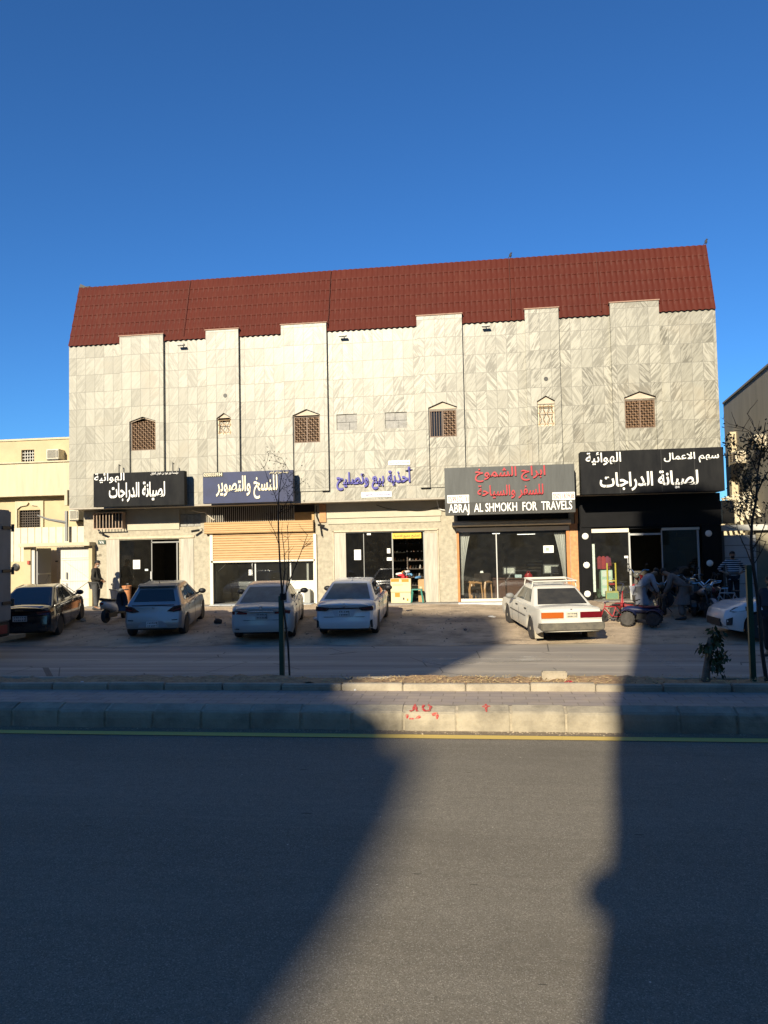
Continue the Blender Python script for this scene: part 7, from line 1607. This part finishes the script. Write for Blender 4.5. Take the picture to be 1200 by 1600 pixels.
# shelves of shoes inside
t = thing('shoe_rack', 'dim wall rack crowded with dark shoes inside the shoe shop', 'shelf', (ux_(640, YS + 2), YS + 1.6, zb3))
x0, x1, yy = ux_(560, YS + 1.6), ux_(676, YS + 1.6), YS + 1.6
b = MB()
for j in range(7): b.box(x0, x1, yy, yy + 0.3, zb3 + 0.2 + j * 0.32, zb3 + 0.225 + j * 0.32)
for i in range(4): b.box(x0 + (x1 - x0) * i / 3 - 0.02, x0 + (x1 - x0) * i / 3 + 0.02, yy + 0.01, yy + 0.31, zb3, zb3 + 2.3)
b.build('shelving', mat('dark_wood_shelf', (0.06, 0.04, 0.025), 0.6), t)
b = MB(); rr = random.Random(9)
for j in range(7):
    x = x0 + 0.05
    while x < x1 - 0.15:
        b.mi = rr.choice((0, 0, 1, 2)); z = zb3 + 0.227 + j * 0.32; h = rr.uniform(.06, .15)
        b.loft([[Vector((x + .045 + w_ * math.cos(q), yy + y_, z + h_ * (1 + math.sin(q)) * .5)) for q in [2 * math.pi * k_ / 6 for k_ in range(6)]] for y_, w_, h_ in ((.0, .03, .04), (.08, .042, .07), (.2, .04, h), (.27, .03, h))]); x += rr.uniform(.10, .16)
st_ = b.build('stored_shoes', [mat('black_shoe_leather', (0.02, 0.018, 0.016), 0.35), mat('brown_shoe_leather', (0.13, 0.06, 0.03), 0.4), mat('pale_trainer', (0.35, 0.33, 0.3), 0.6)], t); st_['kind'] = 'stuff'

# travel office: desk, monitors, chairs, lamps
YD = YS + 1.7
zo = 0.404
dx0, dx1 = ux_(744, YD), ux_(884, YD); zd = Z(800, 903, YD)
t = thing('office_desk', 'long dark brown counter desk inside the travel office', 'desk', ((dx0 + dx1) / 2, YD, zo)); WOOD = mat('dark_brown_veneer', (0.075, 0.028, 0.016), 0.35, var=0.3, scale=3, stretch=(5, 1, 0.5))
bx(dx0, dx1, YD, YD + 0.05, zo, zd - 0.04).build('front_panel', WOOD, t); bx(dx0 - 0.05, dx1 + 0.05, YD - 0.08, YD + 0.6, zd - 0.04, zd).build('top', WOOD, t); bx(dx0, dx0 + 0.05, YD + 0.051, YD + 0.55, zo, zd - 0.042).build('side_panel', WOOD, t); bx(dx1 - 0.05, dx1, YD + 0.051, YD + 0.55, zo, zd - 0.042).build('side_panel', WOOD, t)
def monitor(px0, px1, label):
    x0, x1 = ux_(px0, YD + 0.2), ux_(px1, YD + 0.2); t = thing('computer_monitor', label, 'monitor', ((x0 + x1) / 2, YD + 0.25, zd), 'monitors on the travel office desk'); w = x1 - x0
    bx(x0, x1, YD + 0.2, YD + 0.24, zd + 0.12, zd + 0.12 + w * 0.62).build('back_cover', mat('grey_monitor_plastic', (0.05, 0.05, 0.05), 0.4), t, bevel=0.01)
    bx(x0 + 0.05, x1 - 0.05, YD + 0.185, YD + 0.198, zd + 0.17, zd + 0.07 + w * 0.62).build('back_plate', mat('pale_back_plate', (0.45, 0.46, 0.42), 0.5, var=0.3, scale=9), t); b = MB(); b.box((x0 + x1) / 2 - 0.03, (x0 + x1) / 2 + 0.03, YD + 0.24, YD + 0.27, zd + 0.01, zd + 0.3); b.box((x0 + x1) / 2 - 0.12, (x0 + x1) / 2 + 0.12, YD + 0.16, YD + 0.36, zd + 0.001, zd + 0.015); b.build('stand', DKM, t)
monitor(786, 806, 'computer monitor on the travel office desk left of the red bag'); monitor(849, 874, 'computer monitor on the travel office desk right of the red bag')
x = ux_(826, YD); t = thing('red_bag', 'bright red bag lying on the travel office desk', 'bag', (x, YD + 0.1, zd)); b = MB(); b.loft([[Vector((x + w_ * math.cos(q), YD + 0.12 + .10 * math.sin(q), zd + .003 + h_)) for q in [2 * math.pi * k_ / 12 for k_ in range(12)]] for h_, w_ in ((0, .15), (.06, .16), (.12, .13), (.17, .06))]); b.build('body', MOTOR_RED, t, smooth=60); b = MB(); b.tube([(x - .06, YD + .1, zd + .17), (x - .03, YD + .1, zd + .24), (x + .03, YD + .1, zd + .24), (x + .06, YD + .1, zd + .17)], .012, 5); b.build('strap', MOTOR_RED, t)
x = ux_(753, YD); t = thing('paper_stand', 'white wedge shaped leaflet stand on the left end of the desk', 'leaflet stand', (x, YD, zd)); b = MB(); b.prism([(x - .12, YD + .05, zd + .002), (x + .12, YD + .05, zd + .002), (x + .04, YD + .12, zd + .28), (x - .05, YD + .12, zd + .28)], (0, .03, 0)); b.build('body', WHITE, t)
x = ux_(810, YD); single('tissue_box', bx(x - .13, x + .13, YD + .02, YD + .2, zd + .002, zd + .12), mat('pale_blue_carton', (0.4, 0.5, 0.52), 0.7), 'pale blue tissue box beside the red bag on the desk', 'tissue box', base=(x, YD + .1, zd), bevel=0.008)
def armchair(px, Y, rz, label):
    x = ux_(px, Y); t = thing('office_armchair', label, 'chair', (x, Y, zo), 'armchairs in the travel office', local=True, rot=(0, 0, rz)); TW = mat('tan_wood', (0.46, 0.25, 0.11), 0.4); LE = mat('dark_leatherette', (0.03, 0.022, 0.018), 0.5)
    bx(-.25, .25, -.25, .25, .40, .50).build('seat', LE, t, bevel=.02); bx(-.25, .25, .22, .30, .50, .98).build('backrest', LE, t, bevel=.03)
    for s_ in (-1, 1):
        b = MB(); b.tube([(s_ * .29, -.24, .0), (s_ * .29, -.27, .40), (s_ * .29, -.22, .64), (s_ * .29, .05, .66), (s_ * .29, .24, .62)], .045, 6); b.build('armrest', TW, t); b = MB(); b.tube([(s_ * .27, .24, .62), (s_ * .27, .30, .0)], .026, 6); b.build('leg', TW, t)
    return t
armchair(737, YS + 0.75, R(-60), 'tan armchair just inside the travel office window at the left'); armchair(752, YS + 1.15, R(-30), 'tan armchair against the desk behind the first armchair')
LAMPM = emit('lit_ceiling_panel', (1.0, 0.93, 0.8), 2.2)
for px, py, w, lb in ((775, 834, .16, 'small lit ceiling lamp near the middle of the travel office window'), (822, 835, .34, 'wide lit ceiling panel inside the travel office')):
    Yl = YS + 1.2; x, z = at(px, py, Yl); t = thing('ceiling_lamp', lb, 'ceiling lamp', (x, Yl, z), 'ceiling lamps in the travel office'); bx(x - w, x + w, Yl - .3, Yl + .3, z + .012, z + .05).build('housing', ALU, t); bx(x - w + .02, x + w - .02, Yl - .28, Yl + .28, z, z + .01).build('diffuser', LAMPM, t); b = MB(); b.tube([(x, Yl, z + .05), (x, Yl, 4.09)], .01, 4); b.build('rod', ALU, t)
x, z = at(857, 858, YS + 0.02); t = thing('window_notice', 'white sheet with a small stamp taped on the travel office glass', 'notice', (x, YS, z)); bx(x - .18, x + .18, YS + .02, YS + .03, z - .13, z + .13).build('sheet', WHITE, t); bx(x - .10, x + .02, YS + .012, YS + .0195, z - .06, z + .06).build('stamp', mat('grey_green_print', (0.3, 0.36, 0.3), 0.8), t)
# framed boards and a pale pillar behind the desk
x0, z0 = at(835, 878, YS + 4.2); t = thing('wall_shelf', 'pale shelf on the back wall of the travel office', 'shelf', (x0, YS + 4.7, z0)); 
for j in range(4): bx(x0 - .35 + j * .06, x0 + .35 - j * .03, YS + 4.6, YS + 4.95, z0 - j * .14, z0 - j * .14 + .05).build('board', mat('pale_board', (0.4, 0.38, 0.31), 0.7), t)

# copy shop: machine, bench, pipe
Yc = YS + 1.8; x0, x1 = ux_(362, Yc), ux_(395, Yc); t = thing('photocopier', 'dark photocopier inside the half shuttered copy shop', 'photocopier', ((x0 + x1) / 2, Yc, zo)); zc1_ = Z(378, 906, Yc)
bx(x0, x1, Yc, Yc + .6, zo, zc1_ - .25).build('cabinet', mat('dark_grey_cabinet', (0.05, 0.05, 0.05), 0.5), t, bevel=.02); bx(x0 - .05, x1 + .05, Yc - .05, Yc + .6, zc1_ - .24, zc1_).build('scanner', mat('mid_grey_plastic', (0.12, 0.12, 0.12), 0.45), t, bevel=.02); bx(x0 - .3, x0 - .06, Yc, Yc + .4, zc1_ - .55, zc1_ - .5).build('tray', ALU, t)
Yw = YS - 0.30; x0, x1 = ux_(459, Yw), ux_(484, Yw); t = thing('grey_cabinet', 'low grey cabinet with a white panel before the copy shop wall', 'cabinet', ((x0 + x1) / 2, Yw, 0.43)); zt_ = Z(470, 921, Yw)
bx(x0, x1, Yw, Yw + .24, 0.43, zt_).build('body', mat('grey_cabinet_paint', (0.30, 0.30, 0.27), 0.6), t, bevel=.01); bx(x0 + .02, x1 - .22, Yw - .012, Yw - .002, 0.48, zt_ - .08).build('panel', WHITE, t)
x0, z0 = at(341, 892, YS + .5); x1, z1 = at(353, 880, YS + .5); wire([(x0, YS + .5, z0), (x1, YS + .5, z1)], 'pale pipe leaning inside the left end of the copy shop window', .02, WHITE)
# shop 1: planter
Yp = YS - 0.28; x0, x1 = ux_(191, Yp), ux_(205, Yp); z1 = Z(198, 915, Yp); t = thing('orange_bin', 'worn orange tub in front of the first dark shop door', 'tub', ((x0 + x1) / 2, Yp, zb3)); xc = (x0 + x1) / 2; w = (x1 - x0) / 2
b = MB(); b.loft([[Vector((xc + w * f_ * math.cos(q), Yp + w * f_ * math.sin(q), z)) for q in [2 * math.pi * i / 14 + .2 for i in range(14)]] for z, f_ in ((zb3 + .002, .78), (z1 - .05, .95), (z1 - .048, 1.02), (z1, 1.02), (z1 - .04, .9))]); b.build('tub', mat('worn_orange_plastic', (0.48, 0.20, 0.08), 0.6, var=0.4), t, smooth=35); MB().ball((xc, Yp, z1 - .05), (w * .85, w * .85, .05)).build('soil', EARTH, t)
# goods behind the left window of the black shop
Yq = YS + 0.9
def goods(px0, px1, pyt, pyb, m, label, cat, Y=Yq, kind='toy'):
    x0, x1 = ux_(px0, Y), ux_(px1, Y); z0, z1 = max(zo, Z(px0, pyb, Y)), Z(px0, pyt, Y); t = thing(kind, label, cat, ((x0 + x1) / 2, Y, z0)); return t, x0, x1, z0, z1
PG = mat('pastel_green_panel', (0.42, 0.60, 0.48), 0.5, var=.2); YEL = mat('yellow_plastic', (0.62, 0.50, 0.08), 0.5)
t, x0, x1, z0, z1 = goods(939, 957, 891, 932, PG, 'pale green display cabinet behind the left window of the black shop', 'cabinet', kind='display_cabinet')
bx(x0, x1, Yq, Yq + .5, z0, z1).build('carcass', PG, t, bevel=.01); 
for j in range(3): bx(x0 + .04, x1 - .04, Yq - .01, Yq - .001, z0 + .08 + j * (z1 - z0) / 3, z0 + .04 + (j + .8) * (z1 - z0) / 3).build('door', mat('white_cabinet_door', (0.6, 0.66, 0.6), 0.5), t)
for i, (px, m, nm) in enumerate(((938, mat('maroon_cloth', (0.22, 0.02, 0.03), 0.8), 'maroon'), (944, mat('dark_red_cloth', (0.30, 0.025, 0.03), 0.8), 'dark red'), (950, mat('purple_red_cloth', (0.20, 0.03, 0.06), 0.8), 'purple red'))):
    t, x0, x1, z0, z1 = goods(px - 4, px + 3.5, 869, 889, m, nm + ' jacket hanging behind the left window of the black shop', 'jacket', Y=Yq + .15, kind='hanging_jacket')
    t['group'] = 'jackets hanging in the black shop window'; xm = (x0 + x1) / 2; Yj = Yq + .15
    b = MB(); b.loft([[Vector((xm + w_ * math.cos(q), Yj + d_ * math.sin(q), z)) for q in [2 * math.pi * k_ / 12 for k_ in range(12)]] for z, w_, d_ in ((z0, .10, .05), (z0 + .2, .095, .055), (z1 - .08, .11, .05), (z1, .03, .03))]); b.build('torso', m, t, smooth=60)
    for s_ in (-1, 1): b = MB(); b.tube([(xm + s_ * .09, Yj, z1 - .06), (xm + s_ * .12, Yj, z0 + .12)], [.035, .03], 7); b.build('sleeve', m, t)
t, x0, x1, z0, z1 = goods(949, 962, 880, 899, YEL, 'yellow ride-on toy frame behind the left window of the black shop', 'toy', Y=Yq - .2); xm = (x0 + x1) / 2; Yj = Yq - .2
b = MB(); b.tube([(x0, Yj, zo), (x0, Yj, z1), (x1, Yj, z1), (x1, Yj, zo)], .03, 6); b.tube([(x0, Yj, (zo + z1) / 2), (x1, Yj, (zo + z1) / 2)], .025, 6); b.build('frame', YEL, t); bx(x0 + .05, x1 - .05, Yj - .1, Yj + .1, z0 - .35, z0 - .28).build('seat', MOTOR_RED, t, bevel=.01)
t, x0, x1, z0, z1 = goods(930, 938, 918, 932, BLKP, 'small black ride-on toy at the left end of the bright shop window', 'toy', Y=YS + .45); xm = (x0 + x1) / 2
b = MB(); b.loft([[Vector((xm + w_ * math.cos(q), YS + .45 + y_, z + .08 * math.sin(q))) for q in [2 * math.pi * k_ / 10 for k_ in range(10)]] for y_, z, w_ in ((-.2, zo + .14, .06), (-.1, zo + .18, .10), (.1, zo + .2, .10), (.2, zo + .3, .05))]); b.build('body', mat('dark_green_plastic', (0.03, 0.06, 0.03), .5), t, smooth=60)
for s_ in (-1, 1): MB().lathe([(.07, -.02), (.075, 0), (.07, .02)], (xm + s_ * .1, YS + .38, zo + .075), 'x', 14).build('wheel', RUB, t)
t, x0, x1, z0, z1 = goods(946, 966, 926, 934, YEL, 'low yellow and green box on the floor of the bright shop window', 'box', Y=YS + .3, kind='toy_box'); bx(x0, x1, YS + .3, YS + .5, zo + .003, z1 + .05).build('box', mat('yellow_green_board', (0.45, 0.42, 0.14), .6, var=.3), t, bevel=.01); bx(x0 + .03, x1 - .03, YS + .292, YS + .299, zo + .02, z1 - .01).build('print', mat('green_print', (0.2, 0.34, 0.2), .7), t)
x0, x1 = ux_(988, YS + 3), ux_(1034, YS + 3)
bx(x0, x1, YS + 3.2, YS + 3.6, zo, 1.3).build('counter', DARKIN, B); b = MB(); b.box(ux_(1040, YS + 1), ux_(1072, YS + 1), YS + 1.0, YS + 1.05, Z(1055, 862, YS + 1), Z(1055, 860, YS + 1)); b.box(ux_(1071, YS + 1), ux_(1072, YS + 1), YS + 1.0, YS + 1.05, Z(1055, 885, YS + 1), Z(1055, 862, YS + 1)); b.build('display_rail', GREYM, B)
x, z = at(1067, 842, YS + 1.2); 
t = thing('tyre_display', 'yellow box hanging inside the dark right window of the black shop', 'display box', (x, YS + 1.2, z)); bx(x - .25, x + .3, YS + 1.2, YS + 1.4, z - .05, z + .07).build('box', YEL, t, bevel=.01)

# ------------------------------------------------------------------ planting on the median
def branch(b, p, d, L, r, depth, rr, twist=0.5, up=0.12, tips=None, nseg=4):
    pts = [p.copy()]; q = p.copy(); dd = d.copy()
    for i in range(nseg):
        dd = (dd + Vector((rr.uniform(-1, 1), rr.uniform(-1, 1), rr.uniform(-.6, .9))) * twist * .35 + Vector((0, 0, up))).normalized(); q = q + dd * L / nseg; pts.append(q.copy())
    b.tube(pts, [r * (1 - .55 * i / nseg) for i in range(nseg + 1)], 5 if r > .006 else 3)
    if tips is not None and depth <= 1: tips.extend(pts[1:])
    if depth > 0:
        for i in range(1, nseg + 1):
            for _ in range(rr.choice((1, 1, 2))):
                a = Vector((rr.uniform(-1, 1), rr.uniform(-1, 1), rr.uniform(-.2, .8))).normalized()
                branch(b, pts[i], (dd * .6 + a * .9).normalized(), L * rr.uniform(.42, .62), r * .55, depth - 1, rr, twist, up * .6, tips, nseg)
def leaves(name, tips, n, size, m, parent, rr, spread=.06, droop=0.3):
    b = MB()
    for _ in range(n):
        p = rr.choice(tips) + Vector((rr.gauss(0, spread), rr.gauss(0, spread), rr.gauss(0, spread))); a = Vector((rr.uniform(-1, 1), rr.uniform(-1, 1), rr.uniform(-1, .4) - droop)).normalized(); s_ = a.cross(Vector((rr.uniform(-1, 1), rr.uniform(-1, 1), rr.uniform(-1, 1)))).normalized(); L = size * rr.uniform(.6, 1.3)
        b.face([p, p + a * L * .5 + s_ * L * .22, p + a * L, p + a * L * .5 - s_ * L * .22])
    return b.build(name, m, parent, recalc=False)
BARK = mat('thin_dark_bark', (0.05, 0.036, 0.027), 0.9, var=.4, scale=20); LEAFD = mat('dull_dark_leaf', (0.06, 0.055, 0.028), 0.7, var=.5, scale=5); GREENP = mat('dark_green_post_paint', (0.012, 0.06, 0.035), 0.45, var=.4, scale=6); LEAFG = mat('green_leaf', (0.04, 0.075, 0.02), 0.6, var=.5, scale=6)
def support_post(px, pyb, pyt, label):
    p = ground(px, pyb, z=0.31); zt = Z(px, pyt, p.y); t = thing('support_post', label, 'post', (p.x, p.y, 0.3), 'green posts holding the young trees'); b = MB(); b.box(p.x - .038, p.x + .038, p.y - .038, p.y + .038, 0.2, zt); b.build('post', GREENP, t, bevel=.006); b = MB(); b.tube([(p.x, p.y, zt - .05), (p.x, p.y, zt + .012)], .05, 8); b.build('post_cap', GREENP, t); return p, zt
p, zt = support_post(441, 1058, 932, 'dark green square post tied to the thin bare tree on the left')
t = thing('young_tree', 'thin almost bare young tree on the median before the navy sign', 'tree', (p.x + .12, p.y, .3), 'young trees on the median'); rr = random.Random(21)
def PX(px, py): x, z = at(px, py, p.y); return Vector((x, p.y + rr.uniform(-.03, .03), z))
tr = MB(); stem = [PX(453, 1056), PX(450, 1010), PX(445, 965), PX(441, 930), PX(438, 885), PX(435, 840), PX(434, 800), PX(436, 770), PX(441, 735)]; tr.tube(stem, [.016, .017, .016, .016, .015, .013, .011, .008, .005], 6); tk = tr.build('trunk', BARK, t)
cr = MB(); tips = []
for a, c, r_, dp in ((PX(441, 930), [PX(446, 890), PX(444, 860), PX(440, 830)], .012, 1), (PX(444, 935), [PX(455, 900), PX(468, 870), PX(481, 835)], .011, 1), (PX(436, 850), [PX(428, 830), PX(420, 815)], .006, 1), (PX(445, 935), [PX(450, 895), PX(452, 860), PX(449, 820)], .010, 1), (PX(434, 805), [PX(445, 790), PX(456, 770), PX(462, 755)], .007, 2), (PX(435, 790), [PX(428, 770), PX(418, 745), PX(411, 728)], .006, 1), (PX(436, 770), [PX(446, 755), PX(452, 735), PX(440, 715)], .006, 2), (PX(468, 870), [PX(474, 855), PX(486, 850)], .006, 1), (PX(435, 800), [PX(448, 800), PX(460, 790)], .006, 2)):
    path = [a] + c; cr.tube(path, [r_ * (1 - .2 * i) for i in range(len(path))], 5)
    for i in range(1, len(path)):
        for _ in range(2): branch(cr, path[i - 1].lerp(path[i], rr.uniform(.3, 1)), Vector((rr.uniform(-.8, .8), rr.uniform(-.6, .6), rr.uniform(.1, .8))).normalized(), rr.uniform(.16, .30), .0045, dp - 1, rr, .7, .05, tips, 3)
cr.build('branches', BARK, t)
hi_ = [q for q in tips if q.z > Z(440, 790, p.y)] or tips
leaves('leaves', hi_, 190, .035, LEAFD, t, rr, .05)
tie = MB(); q = PX(441, 934)
for k_ in range(5): tie.tube([q + Vector((.05 * math.cos(a) + .02, .05 * math.sin(a), .02 * k_ - .02 + .01 * math.sin(3 * a))) for a in [i * .7 for i in range(10)]], .012, 4)
tie.build('rope_tie', mat('black_rope', (0.012, 0.012, 0.012), .9), t)
p, zt = support_post(1177, 1066, 884, 'dark green square post tied to the leafier tree on the right')
t = thing('young_tree', 'taller young tree with a dark leafy crown on the median at the right', 'tree', (p.x + .1, p.y, .3), 'young trees on the median'); rr = random.Random(8)
tr = MB(); tr.tube([PX(1197, 1064), PX(1192, 1020), PX(1186, 970), PX(1183, 925), PX(1176, 885), PX(1173, 850), PX(1176, 815), PX(1181, 780), PX(1184, 740), PX(1190, 700), PX(1196, 660)], [.03, .028, .026, .024, .024, .022, .02, .018, .014, .01, .006], 6); tr.build('trunk', BARK, t)
cr = MB(); tips = []; low = []
for a, c, r_, dp in ((PX(1176, 885), [PX(1166, 860), PX(1158, 840), PX(1150, 820)], .010, 1), (PX(1174, 860), [PX(1186, 840), PX(1196, 815)], .012, 2), (PX(1175, 830), [PX(1165, 805), PX(1156, 785)], .012, 2), (PX(1180, 790), [PX(1172, 760), PX(1163, 735)], .012, 2), (PX(1182, 770), [PX(1195, 745), PX(1208, 725)], .012, 2), (PX(1184, 740), [PX(1172, 712), PX(1160, 700)], .010, 2), (PX(1186, 720), [PX(1200, 700), PX(1212, 690)], .010, 2), (PX(1190, 700), [PX(1180, 680), PX(1160, 668), PX(1140, 662), PX(1126, 652)], .007, 0), (PX(1192, 690), [PX(1182, 672), PX(1172, 655), PX(1168, 645)], .006, 0), (PX(1180, 880), [PX(1190, 860), PX(1197, 845)], .008, 1), (PX(1188, 705), [PX(1168, 675), PX(1148, 672)], .006, 0)):
    path = [a] + c; cr.tube(path, [r_ * (1 - .2 * i) for i in range(len(path))], 5); tt_ = tips if a.z > Z(1180, 845, p.y) and dp > 1 else low
    for i in range(1, len(path)):
        for _ in range(2 if dp else 1): branch(cr, path[i - 1].lerp(path[i], rr.uniform(.3, 1)), Vector((rr.uniform(-.8, .8), rr.uniform(-.7, .7), rr.uniform(-.1, .8))).normalized(), rr.uniform(.2, .36), .006, max(0, dp - 1), rr, .7, .04, tt_, 3)
cr.build('branches', BARK, t); leaves('leaves', tips, 1500, .058, LEAFD, t, rr, .07)
# cut stump with new shoots
p = ground(1104, 1067, z=.31); t = thing('sprouting_stump', 'pale cut tree stump with fresh green shoots on the median at the right', 'shrub', (p.x, p.y, .3)); rr = random.Random(5)
tr = MB(); tr.tube([PX(1103, 1068), PX(1104, 1050), PX(1107, 1030), PX(1110, 1008), PX(1112, 997)], [.07, .055, .05, .052, .045], 9); tr.build('trunk', mat('pale_grey_brown_bark', (0.19, 0.14, 0.10), .9, var=.45, scale=14, bump=.6), t)
cr = MB(); tips = []
for c in ([PX(1111, 1005), PX(1114, 985)], [PX(1112, 1012), PX(1122, 1000), PX(1126, 992)], [PX(1111, 1020), PX(1126, 1018), PX(1134, 1025)], [PX(1110, 1026), PX(1122, 1034), PX(1131, 1045)], [PX(1112, 1000), PX(1118, 992), PX(1120, 982)], [PX(1110, 1030), PX(1117, 1040), PX(1122, 1050)], [PX(1108, 1012), PX(1100, 1008), PX(1096, 1008)]):
    cr.tube(c, .006, 4)
    for i in range(len(c) - 1):
        for k_ in range(6): tips.append(c[i].lerp(c[i + 1], k_ / 5))
cr.build('branches', BARK, t); leaves('leaves', tips, 260, .11, LEAFG, t, rr, .035, droop=.7)

# ------------------------------------------------------------------ paint marks, litter, loose stones
k = NT('red_spray_paint'); o_ = k.obj(); k.col(k.mix(k.ramp(k.noise(o_, 30, 4), (.45, g(0)), (.62, g(1))), (.42, .03, .03, 1), (.36, .20, .14, 1)), .8); RSP = k.m
def kerb_pt(px, py, ch):
    # chamfer plane from (YK+.03,.262-.02) to (YK+.2,.298), face plane Y = YK
    if not ch: Y = YK - .004; x, z = at(px, py, Y); return Vector((x, Y, z))
    d = ray(px, py); n = Vector((0, -.056, .17)).normalized(); p0 = Vector((0, YK + .03, .242 + .012)); k_ = n.dot(p0 - Vector((0, 0, CAM_H))) / n.dot(d); return Vector((0, 0, CAM_H)) + d * k_
def stroke(label, strokes, ch):
    b = MB()
    for s_ in strokes:
        pts = [kerb_pt(x, y, ch) for x, y in s_]; pts = [p_.lerp(q_, f_) for p_, q_ in zip(pts, pts[1:]) for f_ in (0, .33, .67)] + [pts[-1]]; b.tube(pts, [.016 + .006 * math.sin(i * 1.7) for i in range(len(pts))], 8)
    nrm = Vector((0, -.313, .95)) if ch else Vector((0, -1, 0)); c = kerb_pt(*strokes[0][0], ch)
    for v in b.bm.verts: d = (v.co - c).dot(nrm); v.co -= nrm * d * .82
    single('spray_paint_mark', b, RSP, label, 'paint mark', 'red spray marks on the kerb', base=c)
stroke('red sprayed stroke like a one on the top of the kerb', [[(640, 1111), (645, 1110), (649, 1100), (650, 1108), (652, 1111)]], True)
stroke('red sprayed ring beside the one on the top of the kerb', [[(662, 1101), (660, 1106), (664, 1111), (671, 1110), (673, 1104), (669, 1101)]], True)
stroke('red sprayed cross alone on the next kerb block', [[(753, 1104), (766, 1103)], [(759, 1100), (760, 1112)]], True)
stroke('faded red sprayed hook low on the kerb face', [[(636, 1116), (636, 1124), (648, 1124), (657, 1119)]], False)
stroke('faded red sprayed bar at the block joint on the kerb face', [[(675, 1117), (683, 1114), (683, 1122), (682, 1134)]], False)
def stone(px, py, r, label, m, cat='stone', z=None, group='litter and loose stones on the ground', name='stone', sq=(1, 1, .7)):
    p = ground(px, py, z=z)
    if z is None: p.z = apron_h(p.x, p.y) if p.y > 20.6 else -.2
    b = MB(); b.ball((0, 0, 0), (r * sq[0], r * sq[1], r * sq[2]), 9, 6); rr = random.Random(int(px))
    for v in b.bm.verts: v.co *= rr.uniform(.75, 1.15); v.co += p + Vector((0, 0, r * sq[2] * .6))
    single(name, b, m, label, cat, group, base=p)
GREYST = mat('grey_stone', (0.16, 0.14, 0.12), .9, var=.3); TRASH = mat('white_scrap', (0.7, 0.68, 0.62), .8)
stone(341, 974, .13, 'dark lump of rubble on the ground left of the dusty silver saloon', mat('dark_rubble', (0.04, 0.035, 0.03), .9)); stone(494, 970, .10, 'crumpled white paper on the ground between the two pale saloons', TRASH, 'paper', name='crumpled_paper'); stone(767, 963, .07, 'white scrap on the dark ground left of the old saloon', TRASH, 'paper', name='crumpled_paper', sq=(1.4, 1, .4)); stone(772, 964, .05, 'smaller white scrap beside another scrap left of the old saloon', TRASH, 'paper', name='crumpled_paper', sq=(1.4, 1, .4)); stone(727, 985, .05, 'small grey stone on the ground before the travel office', GREYST)
stone(130, 969, .10, 'pale scrap of rubble by the foot of the white gate', mat('pale_rubble', (0.4, 0.34, 0.25), .9), 'rubble'); stone(890, 1068, .045, 'crushed red can lying against the inner kerb', MOTOR_RED, 'can', z=.34, name='crushed_can', sq=(1.8, .8, .6)); stone(1019, 1064, .035, 'bright scrap of foil on the shaded planting strip', TRASH, 'foil', z=.33, name='foil_scrap'); stone(1005, 1062, .04, 'small grey stone on the shaded planting strip', GREYST, z=.32)
stone(128, 1068, .035, 'small pale scrap on the planting strip at the left', TRASH, 'paper', z=.33, name='crumpled_paper'); stone(555, 1079, .02, 'small white pebble on the inner kerb', TRASH, z=.40)
p = ground(867, 1063, z=.32); single('broken_kerb_block', bx(p.x - .2, p.x + .18, p.y - .09, p.y + .1, .29, .47), KERB2, 'pale broken kerb block lying on the planting strip in the sun', 'block', base=p, bevel=.02)

# loose gravel on the parking strip and grit along the gutter
def pebbles(name, n, fx, fy, fz, r0, r1, m, label, cat, seed):
    b = MB(); rr = random.Random(seed)
    for _ in range(n):
        x, y = fx(rr), fy(rr); q = rr.uniform(r0, r1) * rr.choice((.6, .8, 1, 1, 1.5)); z = fz(x, y); a = rr.uniform(0, 6.28)
        ring = [Vector((x + q * rr.uniform(.7, 1.2) * math.cos(a + t_ * 1.257), y + q * rr.uniform(.7, 1.2) * math.sin(a + t_ * 1.257), z - q * .2)) for t_ in range(5)]; top = Vector((x, y, z + q * rr.uniform(.5, .9)))
        for t_ in range(5): b.face([ring[t_], ring[(t_ + 1) % 5], top])
    return tag(b.build(name, m, recalc=False), label, cat, kind='stuff')
pebbles('gravel', 1500, lambda q: q.uniform(-17, 9), lambda q: 20.9 + 6.4 * q.random() ** 0.8, apron_h, .012, .04, mat('dusty_gravel', (0.36, 0.29, 0.21), .95, var=.5, scale=3), 'loose pale gravel scattered over the dusty parking strip', 'gravel', 31)
pebbles('grit', 1300, lambda q: q.uniform(-8, 7), lambda q: 10.15 - abs(q.gauss(0, .10)), lambda x, y: 0.006, .003, .012, mat('sandy_grit', (0.42, 0.34, 0.23), .95, var=.5, scale=5), 'sandy grit gathered in the gutter along the near kerb', 'grit', 32)
